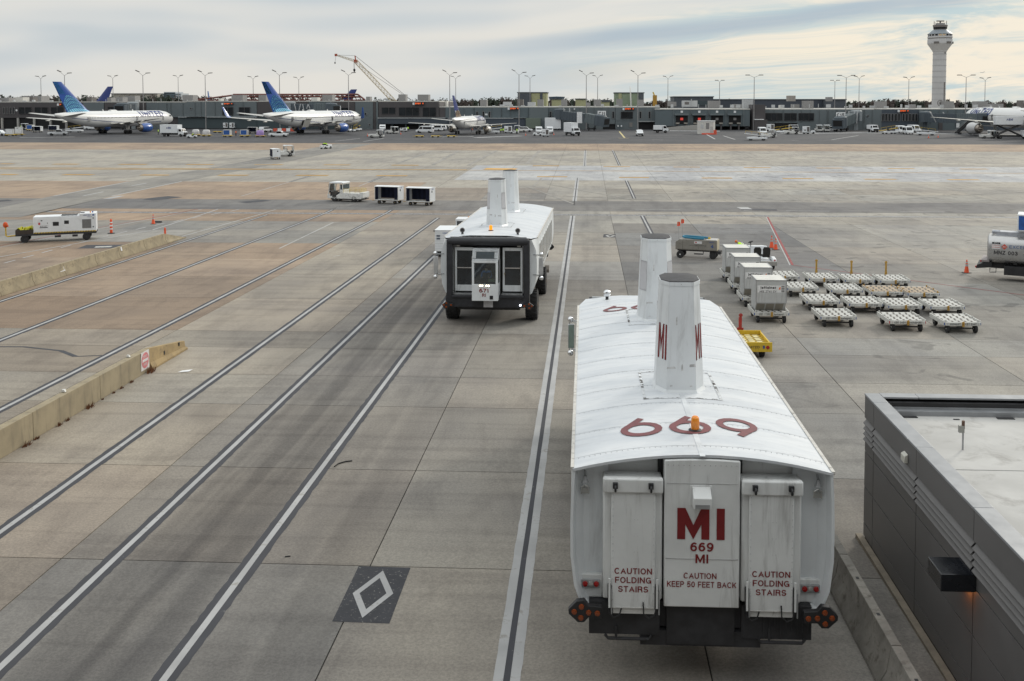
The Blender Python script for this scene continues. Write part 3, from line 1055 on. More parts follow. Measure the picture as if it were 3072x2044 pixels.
def roof_mat():
  m = bpy.data.materials.new('lounge_roof_white')
  m.use_nodes = True
  t = NT(m.node_tree)
  b = t.n['Principled BSDF']
  tc = t.node('ShaderNodeTexCoord').outputs['Object']
  n1 = t.noise(t.vm('MULTIPLY', tc, (0.5, 2.2, 1.0)), 1.0, 4.0, 0.6, 0.5)
  n2 = t.noise(t.vm('MULTIPLY', tc, (1.0, 5.0, 1.0)), 1.3, 5.0, 0.7, 0.8)
  n3 = t.noise(tc, 14.0, 4.0, 0.7)
  c = t.mix(t.ramp(n1, 0.3, 0.7), (0.57, 0.60, 0.635), (0.68, 0.70, 0.72))
  c = t.mix(t.m('MULTIPLY', t.ramp(n2, 0.50, 0.74), 0.42), c, (0.38, 0.39, 0.41))
  c = t.mix(t.m('MULTIPLY', t.ramp(n3, 0.66, 0.74), 0.22), c, (0.25, 0.23, 0.20))
  t.set(b.inputs['Base Color'], c)
  b.inputs['Roughness'].default_value = 0.42
  sp = t.node('ShaderNodeSeparateXYZ', ins={0: tc})
  wav = t.m('SINE', t.m('ADD', t.m('MULTIPLY', sp.outputs[1], 4.9), t.m('MULTIPLY', n1, 2.0)))
  bp = t.node('ShaderNodeBump', ins={'Height': wav, 'Strength': 0.12, 'Distance': 0.02})
  t.l.new(bp.outputs[0], b.inputs['Normal'])
  return m

ROOF = roof_mat()
PEEL = worn_paint('peeling_sealant', (0.70, 0.72, 0.74), 1.15, 7.0, (0.05, 0.045, 0.04))
L_LEN = 16.0
SIDE = [(2.02, 1.50), (2.20, 1.60), (2.33, 1.95), (2.395, 2.5), (2.40, 3.1), (2.385, 3.7), (2.36, 4.12)]
FSIDE = [(1.96, 1.34), (2.16, 1.48), (2.33, 1.9), (2.40, 2.5), (2.40, 3.1), (2.36, 3.62), (2.14, 4.14)]

def roof_z(x, s=1.0):
  return 4.14 + 0.30 * s * (1 - (x / 2.36) ** 2)

def conform_text(string, size, x, y, sx, mats, parent, bold=0.0):
  v, f = text_geo(string, bold)
  bm = bmesh.new()
  vs = [bm.verts.new(p) for p in v]
  for q in f:
    try:
      bm.faces.new([vs[i] for i in q])
    except ValueError:
      pass
  bmesh.ops.triangulate(bm, faces=bm.faces[:])
  for _ in range(2):
    bmesh.ops.subdivide_edges(bm, edges=[e for e in bm.edges if e.calc_length() > 0.12], cuts=1)
    bmesh.ops.triangulate(bm, faces=bm.faces[:])
  k = size / 0.72
  w = [p.co.x for p in bm.verts]
  o = (min(w) + max(w)) / 2
  for p in bm.verts:
    px = (p.co.x - o) * k * sx + x
    p.co = Vector((px, p.co.y * k + y, roof_z(px) + 0.012 + p.co.z))
  me = bpy.data.meshes.new('roof_number')
  bm.to_mesh(me)
  bm.free()
  me.materials.append(mats)
  ob = bpy.data.objects.new('roof_number', me)
  COL.objects.link(ob)
  ob.parent = parent
  return ob

def wheel(name, parent, x, y, r, w, hub=None, lugs=0, side=1, z=None):
  z = r if z is None else z
  b = MB()
  b.lathe([(r * 0.55, -w / 2), (r * 0.93, -w / 2), (r, -w * 0.36), (r, w * 0.36), (r * 0.93, w / 2), (r * 0.55, w / 2)], 24, 0, axis='x', c=(x, y, z))
  for i in range(lugs):
    a = 2 * pi * i / lugs
    for s in (-1, 1):
      M = T(x + s * w * 0.25, y, z) @ RX(a + (0.5 if s > 0 else 0) * 2 * pi / lugs) @ RZ(s * 0.35)
      b.box(-w * 0.22, w * 0.22, -0.035, 0.035, r - 0.02, r + 0.03, 0, M)
  o = b.build(name, RUBBER, parent)
  h = MB()
  h.lathe([(r * 0.56, -w * 0.40), (r * 0.42, -w * 0.44), (r * 0.2, -w * 0.44), (r * 0.16, -w * 0.52), (0.01, -w * 0.52)], 16, 0, axis='x', c=(x, y, z))
  h.lathe([(0.01, w * 0.52), (r * 0.16, w * 0.52), (r * 0.2, w * 0.44), (r * 0.42, w * 0.44), (r * 0.56, w * 0.40)], 16, 0, axis='x', c=(x, y, z))
  h.build('rim', hub or STEEL, o)
  return o

def oct_sec(a, bl, ca, cb, z):
  return [(-ca, -bl, z), (ca, -bl, z), (a, -cb, z), (a, cb, z), (ca, bl, z), (-ca, bl, z), (-a, cb, z), (-a, -cb, z)]

def make_lounge(num, code, label, loc, rz, tilt, rear_letters, y_off, lift=0.0):
  t = thing('mobile_lounge', label, 'mobile lounge', loc, rz, 'mobile lounges', tilt=tilt)

  def B():
    b = MB()
    b.M = T(0, y_off, lift)
    return b
  # side walls
  ysec = [0.12, 0.28, 0.5, 4, 8, 12, 15.0, 15.5, 15.9]
  for s, nm in ((1, 'side_wall'), (-1, 'side_wall')):
    b = B()
    secs = []
    for y in ysec:
      k = 0 if y <= 15 else (y - 15) / 0.9
      k = k * k * (3 - 2 * k) if k < 1 else 1
      secs.append([(s * (p[0] * (1 - k) + q[0] * k), y, p[1] * (1 - k) + q[1] * k) for p, q in zip(SIDE, FSIDE)])
    b.loft(secs, 0, closed=False)
    if s > 0:
      b.f = [f[::-1] for f in b.f]
    # coved inside of the rear lip
    lip = [(p[0] - 0.05, 0.12, p[1] if i else p[1] + 0.04) for i, p in enumerate(SIDE)]
    out = [(p[0], 0.12, p[1]) for p in SIDE]
    mid = [(p[0] - 0.10, 0.30, p[1]) for p in SIDE]
    inn = [(p[0] - 0.24, 0.42, p[1]) for p in SIDE]
    end = [(1.70, 0.46, p[1]) for p in SIDE]
    b.loft([[(s * x, y, z) for x, y, z in q] for q in (out, lip, mid, inn, end)], 0, closed=False)
    w = b.build(nm, LOUNGE, t)
    # passenger windows
    for k in range(9):
      yc = 3.0 + k * 1.32
      wb = B()
      for z0, z1, xx in ((2.25, 3.0, 2.40), (3.0, 3.72, 2.395)):
        pass
      M = T(s * 2.40, yc, 3.0)
      wb.box(-0.012, 0.012, -0.44, 0.44, -0.72, 0.66, 0, M)
      pane = wb.build('window', GLASS, t)
      fb = B()
      for y0, y1, z0, z1 in ((-0.49, -0.44, -0.77, 0.71), (0.44, 0.49, -0.77, 0.71), (-0.44, 0.44, -0.77, -0.72), (-0.44, 0.44, 0.66, 0.71)):
        fb.box(-0.016, 0.016, y0, y1, z0, z1, 0, M)
      fb.build('window_frame', LOUNGE_IN, pane)
    # gutter along the shoulder
    gbm = B()
    gbm.box(s * 2.365 - 0.03, s * 2.365 + 0.03, 0.12, 15.0, 4.10, 4.165)
    gbm.build('gutter', mat('gutter_rusty', (0.60, 0.58, 0.54), 0.6, var=0.1, scale=2.5, dirt=0.8), t)
  # roof
  b = B()
  nx = 14
  secs = []
  for y in [0.10, 0.15] + [0.5 * k for k in range(1, 31)] + [15.3, 15.6, 15.9]:
    k = 0 if y <= 15 else (y - 15) / 0.9
    hw = 2.36 * (1 - k) + 2.12 * k
    secs.append([(hw * (2 * i / nx - 1), y, roof_z(2.36 * (2 * i / nx - 1)) * (1 - k) + (4.20 + 0.14 * min(1, 4 * min(i, nx - i) / nx)) * k) for i in range(nx + 1)])
  b.loft(secs, 0, closed=False)
  b.f = [f[::-1] for f in b.f]
  # rolled rear edge of the roof
  b.loft([[(x, y, z) for x, y, z in secs[0]], [(x, 0.10, z - 0.05) for x, y, z in secs[0]], [(x * 0.98, 0.5, z - 0.06) for x, y, z in secs[0]]], 0, closed=False)
  roof = b.build('roof', ROOF, t, 50)
  sb = B()
  for y in [0.62 + 1.35 * k for k in range(11)]:
    n = 12
    a = [(2.34 * (2 * i / n - 1), y - 0.012, roof_z(2.34 * (2 * i / n - 1)) + 0.004) for i in range(n + 1)]
    c = [(2.34 * (2 * i / n - 1), y + 0.012, roof_z(2.34 * (2 * i / n - 1)) + 0.004) for i in range(n + 1)]
    sb.loft([a, c], 0, closed=False)
    sb.f[-n:] = [f[::-1] for f in sb.f[-n:]]
  sb.box(-0.05, 0.05, 0.02, 4.0, 4.43, 4.447)
  sb.build('seam', mat('seam_grey', (0.63, 0.655, 0.68), 0.45), roof, 0)
  rv = B()
  for y in [0.55 + 1.35 * k for k in range(11)]:
    for i in range(45):
      x = -2.25 + 4.5 * i / 44
      rv.cbox((x, y, roof_z(x) + 0.006), (0.012, 0.012, 0.008))
  rv.build('rivet', mat('rivet_grey', (0.54, 0.55, 0.56), 0.6), roof, 0)['kind'] = 'stuff'
  if rear_letters:
    conform_text('~' + num, 1.12, -0.06, y_off + 1.22, 0.86, FADED, roof)
    conform_text('~' + num, 0.85, -0.30, y_off + 13.1, 1.05, FADED, roof)
  # lift housings on the roof
  for cy, kind in ((4.75, 'letters' if rear_letters else 'plain'), (12.1, 'patch')):
    b = B()
    z0, z1 = 4.36, 6.88
    def sec(k, extra=0.0):
      a = 0.535 * (1 - k) + 0.435 * k + extra
      bl = 0.72 * (1 - k) + 0.585 * k + extra
      return a, bl, a * 0.62, bl * 0.46
    secs = []
    for k, e, z in ((0, 0.16, 4.28), (0, 0.05, 4.42), (0.0, 0.0, 4.50), (0.5, 0, 5.7), (1.0, 0, 6.80), (1.0, 0.012, 6.80), (1.0, 0.012, z1)):
      a, bl, ca, cb = sec(k, e)
      secs.append([(x, y + cy, z) for x, y, z in oct_sec(a, bl, ca, cb, z)])
    b.loft(secs, 0)
    h = b.build('lift_housing', LOUNGE, t, 25)
    cb_ = B()
    a, bl, ca, cbv = sec(1.0, -0.008)
    cb_.loft([[(x, y + cy, z) for x, y, z in oct_sec(a, bl, ca, cbv, 6.87)], [(x, y + cy, z) for x, y, z in oct_sec(a, bl, ca, cbv, 6.90)], [(x * 0.3, y * 0.3 + cy, z) for x, y, z in oct_sec(a, bl, ca, cbv, 6.95)]], 0)
    cb_.build('cap', mat('dark_tar_cap', (0.055, 0.055, 0.06), 0.8, var=0.3, scale=8), h)
    rb = B()
    for i in range(16):
      ang = 2 * pi * i / 16
      rb.cbox((0.45 * cos(ang), cy + 0.6 * sin(ang), 6.84), (0.02, 0.02, 0.02))
    rb.build('rivet', MATS['rivet_grey'], h, 0)['kind'] = 'stuff'
    sf = B()
    for (fx, zk, ww, hh_) in ((-0.30, 0.20, 0.10, 0.05), (0.33, 0.22, 0.07, 0.07), (0.02, 0.18, 0.02, 0.16), (-0.1, 0.62, 0.015, 0.2), (0.22, 0.03, 0.03, 0.03), (-0.22, 0.03, 0.03, 0.03)):
      for sy in (-1, 1):
        a, bl, ca, cb2 = sec(zk, 0.004)
        x_ = max(-ca + ww, min(ca - ww, fx))
        a2, bl2, _, _ = sec(zk + hh_ / 2.3, 0.004)
        z_ = 4.5 + 2.3 * zk
        sf.add([(x_ - ww, sy * bl + cy, z_), (x_ + ww, sy * bl + cy, z_ + 0.01), (x_ + ww * 0.8, sy * bl2 + cy, z_ + hh_), (x_ - ww * 0.9, sy * bl2 + cy, z_ + hh_ * 0.8)], [(0, 1, 2, 3), (3, 2, 1, 0)])
    sf.build('scuff', mat('scuff_grey', (0.50, 0.50, 0.50), 0.7, var=0.3, scale=9), h, 0)['kind'] = 'stuff'
    pb = B()
    for sx in (-1, 1):
      for sy in ((-1,) if kind == 'letters' else (-1, 1)):
        if kind == 'plain':
          continue
        def pt(k, f):
          a, bl, ca, cb2 = sec(k, 0.006)
          p0 = Vector((sx * ca, sy * bl, 0))
          p1 = Vector((sx * a, sy * cb2, 0))
          p = p0 + (p1 - p0) * f
          return (p.x, p.y + cy, 4.50 + 2.3 * k)
        quad = lambda k0, k1, f0, f1: pb.add([pt(k0, f0), pt(k0, f1), pt(k1, f1), pt(k1, f0)], [(0, 1, 2, 3), (3, 2, 1, 0)])
        if kind == 'patch':
          quad(0.36, 0.74, 0.06, 0.98)
          pb.build('overpaint', PATCH, h, 0)
          pb = B()
        else:
          # M and I as upright strokes
          g = (lambda a: 1 - a) if sx < 0 else (lambda a: a)
          for f0, f1 in ((0.08, 0.22), (0.50, 0.64), (0.76, 0.92)):
            quad(0.28, 0.62, g(f0), g(f1))
          for f0, f1 in ((0.22, 0.36), (0.50, 0.36)):
            pb.add([pt(0.62, g(f0)), pt(0.50, g(f0)), pt(0.34, g(f1)), pt(0.46, g(f1))], [(0, 1, 2, 3), (3, 2, 1, 0)])
    if pb.v:
      pb.build('lettering' if kind == 'letters' else 'overpaint', DKRED if kind == 'letters' else PATCH, h, 0)
    # flaking sealant round the foot
    fb = B()
    for (xa, xb, ya, yb) in ((-0.86, -0.80, -1.1, 1.0), (0.80, 0.86, -1.1, 1.0), (-0.86, 0.86, -1.16, -1.1), (-0.86, 0.86, 1.0, 1.06)):
      n = 5
      for i in range(n):
        q0, q1 = xa + (xb - xa) * i / n, xa + (xb - xa) * (i + 1) / n
        fb.add([(q0, cy + ya, roof_z(q0) + 0.008), (q1, cy + ya, roof_z(q1) + 0.008), (q1, cy + yb, roof_z(q1) + 0.008), (q0, cy + yb, roof_z(q0) + 0.008)], [(0, 1, 2, 3)])
    fb.build('sealant', PEEL, roof, 0)
  # beacons and spot lamps
  for yb, mt in ((1.45, AMBER), (14.75, BEACON if not rear_letters else AMBER)):
    b = B()
    b.lathe([(0.12, 4.42), (0.13, 4.46), (0.085, 4.48)], 14, 1, c=(0.02, yb, 0))
    b.lathe([(0.082, 4.48), (0.085, 4.62), (0.075, 4.70), (0.05, 4.725)], 14, 0, c=(0.02, yb, 0))
    b.build('beacon', [mt, BLACK], t)
  for sx in (-1, 1):
    b = B()
    x, y = sx * 1.40, 15.25
    b.cbox((x, y, 4.34), (0.10, 0.12, 0.16), 1)
    b.lathe([(0.02, -0.10), (0.08, -0.09), (0.125, -0.02), (0.13, 0.04)], 14, 0, axis='y', c=(x, y, 4.52))
    b.lathe([(0.118, 0.038), (0.01, 0.045)], 14, 1, axis='y', c=(x, y, 4.52), cap=False)
    b.build('spot_lamp', [CHROME, BLACK], t)
  # chassis
  b = B()
  b.box(-1.68, 1.68, 0.4, 15.6, 0.98, 1.56)
  b.box(-1.1, 1.1, 0.2, 15.9, 0.82, 1.1)
  for y in (7.2, 14.2):
    b.tube((-1.9, y, 0.72), (1.9, y, 0.72), 0.16, n=10)
    b.cbox((0, y, 0.74), (0.8, 0.6, 0.5))
  b.box(-2.05, 2.05, 0.5, 0.62, 1.0, 1.7)
  for x0, x1, z0 in ((-2.05, -0.75, 1.02), (-0.80, 0.80, 1.14), (0.75, 2.02, 1.0), (-0.62, 0.62, 0.86)):
    b.box(x0, x1, 0.18 + (0.1 if z0 > 1.1 else 0), 0.34, z0, 1.62)
  for x0 in (-1.75, 1.05):
    b.path([(x0, 0.16, 1.02), (x0 + 0.05, 0.16, 0.95), (x0 + 0.8, 0.16, 0.95), (x0 + 0.85, 0.16, 1.02)], 0.03)
    b.tube((x0 + 0.2, 0.16, 0.96), (x0 + 0.2, 0.16, 1.2), 0.025)
  for k in range(9):
    b.tube((1.15 + k * 0.1, 0.15, 1.05 + 0.05 * (k % 3)), (1.15 + k * 0.1, 0.15, 1.55), 0.012, n=5)
  b.box(-1.55, 1.55, 15.2, 15.85, 0.62, 0.9)
  b.tube((-1.5, 15.6, 0.74), (1.5, 15.6, 0.74), 0.08)
  b.build('chassis', CHASSIS, t)
  # floor closing the shell
  b = B()
  b.box(-2.0, 2.0, 0.56, 15.7, 1.47, 1.53)
  b.build('underside', CHASSIS, t)
  for x in (-2.04, 2.04):
    for y in (7.2, 14.2):
      wheel('wheel', t, x, y + y_off, 0.76, 0.60, mat('hub_brown', (0.16, 0.11, 0.075), 0.8), 22)
  for s in (-1, 1):
    b = B()
    b.prism([(5.7, 0.95), (5.9, 1.30), (6.15, 1.32), (6.3, 1.1), (6.2, 0.9)], s * 2.2, s * 2.45, 'x')
    b.build('mud_guard', mat('mud_guard_grey', (0.28, 0.25, 0.22), 0.7), t)
  # ---------------- rear end
  b = B()
  b.prism([(-1.85, 1.62), (1.85, 1.62), (1.85, roof_z(1.85) - 0.05)] + [(1.8 - 0.36 * k, roof_z(1.8 - 0.36 * k) - 0.05) for k in range(11)] + [(-1.85, roof_z(1.85) - 0.05)], 0.52, 0.60, 'y', 0)
  b.build('rear_wall', LOUNGE_IN, t)
  b = B()
  b.box(-0.78, 0.78, 0.44, 0.50, 1.6, 4.34)
  b.build('door_gap_shade', BLACK, t)  # black box paints in the shade of the gap round the door
  b = B()
  b.prism([(-0.685, 1.62)] + [(0.685, 1.62)] + [(0.685 - 0.137 * k, roof_z(0.685 - 0.137 * k) - 0.075) for k in range(11)], 0.06, 0.44, 'y')
  door = b.build('rear_door', LOUNGE_IN, t, bevel=0.02)
  b = B()
  b.box(-0.66, 0.66, 0.052, 0.062, 2.52, 2.53)
  b.box(-0.64, 0.64, 0.052, 0.062, 3.92, 3.925)
  for i in range(14):
    b.cbox((-0.62 + 1.24 * i / 13, 0.055, 4.26), (0.014, 0.012, 0.014))
  b.build('door_seam', mat('seam_dark', (0.42, 0.42, 0.42), 0.6), door, 0)
  b = B()
  M = T(-0.02, 0.05, 3.72)
  b.box(-0.20, 0.20, -0.004, 0.02, -0.20, 0.17, 0, M)
  b.prism([(-0.02, 0.16), (-0.24, 0.02), (-0.24, -0.17), (-0.02, -0.17)], -0.165, 0.165, 'x', 0, M)
  b.build('vent_hood', LOUNGE_IN, door, bevel=0.008)
  b = B()
  b.box(-0.13, 0.13, -0.247, -0.24, -0.16, -0.09, 0, M)
  b.build('vent_opening', STEEL, door, 0)
  for sx in (-1, 1):
    fr = B()
    x0, x1 = (0.715, 1.80)
    xs = sorted((sx * x0, sx * x1))
    fr.box(xs[0], xs[1], 0.10, 0.50, 1.72, 3.98)
    fr.box(xs[0] - 0.005, xs[1] + 0.005, -0.02, 0.12, 3.74, 4.02)
    st = fr.build('folding_stairs', LOUNGE_IN, t, bevel=0.035)
    pn = B()
    xi = sorted((sx * (x0 + 0.13), sx * (x1 - 0.15)))
    pn.box(xi[0], xi[1], 0.02, 0.10, 1.60, 3.76)
    pn.build('stair_panel', LOUNGE_IN, st, bevel=0.02)
    tb = B()
    tb.box(xi[0] + 0.04, xi[1] + 0.0, 0.05, 0.10, 1.48, 1.60)
    tb.box(xi[0] + 0.02, xi[1] - 0.02, 0.012, 0.022, 1.60, 1.615, 0)
    tb.build('stair_foot', WHITE_D, st)
    dt = B()
    for i in range(16):
      z = 1.75 + 1.95 * i / 15
      for xx in (xi[0] + 0.03, xi[1] - 0.03):
        dt.cbox((xx, 0.016, z), (0.016, 0.012, 0.016))
    for z in (3.25, 2.95, 2.65, 2.35):
      for o_ in (-0.03, 0.03):
        dt.cbox(((xi[0] + xi[1]) / 2 + 0.05 + o_, 0.016, z), (0.012, 0.01, 0.012))
    dt.build('rivet', MATS['rivet_grey'], st, 0)['kind'] = 'stuff'
    for cx in (xs[0] + 0.22, xs[1] - 0.22):
      cb_ = B()
      cb_.cbox((cx, -0.05, 3.90), (0.09, 0.06, 0.10), 1)
      cb_.lathe([(0.05, -0.02), (0.065, -0.014), (0.065, 0.014), (0.05, 0.02)], 14, 0, axis='x', c=(cx, -0.10, 3.86))
      cb_.build('caster', [BLACK, CHASSIS], st)
    for xx in (xi[0] - 0.03, xi[1] + 0.03):
      pb = B()
      pb.box(xx - 0.03, xx + 0.03, 0.0, 0.09, 1.55, 2.02, 1)
      pb.box(xx - 0.018, xx + 0.018, -0.03, 0.0, 1.62, 2.16, 0)
      pb.tube((xx + 0.04, -0.01, 1.5), (xx + 0.04, -0.01, 1.95), 0.014, n=6, m=2)
      pb.build('hydraulic_strut', [LOUNGE_IN, BLACK, STEEL], st)
    for xx in (xi[0] + 0.05, xi[1] - 0.12):
      hz = B()
      hz.path([(xx - 0.10, 0.0, 1.72), (xx - 0.09, -0.02, 1.52), (xx, -0.03, 1.44), (xx + 0.10, -0.02, 1.48), (xx + 0.14, 0.0, 1.60)], 0.014)
      hz.build('hose', BLACK, st)
    xc = (xi[0] + xi[1]) / 2
    for k, w in enumerate(('CAUTION', 'FOLDING', 'STAIRS')):
      tx = B()
      tx.text(w, 0.112, T(xc, 0.014, 2.235 - 0.168 * k) @ FACE_REAR, bold=0.004, sx=1.12)
      tx.build('lettering', DKRED, st, 0)
    # work lamp under the roof edge and its box
    lb = B()
    lx_ = sx * 2.13
    lb.tube((lx_, 0.36, 4.02), (lx_, 0.30, 3.95), 0.02)
    lb.lathe([(0.03, 3.95), (0.04, 3.90), (0.065, 3.83)], 12, 0, c=(lx_, 0.28, 0))
    lb.cbox((lx_, 0.33, 3.66), (0.12, 0.06, 0.11), 1)
    lb.path([(lx_ - 0.07, 0.3, 3.60), (lx_ - 0.07, 0.28, 3.73), (lx_, 0.27, 3.78), (lx_ + 0.07, 0.28, 3.73), (lx_ + 0.07, 0.3, 3.60)], 0.012, m=1)
    lb.build('work_lamp', [STEEL, CLEARLENS], t)
    # tail lamp box
    bb_ = B()
    bx = sx * 2.02
    bb_.box(bx - 0.17, bx + 0.17, 0.30, 0.42, 1.82, 1.97)
    tl = bb_.build('tail_lamp', STEEL, t, bevel=0.006)
    for k, mt in ((-1, REDLENS), (0, CLEARLENS), (1, REDLENS)):
      q = B()
      q.lathe([(0.052, 0.0), (0.045, -0.025), (0.01, -0.035)], 14, 0, axis='y', c=(bx + 0.105 * k, 0.30, 1.895))
      q.build('lens', mt, tl)
    pb = B()
    pb.box(min(sx * 1.8, sx * 2.25), max(sx * 1.8, sx * 2.25), 0.34, 0.44, 1.62, 2.06)
    pb.build('rear_corner_panel', LOUNGE_IN, t, bevel=0.02)
    # arrow-shaped turn signal
    ar = B()
    P = [(1.82, 1.45), (1.82, 1.66), (2.06, 1.68), (2.14, 1.78), (2.28, 1.76), (2.43, 1.60), (2.42, 1.52), (2.26, 1.37), (2.14, 1.37), (2.06, 1.46)]
    ar.prism([(sx * a, z) for a, z in P], -0.10, 0.02, 'y')
    am = ar.build('turn_signal', BLACK, t, bevel=0.01)
    for a, z in ((1.90, 1.545), (2.06, 1.555), (2.19, 1.66), (2.32, 1.565), (2.20, 1.455)):
      q = B()
      q.lathe([(0.052, 0.0), (0.045, -0.02), (0.01, -0.028)], 14, 0, axis='y', c=(sx * a, -0.10, z))
      q.build('lens', ORANGE, am)
  def ltr(*a, **kw):
    tx = B()
    tx.text(*a, **kw)
    tx.build('lettering', DKRED, door, 0)
  ltr(code, 0.58, T(-0.02, 0.052, 2.89) @ FACE_REAR, bold=0.034, sx=1.08)
  ltr(num, 0.165, T(0.0, 0.052, 2.67) @ FACE_REAR, bold=0.012, sx=1.15)
  ltr(code, 0.165, T(0.0, 0.052, 2.45) @ FACE_REAR, bold=0.01, sx=1.15)
  ltr('CAUTION', 0.108, T(-0.03, 0.052, 2.16) @ FACE_REAR, bold=0.0, sx=1.02)
  ltr('KEEP 50 FEET BACK', 0.108, T(0.0, 0.052, 2.0) @ FACE_REAR, bold=0.0, sx=0.95)
  # ---------------- front end
  for s in (-1, 1):
    b = B()
    b.loft([[(s * p[0], 15.9, p[1]) for p in FSIDE], [(s * 1.76, 15.92, p[1]) for p in FSIDE]], 0, closed=False)
    if s < 0:
      b.f = [f[::-1] for f in b.f]
    b.build('front_cheek', LOUNGE, t)
  b = B()
  for sx in (-1, 1):
    b.box(min(sx * 1.78, sx * 2.06), max(sx * 1.78, sx * 2.06), 15.85, 16.22, 0.84, 4.16)
  b.lathe([(0.185, -2.0), (0.19, -1.8), (0.19, 1.8), (0.185, 2.0)], 14, 0, axis='x', c=(0, 16.08, 4.06))
  b.box(-1.82, 1.82, 15.9, 16.22, 0.80, 1.30)
  b.box(-1.78, 1.78, 15.7, 16.30, 1.28, 1.42)
  bel = b.build('docking_bellows', BELLOWS, t, bevel=0.03)
  b = B()
  b.box(-1.9, 1.9, 15.9, 16.0, 4.22, 4.28)
  b.build('bellows_rail', STEEL, bel)
  b = B()
  b.box(-0.25, 0.21, 16.22, 16.24, 0.82, 1.26)
  b.build('number_plate', mat('pale_plate', (0.5, 0.5, 0.52), 0.5), bel)
  b = B()
  b.box(-1.8, 1.8, 15.62, 15.70, 1.42, 4.20)
  b.build('front_wall', DARKIN, t)
  b = B()
  for sx in (-1, 1):
    b.box(min(sx * 0.66, sx * 1.70), max(sx * 0.66, sx * 1.70), 15.72, 16.12, 1.42, 1.47)
    b.box(sx * 1.70 - 0.03, sx * 1.70 + 0.03, 15.70, 15.80, 1.42, 3.86)
  b.build('door_sill', STEEL, t)
  for sx in (-1, 1):
    x0, x1 = sorted((sx * 0.70, sx * 1.69))
    b = B()
    for xa, xb, za, zb in ((x0, x0 + 0.10, 1.55, 3.74), (x1 - 0.10, x1, 1.55, 3.74), (x0 + 0.10, x1 - 0.10, 3.58, 3.74), (x0 + 0.10, x1 - 0.10, 1.55, 1.86)):
      b.box(xa, xb, 15.80, 15.88, za, zb)
    dr = b.build('front_door', LOUNGE, t, bevel=0.015)
    b = B()
    b.box(x0 + 0.10, x1 - 0.10, 15.82, 15.84, 1.86, 3.58)
    b.build('door_glass', GLASS, dr)
    b = B()
    b.box(x0 + 0.10, x1 - 0.10, 15.85, 15.90, 2.70, 2.75)
    b.tube((sx * 0.80, 15.88, 2.48), (sx * 0.80, 15.96, 2.48), 0.025)
    b.tube((sx * 0.80, 15.95, 2.48), (sx * 0.80, 15.95, 2.40), 0.02)
    b.build('push_bar', CHROME, dr)
    b = B()
    b.box(sx * 1.52 - 0.09, sx * 1.52 + 0.09, 15.86, 15.96, 3.79, 3.86)
    b.build('door_lamp', CLEARLENS, t)
  # driver's cab
  cx = 0.08
  yb0, yf, yt = 15.72, 16.78, 16.42
  b = B()
  x0, x1 = cx - 0.64, cx + 0.64
  prof = [(yb0, 1.24), (yf - 0.10, 1.24), (yf, 2.0), (yf - 0.02, 3.18), (yt, 3.72), (yb0, 3.74)]
  for xa in (x0, x1 - 0.04):
    # cheek with a side window opening
    for ya, yb_, za, zb in ((yb0, yf - 0.10, 1.24, 2.05), (yb0, yb0 + 0.16, 2.05, 3.2), (yf - 0.16, yf - 0.03, 2.05, 3.2), (yb0, yf - 0.06, 3.2, 3.4)):
      b.box(xa, xa + 0.04, ya, yb_, za, zb)
    b.prism([(yb0, 3.4), (yf - 0.17, 3.4), (yt, 3.72), (yb0, 3.72)], xa, xa + 0.04, 'x')
  b.add([(x0, yt, 3.72), (x1, yt, 3.72), (x1, yb0, 3.74), (x0, yb0, 3.74)], [(0, 1, 2, 3)])
  # front: lower panel, posts, brow and sloping fascia with a small window
  b.box(x0, x1, yf - 0.05, yf, 1.24, 2.06)
  b.box(x0, x0 + 0.11, yf - 0.05, yf - 0.005, 2.06, 3.10)
  b.box(x1 - 0.11, x1, yf - 0.05, yf - 0.005, 2.06, 3.10)
  b.box(x0, x1, yf - 0.05, yf - 0.004, 3.10, 3.22)

  def slope(xa, xb, k0, k1, d=0.0):
    ya, za = yf - 0.004 + (yt - yf) * k0, 3.22 + 0.50 * k0
    yc, zc = yf - 0.004 + (yt - yf) * k1, 3.22 + 0.50 * k1
    n = Vector((0, 0.5, 0.36)).normalized() * d
    b.add([(xa, ya + n.y, za + n.z), (xb, ya + n.y, za + n.z), (xb, yc + n.y, zc + n.z), (xa, yc + n.y, zc + n.z)], [(0, 1, 2, 3), (3, 2, 1, 0)])
  slope(x0, x1, 0, 0.18); slope(x0, x1, 0.78, 1.0); slope(x0, x0 + 0.2, 0.18, 0.78); slope(x1 - 0.2, x1, 0.18, 0.78)
  cab = b.build('cab', LOUNGE, t, bevel=0.012)
  b = B()
  b.box(x0 + 0.11, x1 - 0.11, yf - 0.035, yf - 0.025, 2.06, 3.10)
  b.build('windscreen', PANE, cab)
  b = B()
  slope(x0 + 0.2, x1 - 0.2, 0.18, 0.78, -0.01)
  b.build('upper_window', GLASS_B, cab)
  b = B()
  for xa in (x0 + 0.012, x1 - 0.028):
    b.box(xa, xa + 0.016, yb0 + 0.16, yf - 0.16, 2.05, 3.2)
  b.build('side_window', GLASS, cab)
  b = B()
  b.box(x0 + 0.045, x1 - 0.045, yb0, yb0 + 0.03, 1.26, 3.7)
  b.box(x0 + 0.05, x1 - 0.05, yb0, yf - 0.06, 1.26, 1.3)
  b.prism([(yf - 0.42, 2.02), (yf - 0.06, 2.02), (yf - 0.06, 2.14), (yf - 0.30, 2.34), (yf - 0.42, 2.34)], x0 + 0.1, x1 - 0.1, 'x')
  b.build('cab_interior', DARKIN, cab)
  b = B()
  b.box(x0 + 0.16, x0 + 0.50, yf - 0.28, yf - 0.10, 2.16, 2.30, 0, None)
  b.build('clipboard', mat('khaki_card', (0.30, 0.32, 0.18), 0.8), cab)
  b = B()
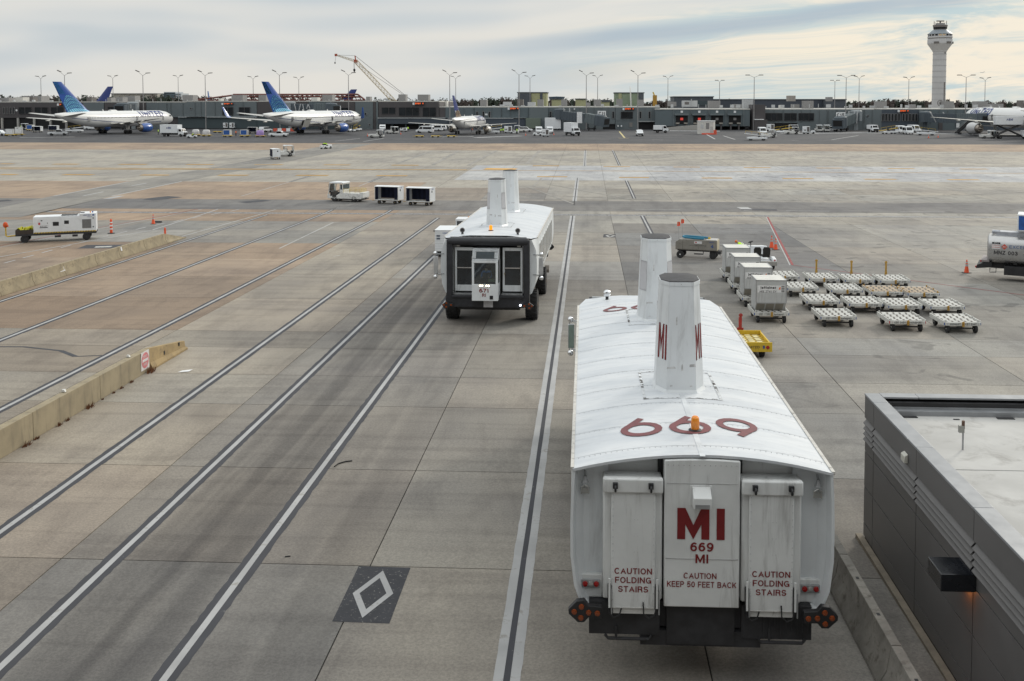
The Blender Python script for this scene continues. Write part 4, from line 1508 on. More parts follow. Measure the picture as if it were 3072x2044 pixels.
  b.lathe([(0.20, -0.012), (0.21, 0.0), (0.20, 0.012), (0.185, 0.0)], 20, 0, M=T(cx - 0.06, yf - 0.40, 2.48) @ RX(radians(-55)))
  b.tube((cx - 0.06, yf - 0.40, 2.48), (cx - 0.06, yf - 0.26, 2.28), 0.025)
  b.build('steering_wheel', BLACK, cab)
  for o_ in (-0.16, 0.16):
    b = B()
    hx = cx + 0.02 + o_
    b.box(hx - 0.11, hx + 0.11, yf - 0.01, yf + 0.03, 1.93, 2.05, 1)
    b.lathe([(0.05, 0.0), (0.045, 0.03), (0.01, 0.04)], 12, 0, axis='y', c=(hx - 0.05, yf + 0.02, 1.99))
    b.lathe([(0.05, 0.0), (0.045, 0.03), (0.01, 0.04)], 12, 0, axis='y', c=(hx + 0.05, yf + 0.02, 1.99))
    b.build('headlight', [HEADLIGHT if not rear_letters else CLEARLENS, CHROME], cab)
  b = B()
  b.text(num, 0.20, T(cx + 0.05, yf + 0.004, 1.65) @ FACE_FRONT, bold=0.02, sx=1.2)
  b.build('lettering', DKRED, cab, 0)
  b = B()
  b.text(code if not rear_letters else 'MI', 0.165, T(cx + 0.05, yf + 0.004, 1.44) @ FACE_FRONT, bold=0.02, sx=1.0)
  b.build('lettering', DKRED, cab, 0)
  b = B()
  b.box(cx - 0.40, cx - 0.24, yf, yf + 0.02, 1.32, 1.50)
  b.build('air_coupling', BLACK, cab)
  # mirrors on both front corners
  for sx in (-1, 1):
    b = B()
    mx = sx * 2.62
    for z in (3.42, 2.42):
      b.path([(sx * 2.05, 15.75, z - 0.06), (sx * 2.3, 15.95, z), (mx, 16.05, z)], 0.02, m=0)
      b.path([(sx * 2.05, 15.75, z - 0.3), (sx * 2.3, 15.85, z - 0.1), (mx, 16.05, z)], 0.014, m=0)
    b.tube((sx * 2.17, 15.8, 2.35), (sx * 2.17, 15.8, 3.42), 0.02)
    b.tube((mx + sx * 0.06, 16.05, 2.3), (mx + sx * 0.06, 16.05, 3.5), 0.018)
    arm = b.build('mirror_arm', STEEL, t)
    b = B()
    b.box(mx - 0.11, mx + 0.11, 16.02, 16.10, 2.44, 3.30)
    b.build('mirror', mat('mirror_shell', (0.55, 0.56, 0.57), 0.35, 0.5), arm, bevel=0.03)
    b = B()
    b.box(mx - 0.095, mx + 0.095, 16.012, 16.02, 2.47, 3.27)
    b.build('mirror_glass', mat('mirror_back_green', (0.22, 0.28, 0.25), 0.2), arm)
    for z in (3.45, 2.28):
      b = B()
      b.ball((mx + sx * 0.02, 16.06, z), 0.11, 12)
      b.build('round_mirror', CHROME, arm)
    # turn signals of the front corners
    ar = B()
    P = [(1.72, 0.86), (1.72, 1.0), (1.92, 1.02), (2.05, 1.12), (2.28, 0.94), (2.14, 0.74), (1.98, 0.74), (1.92, 0.86)]
    ar.prism([(sx * a, z) for a, z in P], 16.26, 16.36, 'y')
    am = ar.build('turn_signal', BLACK, t, bevel=0.01)
    for a, z in ((1.82, 0.93), (2.05, 1.02), (2.18, 0.93), (2.06, 0.83)):
      q = B()
      q.lathe([(0.01, 0.03), (0.045, 0.02), (0.055, 0.0)], 14, 0, axis='y', c=(sx * a, 16.36, z))
      q.build('lens', ORANGE, am)
  if not rear_letters:
    b = B()
    b.lathe([(0.01, 0.05), (0.045, 0.03), (0.05, 0.0)], 12, 0, axis='y', c=(-1.62, 16.3, 0.95))
    b.build('marker_lamp', BLUELIGHT, t)
  return t

A669 = make_lounge('669', 'MI', 'white mobile lounge 669 seen from behind with folding stairs and two roof housings', (2.10, 17.42, gz(17.42)), 0.002, -0.0075, True, 0.0)
fr = Vector((-4.9, 47.75, gz(47.75)))
A671 = make_lounge('671', 'RI', 'white mobile lounge 671 driving towards the viewer with black docking bellows', (fr.x, fr.y, fr.z), pi - 0.018, 0.0075, False, -16.0, 0.16)
# ------------------------------------------------------------------ unseen concourse behind the lens, added and sized to shade the near apron
GREYWALL = mat('grey_wall_panel', (0.20, 0.20, 0.205), 0.6, var=0.08)
b = MB()
b.box(-90, 90, -36, -2.2, -0.3, 22.0)
vb = b.build('shading_concourse', GREYWALL, None, 0)
tag(vb, 'unseen grey concourse block behind the view, added to shade the near apron', 'building')

# ------------------------------------------------------------------ low grey building at the right
PANEL = mat('charcoal_panel', (0.122, 0.118, 0.118), 0.5, 0.0, 0.10, 0.8, dirt=0.06, streak=True)
LOUVRE = mat('charcoal_louvre', (0.14, 0.135, 0.135), 0.5, 0.0, 0.10)
COPING = mat('grey_coping', (0.30, 0.31, 0.325), 0.4, 0.3, 0.08)
MEMBR = mat('roof_membrane', (0.46, 0.455, 0.44), 0.8, 0, 0.14, 0.5, dirt=0.4)
CURB = mat('tan_kerb', (0.22, 0.19, 0.15), 0.9, 0, 0.2, 3, dirt=0.4)
bx = G(2589, 1618)
BX, BY = bx.x, bx.y
ZT = AT(2593.6, 1179.5, BY).z
sb_ = thing('service_building', 'low charcoal panelled building with louvres and flat pale roof', 'building', (0, 0, 0))
g0 = gz(BY)
ycuts = [BY, BY - 0.75]
while ycuts[-1] > 4:
  ycuts.append(ycuts[-1] - 3.05)
b = MB()
b.box(BX + 0.12, 60, ycuts[-1], BY - 0.10, g0 - 0.2, ZT - 0.36)
core = b.build('roof', [MEMBR], sb_, 0)
b = MB()
b.box(BX + 0.03, BX + 0.12, ycuts[-1], BY - 0.03, g0 - 0.2, ZT - 0.05)
b.box(BX + 0.12, 60, BY - 0.10, BY - 0.03, g0 - 0.2, ZT - 0.05)
b.build('backing', mat('panel_joint', (0.02, 0.02, 0.022), 0.8), sb_, 0)
zr = [g0 + 0.12, 0.28, 1.19, 2.08, 2.34]
zf0, zf1 = 2.92, ZT - 0.04
for ya, yb in zip(ycuts[1:], ycuts[:-1]):
  for za, zb in zip(zr[:-1], zr[1:]):
    b = MB()
    b.box(BX, BX + 0.05, ya + 0.016, yb - 0.016, za + 0.012, zb - 0.012)
    b.build('wall_panel', PANEL, sb_, 0)
  b = MB()
  b.box(BX - 0.015, BX + 0.05, ya + 0.011, yb - 0.011, zf0, zf1)
  b.build('fascia_panel', PANEL, sb_, 0)
  for k in range(4):
    z = 2.37 + 0.135 * k
    b = MB()
    b.add([(BX - 0.05, ya + 0.03, z), (BX - 0.05, yb - 0.03, z), (BX + 0.05, yb - 0.03, z + 0.12), (BX + 0.05, ya + 0.03, z + 0.12), (BX - 0.05, ya + 0.03, z + 0.018), (BX - 0.05, yb - 0.03, z + 0.018), (BX + 0.05, yb - 0.03, z + 0.135), (BX + 0.05, ya + 0.03, z + 0.135)],
       [(0, 1, 2, 3), (7, 6, 5, 4), (0, 4, 5, 1), (1, 5, 6, 2), (2, 6, 7, 3), (3, 7, 4, 0)])
    b.build('louvre', LOUVRE, sb_, 0)
  b = MB()
  b.box(BX - 0.03, BX + 0.33, ya + 0.006, yb - 0.006, ZT - 0.05, ZT)
  b.build('coping', COPING, sb_, bevel=0.008)
for k in range(8):
  xa = BX + (0.335 if k == 0 else 1.2 + (k - 1) * 3.05)
  xb = BX + 1.2 + k * 3.05
  b = MB()
  b.box(xa + 0.006, xb - 0.006, BY - 0.30, BY + 0.03, ZT - 0.05, ZT)
  b.build('coping', COPING, sb_, bevel=0.008)
  for za, zb in zip(zr[:-1] + [zf0], zr[1:] + [zf1]):
    b = MB()
    b.box((BX if k == 0 else xa) + 0.011, xb - 0.011, BY - 0.05, BY, za + 0.009, zb - 0.009)
    b.build('wall_panel', PANEL, sb_, 0)
  for q in range(4):
    b = MB()
    z = 2.37 + 0.135 * q
    b.box(xa + 0.03, xb - 0.03, BY - 0.03, BY + 0.05, z, z + 0.05)
    b.build('louvre', LOUVRE, sb_, 0)
b = MB()
b.box(BX + 0.33, 58, BY - 0.42, BY - 0.30, ZT - 0.37, ZT - 0.10, 1)
b.box(BX + 0.33, 58, BY - 0.62, BY - 0.42, ZT - 0.37, ZT - 0.25, 0)
b.box(BX + 0.34, 58, BY - 0.44, BY - 0.42, ZT - 0.25, ZT - 0.20, 0)
b.build('roof_gutter', [COPING, BLACK], sb_, 0)
b = MB()
for x, w in ((BX + 0.75, 0.55), (BX + 3.1, 0.4)):
  b.cbox((x, BY - 0.72, ZT - 0.352), (w, 0.12, 0.015))
b.cbox((BX + 1.9, BY - 0.85, ZT - 0.352), (0.14, 0.05, 0.012))
b.build('roof_stain', BLACK, sb_, 0)
b = MB()
for y in (BY - 4.1, BY - 8.7):
  b.box(BX + 0.34, 58, y, y + 0.02, ZT - 0.36, ZT - 0.352)
b.box(BX + 3.9, BX + 3.92, 4, BY - 0.7, ZT - 0.36, ZT - 0.353)
b.build('membrane_seam', mat('seam_membrane', (0.36, 0.36, 0.35), 0.8), sb_, 0)
# vent post on the roof
pv = AT(2886, 1440, 21.3)
b = MB()
b.tube((pv.x, 21.3, ZT - 0.36), (pv.x, 21.3, ZT + 0.08), 0.02, n=8)
b.cbox((pv.x - 0.04, 21.3, ZT + 0.10), (0.11, 0.08, 0.15), 1)
b.tube((pv.x, 21.3, ZT + 0.1), (pv.x, 21.3, ZT + 0.28), 0.035, n=8, m=2)
b.build('roof_vent', [STEEL, mat('vent_grey', (0.3, 0.3, 0.28), 0.6), mat('vent_rust', (0.12, 0.07, 0.05), 0.8)], sb_)
b = MB()
b.prism([(BX - 0.02, 2.98), (BX - 0.02, 3.18), (BX - 0.10, 3.13), (BX - 0.10, 2.98)], 20.9, 21.15, 'y')
b.build('emergency_lamp', mat('lamp_cream', (0.55, 0.54, 0.48), 0.4), sb_, bevel=0.01)
# black wall lamp with an orange glow below it
wy = 17.55
lampb = MB()
lampb.box(BX - 0.62, BX - 0.005, wy - 0.34, wy + 0.34, 2.04, 2.36)
wl = lampb.build('wall_lamp', mat('gloss_black', (0.01, 0.012, 0.016), 0.25, coat=0.5), sb_, bevel=0.012)
q = MB()
q.cbox((BX - 0.14, wy, 2.035), (0.2, 0.4, 0.006))
q.build('lamp_lens', mat('lit_sodium_lens', (0.6, 0.2, 0.05), 0.4, emit=(1.0, 0.32, 0.06), estr=2.0), wl, 0)
pl_d = bpy.data.lights.new('wall_lamp_light', 'POINT')
pl_d.energy = 2.2
pl_d.color = (1.0, 0.33, 0.08)
pl_d.shadow_soft_size = 0.08
pl = bpy.data.objects.new('wall_lamp_light', pl_d)
COL.objects.link(pl)
pl.location = (BX - 0.13, wy, 1.97)
pl.parent = wl
b = MB()
b.box(BX - 0.16, BX - 0.005, 8, BY + 0.1, g0 - 0.2, g0 + 0.11)
b.build('kerb', CURB, sb_, 0)

# ------------------------------------------------------------------ barriers
JERSEY = [(-.305, 0), (.305, 0), (.305, .09), (.17, .33), (.095, .82), (-.095, .82), (-.17, .33), (-.305, .09)]
STAINED = mat('stained_concrete', (0.27, 0.255, 0.23), 0.9, 0, 0.22, 1.6, dirt=0.75, bump=0.3)
TANCON = mat('tan_concrete', (0.31, 0.26, 0.175), 0.9, 0, 0.16, 1.3, dirt=0.6, bump=0.2)
TANWALL = mat('tan_wall_concrete', (0.31, 0.26, 0.175), 0.9, 0, 0.14, 1.2, dirt=0.5, bump=0.15, streak=True)

def jersey(label, x, y0, y1, material, group, end=None):
  t = thing('jersey_barrier', label, 'barrier', (x, y0, gz(y0)), 0, group)
  L = y1 - y0
  dzv = gz(y1) - gz(y0)
  b = MB()
  s0 = [(px, 0.015, pz) for px, pz in JERSEY]
  s1 = [(px, L - 0.015, pz + dzv) for px, pz in JERSEY]
  if end == 'taper':
    s1 = [(px * 1.0, L, (0.06 if pz > 0.2 else pz) + dzv) for px, pz in JERSEY]
  b.loft([s1, s0])
  b.build('barrier_body', material, t, bevel=0.012)
  if end != 'taper':
    k = MB()
    for yy in (L * 0.3, L * 0.7):
      k.cbox((0, yy, 0.823 + dzv * yy / L), (0.06, 0.09, 0.006))
    k.build('lifting_slot', BLACK, t, 0)
  return t

JX = 5.78 * 10.7 / 10.8
ye = 14.4
names_r = ['nearest stained concrete barrier beside the low charcoal building, bottom edge of view', 'stained concrete barrier between lounge 669 and the charcoal building', 'far concrete barrier half hidden behind lounge 669 beside charcoal building']
for k in range(3):
  jersey(names_r[k], JX, ye + 3.72 * k - 0.28, ye + 3.72 * (k + 1) - 0.28, STAINED, 'concrete barriers by the charcoal building')
# far left row
xl = G(199.6, 828).x - 0.305
ys = [G(u, v).y for u, v in ((0, 889.9), (102, 857.8), (199.6, 828), (285, 798), (363.5, 775.8), (434.8, 752), (497.7, 731.9), (551, 714))]
ys = [ys[0] - 3.7] + ys
labels = ['tan concrete barrier cut by the left picture edge, far row', 'leftmost full tan concrete barrier of the far row', 'tan barrier of the far row with one torn white notice', 'tan barrier of the far row right of the white notices', 'plain tan barrier in the middle of the far row', 'tan barrier of the far row with a small white tag', 'last full-height tan barrier of the far row beside orange post', 'tan wedge-shaped end barrier of the far row']
for k in range(8):
  t = jersey(labels[k], xl, ys[k], ys[k + 1], TANCON, 'tan barriers of the far row', 'taper' if k == 7 else None)
  if k in (1, 2, 5):
    nb = MB()
    L = ys[k + 1] - ys[k]
    spots = {1: [(0.25, .42, .62)], 2: [(0.35, .40, .5), (3.1, .42, .62)], 5: [(0.25, .62, .2)]}[k]
    for yy, zz, w in spots:
      nb.add([(.172, yy, zz - .12), (.172, yy + w, zz - .12), (.118, yy + w, zz + .18), (.122, yy, zz + .14)], [(0, 1, 2, 3)])
    nb.build('notice', mat('notice_white', (0.7, 0.71, 0.72), 0.6), t, 0)
# near left wall
wx = G(0, 1379).x
wy_ = [G(98, 1318.6).y - 8.8, G(98, 1318.6).y - 4.4, G(98, 1318.6).y, G(275.8, 1199).y, G(449.6, 1111).y]
labs = ['nearest tan wall section at the left picture edge', 'tan wall section at left edge with reflector on top', 'tan wall section between two joints on the left', 'tan wall section carrying the no-entry sign']
wall_parts = []
for k in range(4):
  y0, y1 = wy_[k], wy_[k + 1]
  t = thing('barrier_wall', labs[k], 'barrier', (wx - 0.16, y0, gz(y0)), 0, 'tan wall sections on the left')
  b = MB()
  L = y1 - y0
  dzv = gz(y1) - gz(y0)
  P = [(-.20, 0), (.16, 0), (.145, .90), (-.145, .90), (-.17, .2)]
  b.loft([[(x, L - .008, z + dzv) for x, z in P], [(x, .008, z) for x, z in P]])
  b.build('wall_body', TANWALL, t, bevel=0.012)
  wall_parts.append(t)
y0, y1 = wy_[4], G(546.9, 1047.6).y
t = thing('barrier_end', 'tan sloping end piece of the near left wall', 'barrier', (wx - 0.16, y0, gz(y0)), 0, 'tan wall sections on the left')
b = MB()
L = y1 - y0
dzv = gz(y1) - gz(y0)
P0 = [(-.25, 0), (.25, 0), (.25, .08), (.14, .30), (.10, .90), (-.10, .90), (-.14, .30), (-.25, .08)]
P1 = [(x, z * 0.42 if z > .2 else z) for x, z in P0]
b.loft([[(x, L, z + dzv) for x, z in P1], [(x, .03, z) for x, z in P0]])
b.build('wall_body', mat('ochre_concrete', (0.34, 0.25, 0.13), 0.9, 0, 0.16, 1.3, dirt=0.5), t, bevel=0.012)
k = MB()
for yy, zz in ((1.4, 0.36), (2.9, 0.36)):
  k.cbox((.135, yy, zz), (.02, .10, .16))
k.build('lifting_slot', BLACK, t, 0)
for (k_, yy) in ((2, 2.2), (3, 2.6)):
  b = MB()
  b.prism([(-.12, .9), (.02, .9), (-.02, .98), (-.10, .98)], yy, yy + .09, 'y')
  b.build('reflector', mat('reflector_white', (0.6, 0.6, 0.58), 0.4), wall_parts[k_])
# no-entry sign on the wall
sy = G(430, 1113).y - 0.35
t = thing('no_entry_sign', 'small faded red and white DO NOT ENTER sign on the tan wall', 'sign', (wx - 0.005, sy, gz(sy)), 0)
b = MB()
b.box(0.0, 0.012, -0.35, 0.35, 0.16, 0.90)
b.build('plate', mat('sign_white', (0.7, 0.68, 0.68), 0.5), t)
b = MB()
b.lathe([(0.32, 0.012), (0.32, 0.016)], 28, 0, axis='x', c=(0, 0, 0.54))
disc = b.build('disc', mat('faded_sign_red', (0.62, 0.20, 0.22), 0.6), t)
b = MB()
b.box(0.016, 0.019, -0.25, 0.25, 0.49, 0.60)
b.build('bar', MATS['sign_white'], disc)
b = MB()
b.text('DO NOT', 0.095, T(0.019, 0, 0.655) @ FACE_RIGHT, sx=0.85)
b.build('lettering', MATS['sign_white'], disc, 0)
b = MB()
b.text('ENTER', 0.095, T(0.019, 0, 0.335) @ FACE_RIGHT, sx=0.85)
b.build('lettering', MATS['sign_white'], disc, 0)

# dry weeds along the wall foot
WEED = mat('dry_weed', (0.17, 0.075, 0.035), 0.9, var=0.3)
for i, (u, v, s) in enumerate(((436, 1118, 0.85), (386, 1148, 0.3), (356, 1166, 0.28), (262, 1224, 0.55), (200, 1262, 0.3), (180, 1278, 0.35), (107, 1318, 0.3), (75, 1338, 0.5), (330, 1180, 0.22), (290, 1200, 0.2))):
  p = G(u, v)
  b = MB()
  for k in range(int(60 * s) + 18):
    a = random.uniform(0, 2 * pi)
    r = random.uniform(0, 0.5) * s
    h = random.uniform(0.08, 0.42) * s
    x, y = 0.10 + abs(r * cos(a)) * 0.6, r * sin(a)
    dx_, dy_ = random.uniform(-.12, .2) * s, random.uniform(-.16, .16) * s
    b.add([(x - .012, y, 0), (x + .012, y, 0), (x + dx_, y + dy_, h)], [(0, 1, 2)])
  o = b.build('weed', WEED, None, 0, loc=(wx - 0.05, p.y, p.z))
  tag(o, ['large dry brown weed below the no-entry sign', 'brown weed just left of the no-entry sign', 'second brown weed left of the no-entry sign', 'wide brown weed at the middle of the tan wall foot', 'brown weed left of the tan wall middle', 'brown weed between two joints of the tan wall', 'brown weed right of the leftmost wall joint', 'brown weed left of the leftmost wall joint', 'low brown tuft third from the no-entry sign', 'low brown tuft right of the wide weed'][i], 'weed', 'dry weeds along the wall')
# litter
p = G(533, 1118)
b = MB()
b.add([(0, 0, .01), (.42, .12, .02), (.50, .34, .05), (.10, .20, .03)], [(0, 1, 2, 3)])
b.add([(0, 0, .012), (.42, .12, .022), (.38, .05, .03)], [(0, 2, 1)])
o = b.build('litter_paper', mat('paper_white', (0.8, 0.8, 0.8), 0.7), None, 0, loc=p)
tag(o, 'flat scrap of white paper lying on the concrete right of the wall', 'litter')
b = MB()
b.path([(0, 0, .02), (.06, .25, .02), (.22, .42, .02), (.42, .5, .02)], .018)
p = G(1003, 1402)
o = b.build('rubber_strip', RUBBER, None, 0, loc=p)
tag(o, 'curved black strip of rubber lying beside a lane line', 'litter')
b = MB()
b.cbox((0, 0, .012), (.13, .03, .02), M=RZ(.3))
o = b.build('rubber_scrap', RUBBER, None, 0, loc=G(863, 1671))
tag(o, 'short black scrap of rubber on bare concrete left of the diamond', 'litter')

# ------------------------------------------------------------------ cones
def cone(label, u, v, h=0.75, x_off=0.0, y_off=0.0, group='traffic cones', rz=0.3):
  p = G(u, v)
  y = p.y + y_off
  t = thing('traffic_cone', label, 'traffic cone', (p.x + x_off, y, gz(y)), rz, group)
  b = MB()
  b.box(-.19 * h / .75, .19 * h / .75, -.19 * h / .75, .19 * h / .75, 0, .04)
  b.build('base', BLACK, t, bevel=0.01)
  b = MB()
  b.lathe([(.145 * h / .75, .04), (.13 * h / .75, .08), (.03, h), (.0, h)], 14, 0, cap=False)
  b.build('cone_body', CONE, t)
  for k0, k1 in ((.50, .66), (.74, .84)):
    r = lambda k: .13 * h / .75 + (.03 - .13 * h / .75) * (k * h - .08) / (h - .08) + .003
    b = MB()
    b.lathe([(r(k0), k0 * h), (r(k1), k1 * h)], 14, 0, cap=False)
    b.build('reflective_collar', mat('collar_silver', (0.42, 0.41, 0.42), 0.5), t)
  return t

def delineator(label, u, v, h):
  p = G(u, v)
  t = thing('channel_post', label, 'traffic post', p, 0)
  b = MB()
  b.lathe([(.30, 0), (.30, .05), (.12, .07)], 12, 0)
  b.build('base', BLACK, t)
  b = MB()
  b.lathe([(.115, .06), (.11, .3), (.095, h * .93), (.05, h * .95), (.05, h), (0, h)], 14, 0, cap=False)
  b.build('post', CONE, t)
  for k0, k1 in ((.28, .40), (.50, .60), (.72, .80)):
    b = MB()
    b.lathe([(.113, k0 * h), (.105, k1 * h)], 14, 0, cap=False)
    b.build('white_band', REFL, t)
  return t

delineator('tall orange and white striped channel post right of the power unit', 333.8, 701, 1.28)
cone('orange traffic cone beside a black weight on the left road edge', 460, 672.5, .92)
b = MB()
b.box(-.35, .35, -.15, .15, 0, .14)
p = G(474, 668)
o = b.build('ballast_block', CHASSIS, None, bevel=0.03, loc=p)
tag(o, 'black ballast block lying right of the left orange cone', 'weight')
q = G(470, 727)
t = thing('marker_post', 'short bright orange post peeking above the far tan barriers', 'traffic post', (xl - .55, 77.6, gz(77.6)), 0)
b = MB()
b.lathe([(.09, 0), (.075, 1.0), (.05, 1.12), (.0, 1.13)], 12, 0, cap=False)
b.build('post', CONE, t)
b = MB()
b.lathe([(.2, 0), (.2, .04), (.1, .05)], 12, 0)
b.build('base', BLACK, t)
cone('single orange cone with silver collar near the fuel truck', 2899.6, 819, .88)
cone('front cone of the pair by the red line right of the tractor', 2327, 749.6, .88)
cone('rear cone of the pair by the red line right of the tractor', 2322, 746, .98, -0.12, 0.35, rz=0.9)
# ------------------------------------------------------------------ cargo dollies
ROLLER = mat('roller_white', (0.60, 0.60, 0.57), 0.5, var=0.06, scale=6)
ROLLER_R = mat('roller_rusty', (0.48, 0.38, 0.27), 0.7, var=0.3, scale=6, dirt=0.5)
DOLLYW = mat('dolly_white', (0.58, 0.58, 0.55), 0.6, var=0.1, scale=3, dirt=0.55)
DECKD = mat('dolly_deck_dark', (0.11, 0.10, 0.09), 0.8, var=0.3)
INK = mat('black_ink', (0.02, 0.02, 0.025), 0.7)
BLUEINK = mat('blue_sticker', (0.03, 0.08, 0.28), 0.6)
REDINK = mat('red_sticker', (0.45, 0.04, 0.04), 0.6)
RUSTY = mat('rust_yellow_bar', (0.42, 0.24, 0.04), 0.7, var=0.25, scale=6, dirt=0.4)
WHITEPLATE = mat('white_plate', (0.70, 0.70, 0.70), 0.5)

def make_dolly(label, loc, rz=0.0, code='CBT 1975', name='swissport', rusty=False, bar=False, ends=BLUEINK, group='empty cargo dollies on the stand', w=1.80, d=2.05):
  t = thing('cargo_dolly', label, 'cargo dolly', loc, rz, group)
  z0, z1 = 0.38, 0.54
  b = MB()
  h = w / 2
  out = [(-h, 0.12), (-h + 0.12, 0), (h - 0.12, 0), (h, 0.12), (h, d - 0.12), (h - 0.12, d), (-h + 0.12, d), (-h, d - 0.12)]
  b.prism(out, z0, z1, 'z')
  b.build('frame', DOLLYW, t, bevel=0.012)
  b = MB()
  b.box(-h + 0.09, h - 0.09, 0.09, d - 0.09, z1 - 0.04, z1 + 0.004)
  deck = b.build('deck', DECKD, t, 0)
  b = MB()
  nx, ny = 5, 7
  for i in range(nx):
    for j in range(ny):
      x0 = -h + 0.13 + (w - 0.26) * i / nx
      x1 = -h + 0.13 + (w - 0.26) * (i + 1) / nx
      y0 = 0.13 + (d - 0.26) * j / ny
      y1 = 0.13 + (d - 0.26) * (j + 1) / ny
      o = 0.02 if j % 2 else 0.08
      b.box(x0 + o, x1 - (0.08 if j % 2 else 0.02), y0 + 0.035, y1 - 0.035, z1, z1 + 0.014)
  b.build('rollers', ROLLER_R if rusty else ROLLER, deck, 0)['kind'] = 'stuff'
  for xa in (-h, h - 0.05):
    b = MB()
    b.box(xa, xa + 0.05, 0.12, d - 0.12, z1, z1 + 0.05)
    b.build('side_rail', DOLLYW if not rusty else ROLLER_R, t, 0)
  for (x, y) in ((-h + 0.12, 0.14), (h - 0.12, 0.14), (-h + 0.12, d - 0.14), (h - 0.12, d - 0.14), (-h + 0.05, d * .5), (h - 0.05, d * .5)):
    b = MB()
    b.box(x - 0.03, x + 0.03, y - 0.03, y + 0.03, z1 + 0.002, z1 + 0.10)
    b.build('container_stop', RUSTY if rusty else DOLLYW, t, 0)
  b = MB()
  b.box(-0.05, 0.05, -0.05, 0.02, z0 - 0.04, z1 + 0.02)
  b.tube((0, -0.06, z0 - 0.02), (0, -0.06, z1 + 0.07), 0.022, n=6)
  b.build('hitch', RUSTY, t)
  for s in (-1, 1):
    b = MB()
    x0, x1 = sorted((s * (h - 0.02), s * (h - 0.16)))
    b.add([(x0, -0.003 if abs(x0) < abs(x1) else 0.085, z0 + 0.02), (x1, -0.003 if abs(x1) < abs(x0) else 0.085, z0 + 0.02), (x1, -0.003 if abs(x1) < abs(x0) else 0.085, z1 - 0.02), (x0, -0.003 if abs(x0) < abs(x1) else 0.085, z1 - 0.02)], [(0, 1, 2, 3)])
    b.build('corner_sticker', ends, t, 0)
  for w_, x_ in ((code, -0.38), (name, 0.36)):
    if w_:
      b = MB()
      b.text(w_, 0.10, T(x_, -0.004, z0 + 0.045) @ FACE_REAR, sx=0.92)
      b.build('lettering', INK, t, 0)
  for x in (-h + 0.24, h - 0.24):
    for y in (0.22, d - 0.26):
      wheel('wheel', t, x, y, 0.20, 0.13, DOLLYW)
  for y in (0.26, d - 0.26):
    b = MB()
    b.box(-h + 0.3, h - 0.3, y - 0.03, y + 0.03, 0.18, 0.24)
    b.build('axle', CHASSIS, t, 0)
  if bar:
    b = MB()
    b.box(-0.07, 0.07, d - 0.02, d + 0.03, 0.40, 0.72)
    b.box(-0.055, 0.055, d, d + 0.02, 0.70, 1.22)
    b.lathe([(0.055, -0.02), (0.085, 0.0), (0.055, 0.02), (0.04, 0.0)], 14, 0, axis='y', c=(0, d + 0.01, 1.30))
    b.build('tow_bar', RUSTY, t)
  return t

def Z4(x, y):
  """pixel of the dolly close-up to photo pixel"""
  return 2140 + x / 2.874, 680 + y / 2.874

DOLLIES = [  # front wheel row in close-up pixels, code, rusty, bar, text
  (1070, 862, 'CBT 1975', 'swissport', 0, 0, 'front left empty dolly of the block, reading CBT 1975'),
  (1662, 900, 'CBT 2407', 'SWISSPORT', 0, 0, 'front dolly with red chequered corners in the near row'),
  (2135, 914, 'swissport', 'CBT 2442', 0, 0, 'front right empty dolly of the block, nearest the fuel truck'),
  (940, 722, '', 'CBT 99', 0, 0, 'second row empty dolly at the left end'),
  (1308, 744, '', 'CBT 999', 0, 0, 'second row empty dolly with red scrawl, second from left'),
  (1645, 762, '', 'CBT 598', 0, 0, 'second row empty dolly behind the red-cornered one'),
  (2008, 770, '', 'CBT 1000', 0, 0, 'second row empty dolly at the right end'),
  (765, 604, '', 'CBT 364', 0, 0, 'third row dolly with blue front beside the nearest container'),
  (1145, 622, '', 'CBT 9987', 0, 0, 'third row empty dolly, second from left'),
  (1490, 640, '', 'CBT 8110', 1, 0, 'third row dolly with brown rusted deck, third from left'),
  (1803, 650, '', 'CBT 1082', 1, 0, 'third row rusted dolly at the right end'),
  (610, 500, '', 'CBT 2500', 0, 0, 'back row dolly half hidden behind the containers'),
  (946, 518, '', 'CBT 4086', 0, 1, 'back row dolly with raised tow bar, left of three'),
  (1255, 530, '', 'CBT 996', 0, 1, 'back row dolly with raised tow bar, middle of three'),
  (1560, 536, '', 'CBT 2108', 0, 1, 'back row dolly with raised tow bar, right of three'),
]
for k, (x, y, c, n, rust, bar, lab) in enumerate(DOLLIES):
  p = G(*Z4(x, y))
  rnd = random.Random(k)
  make_dolly(lab, (p.x, p.y - 0.26, p.z), rnd.uniform(-0.02, 0.02) + (0.03 if k == 1 else 0), c, n, bool(rust), bool(bar), REDINK if k == 1 else BLUEINK)

# ------------------------------------------------------------------ container line
CONT = mat('container_alu', (0.50, 0.51, 0.51), 0.5, 0.15, 0.06, 2, dirt=0.25, streak=True)
CONT_T = mat('container_top', (0.66, 0.65, 0.61), 0.6, 0, 0.08, 1.5, dirt=0.3)
CONT_L = mat('container_lower_shade', (0.30, 0.28, 0.24), 0.6, 0.1, 0.1, 2, dirt=0.2)  # darker colour paints in the shade of the downward-facing slope

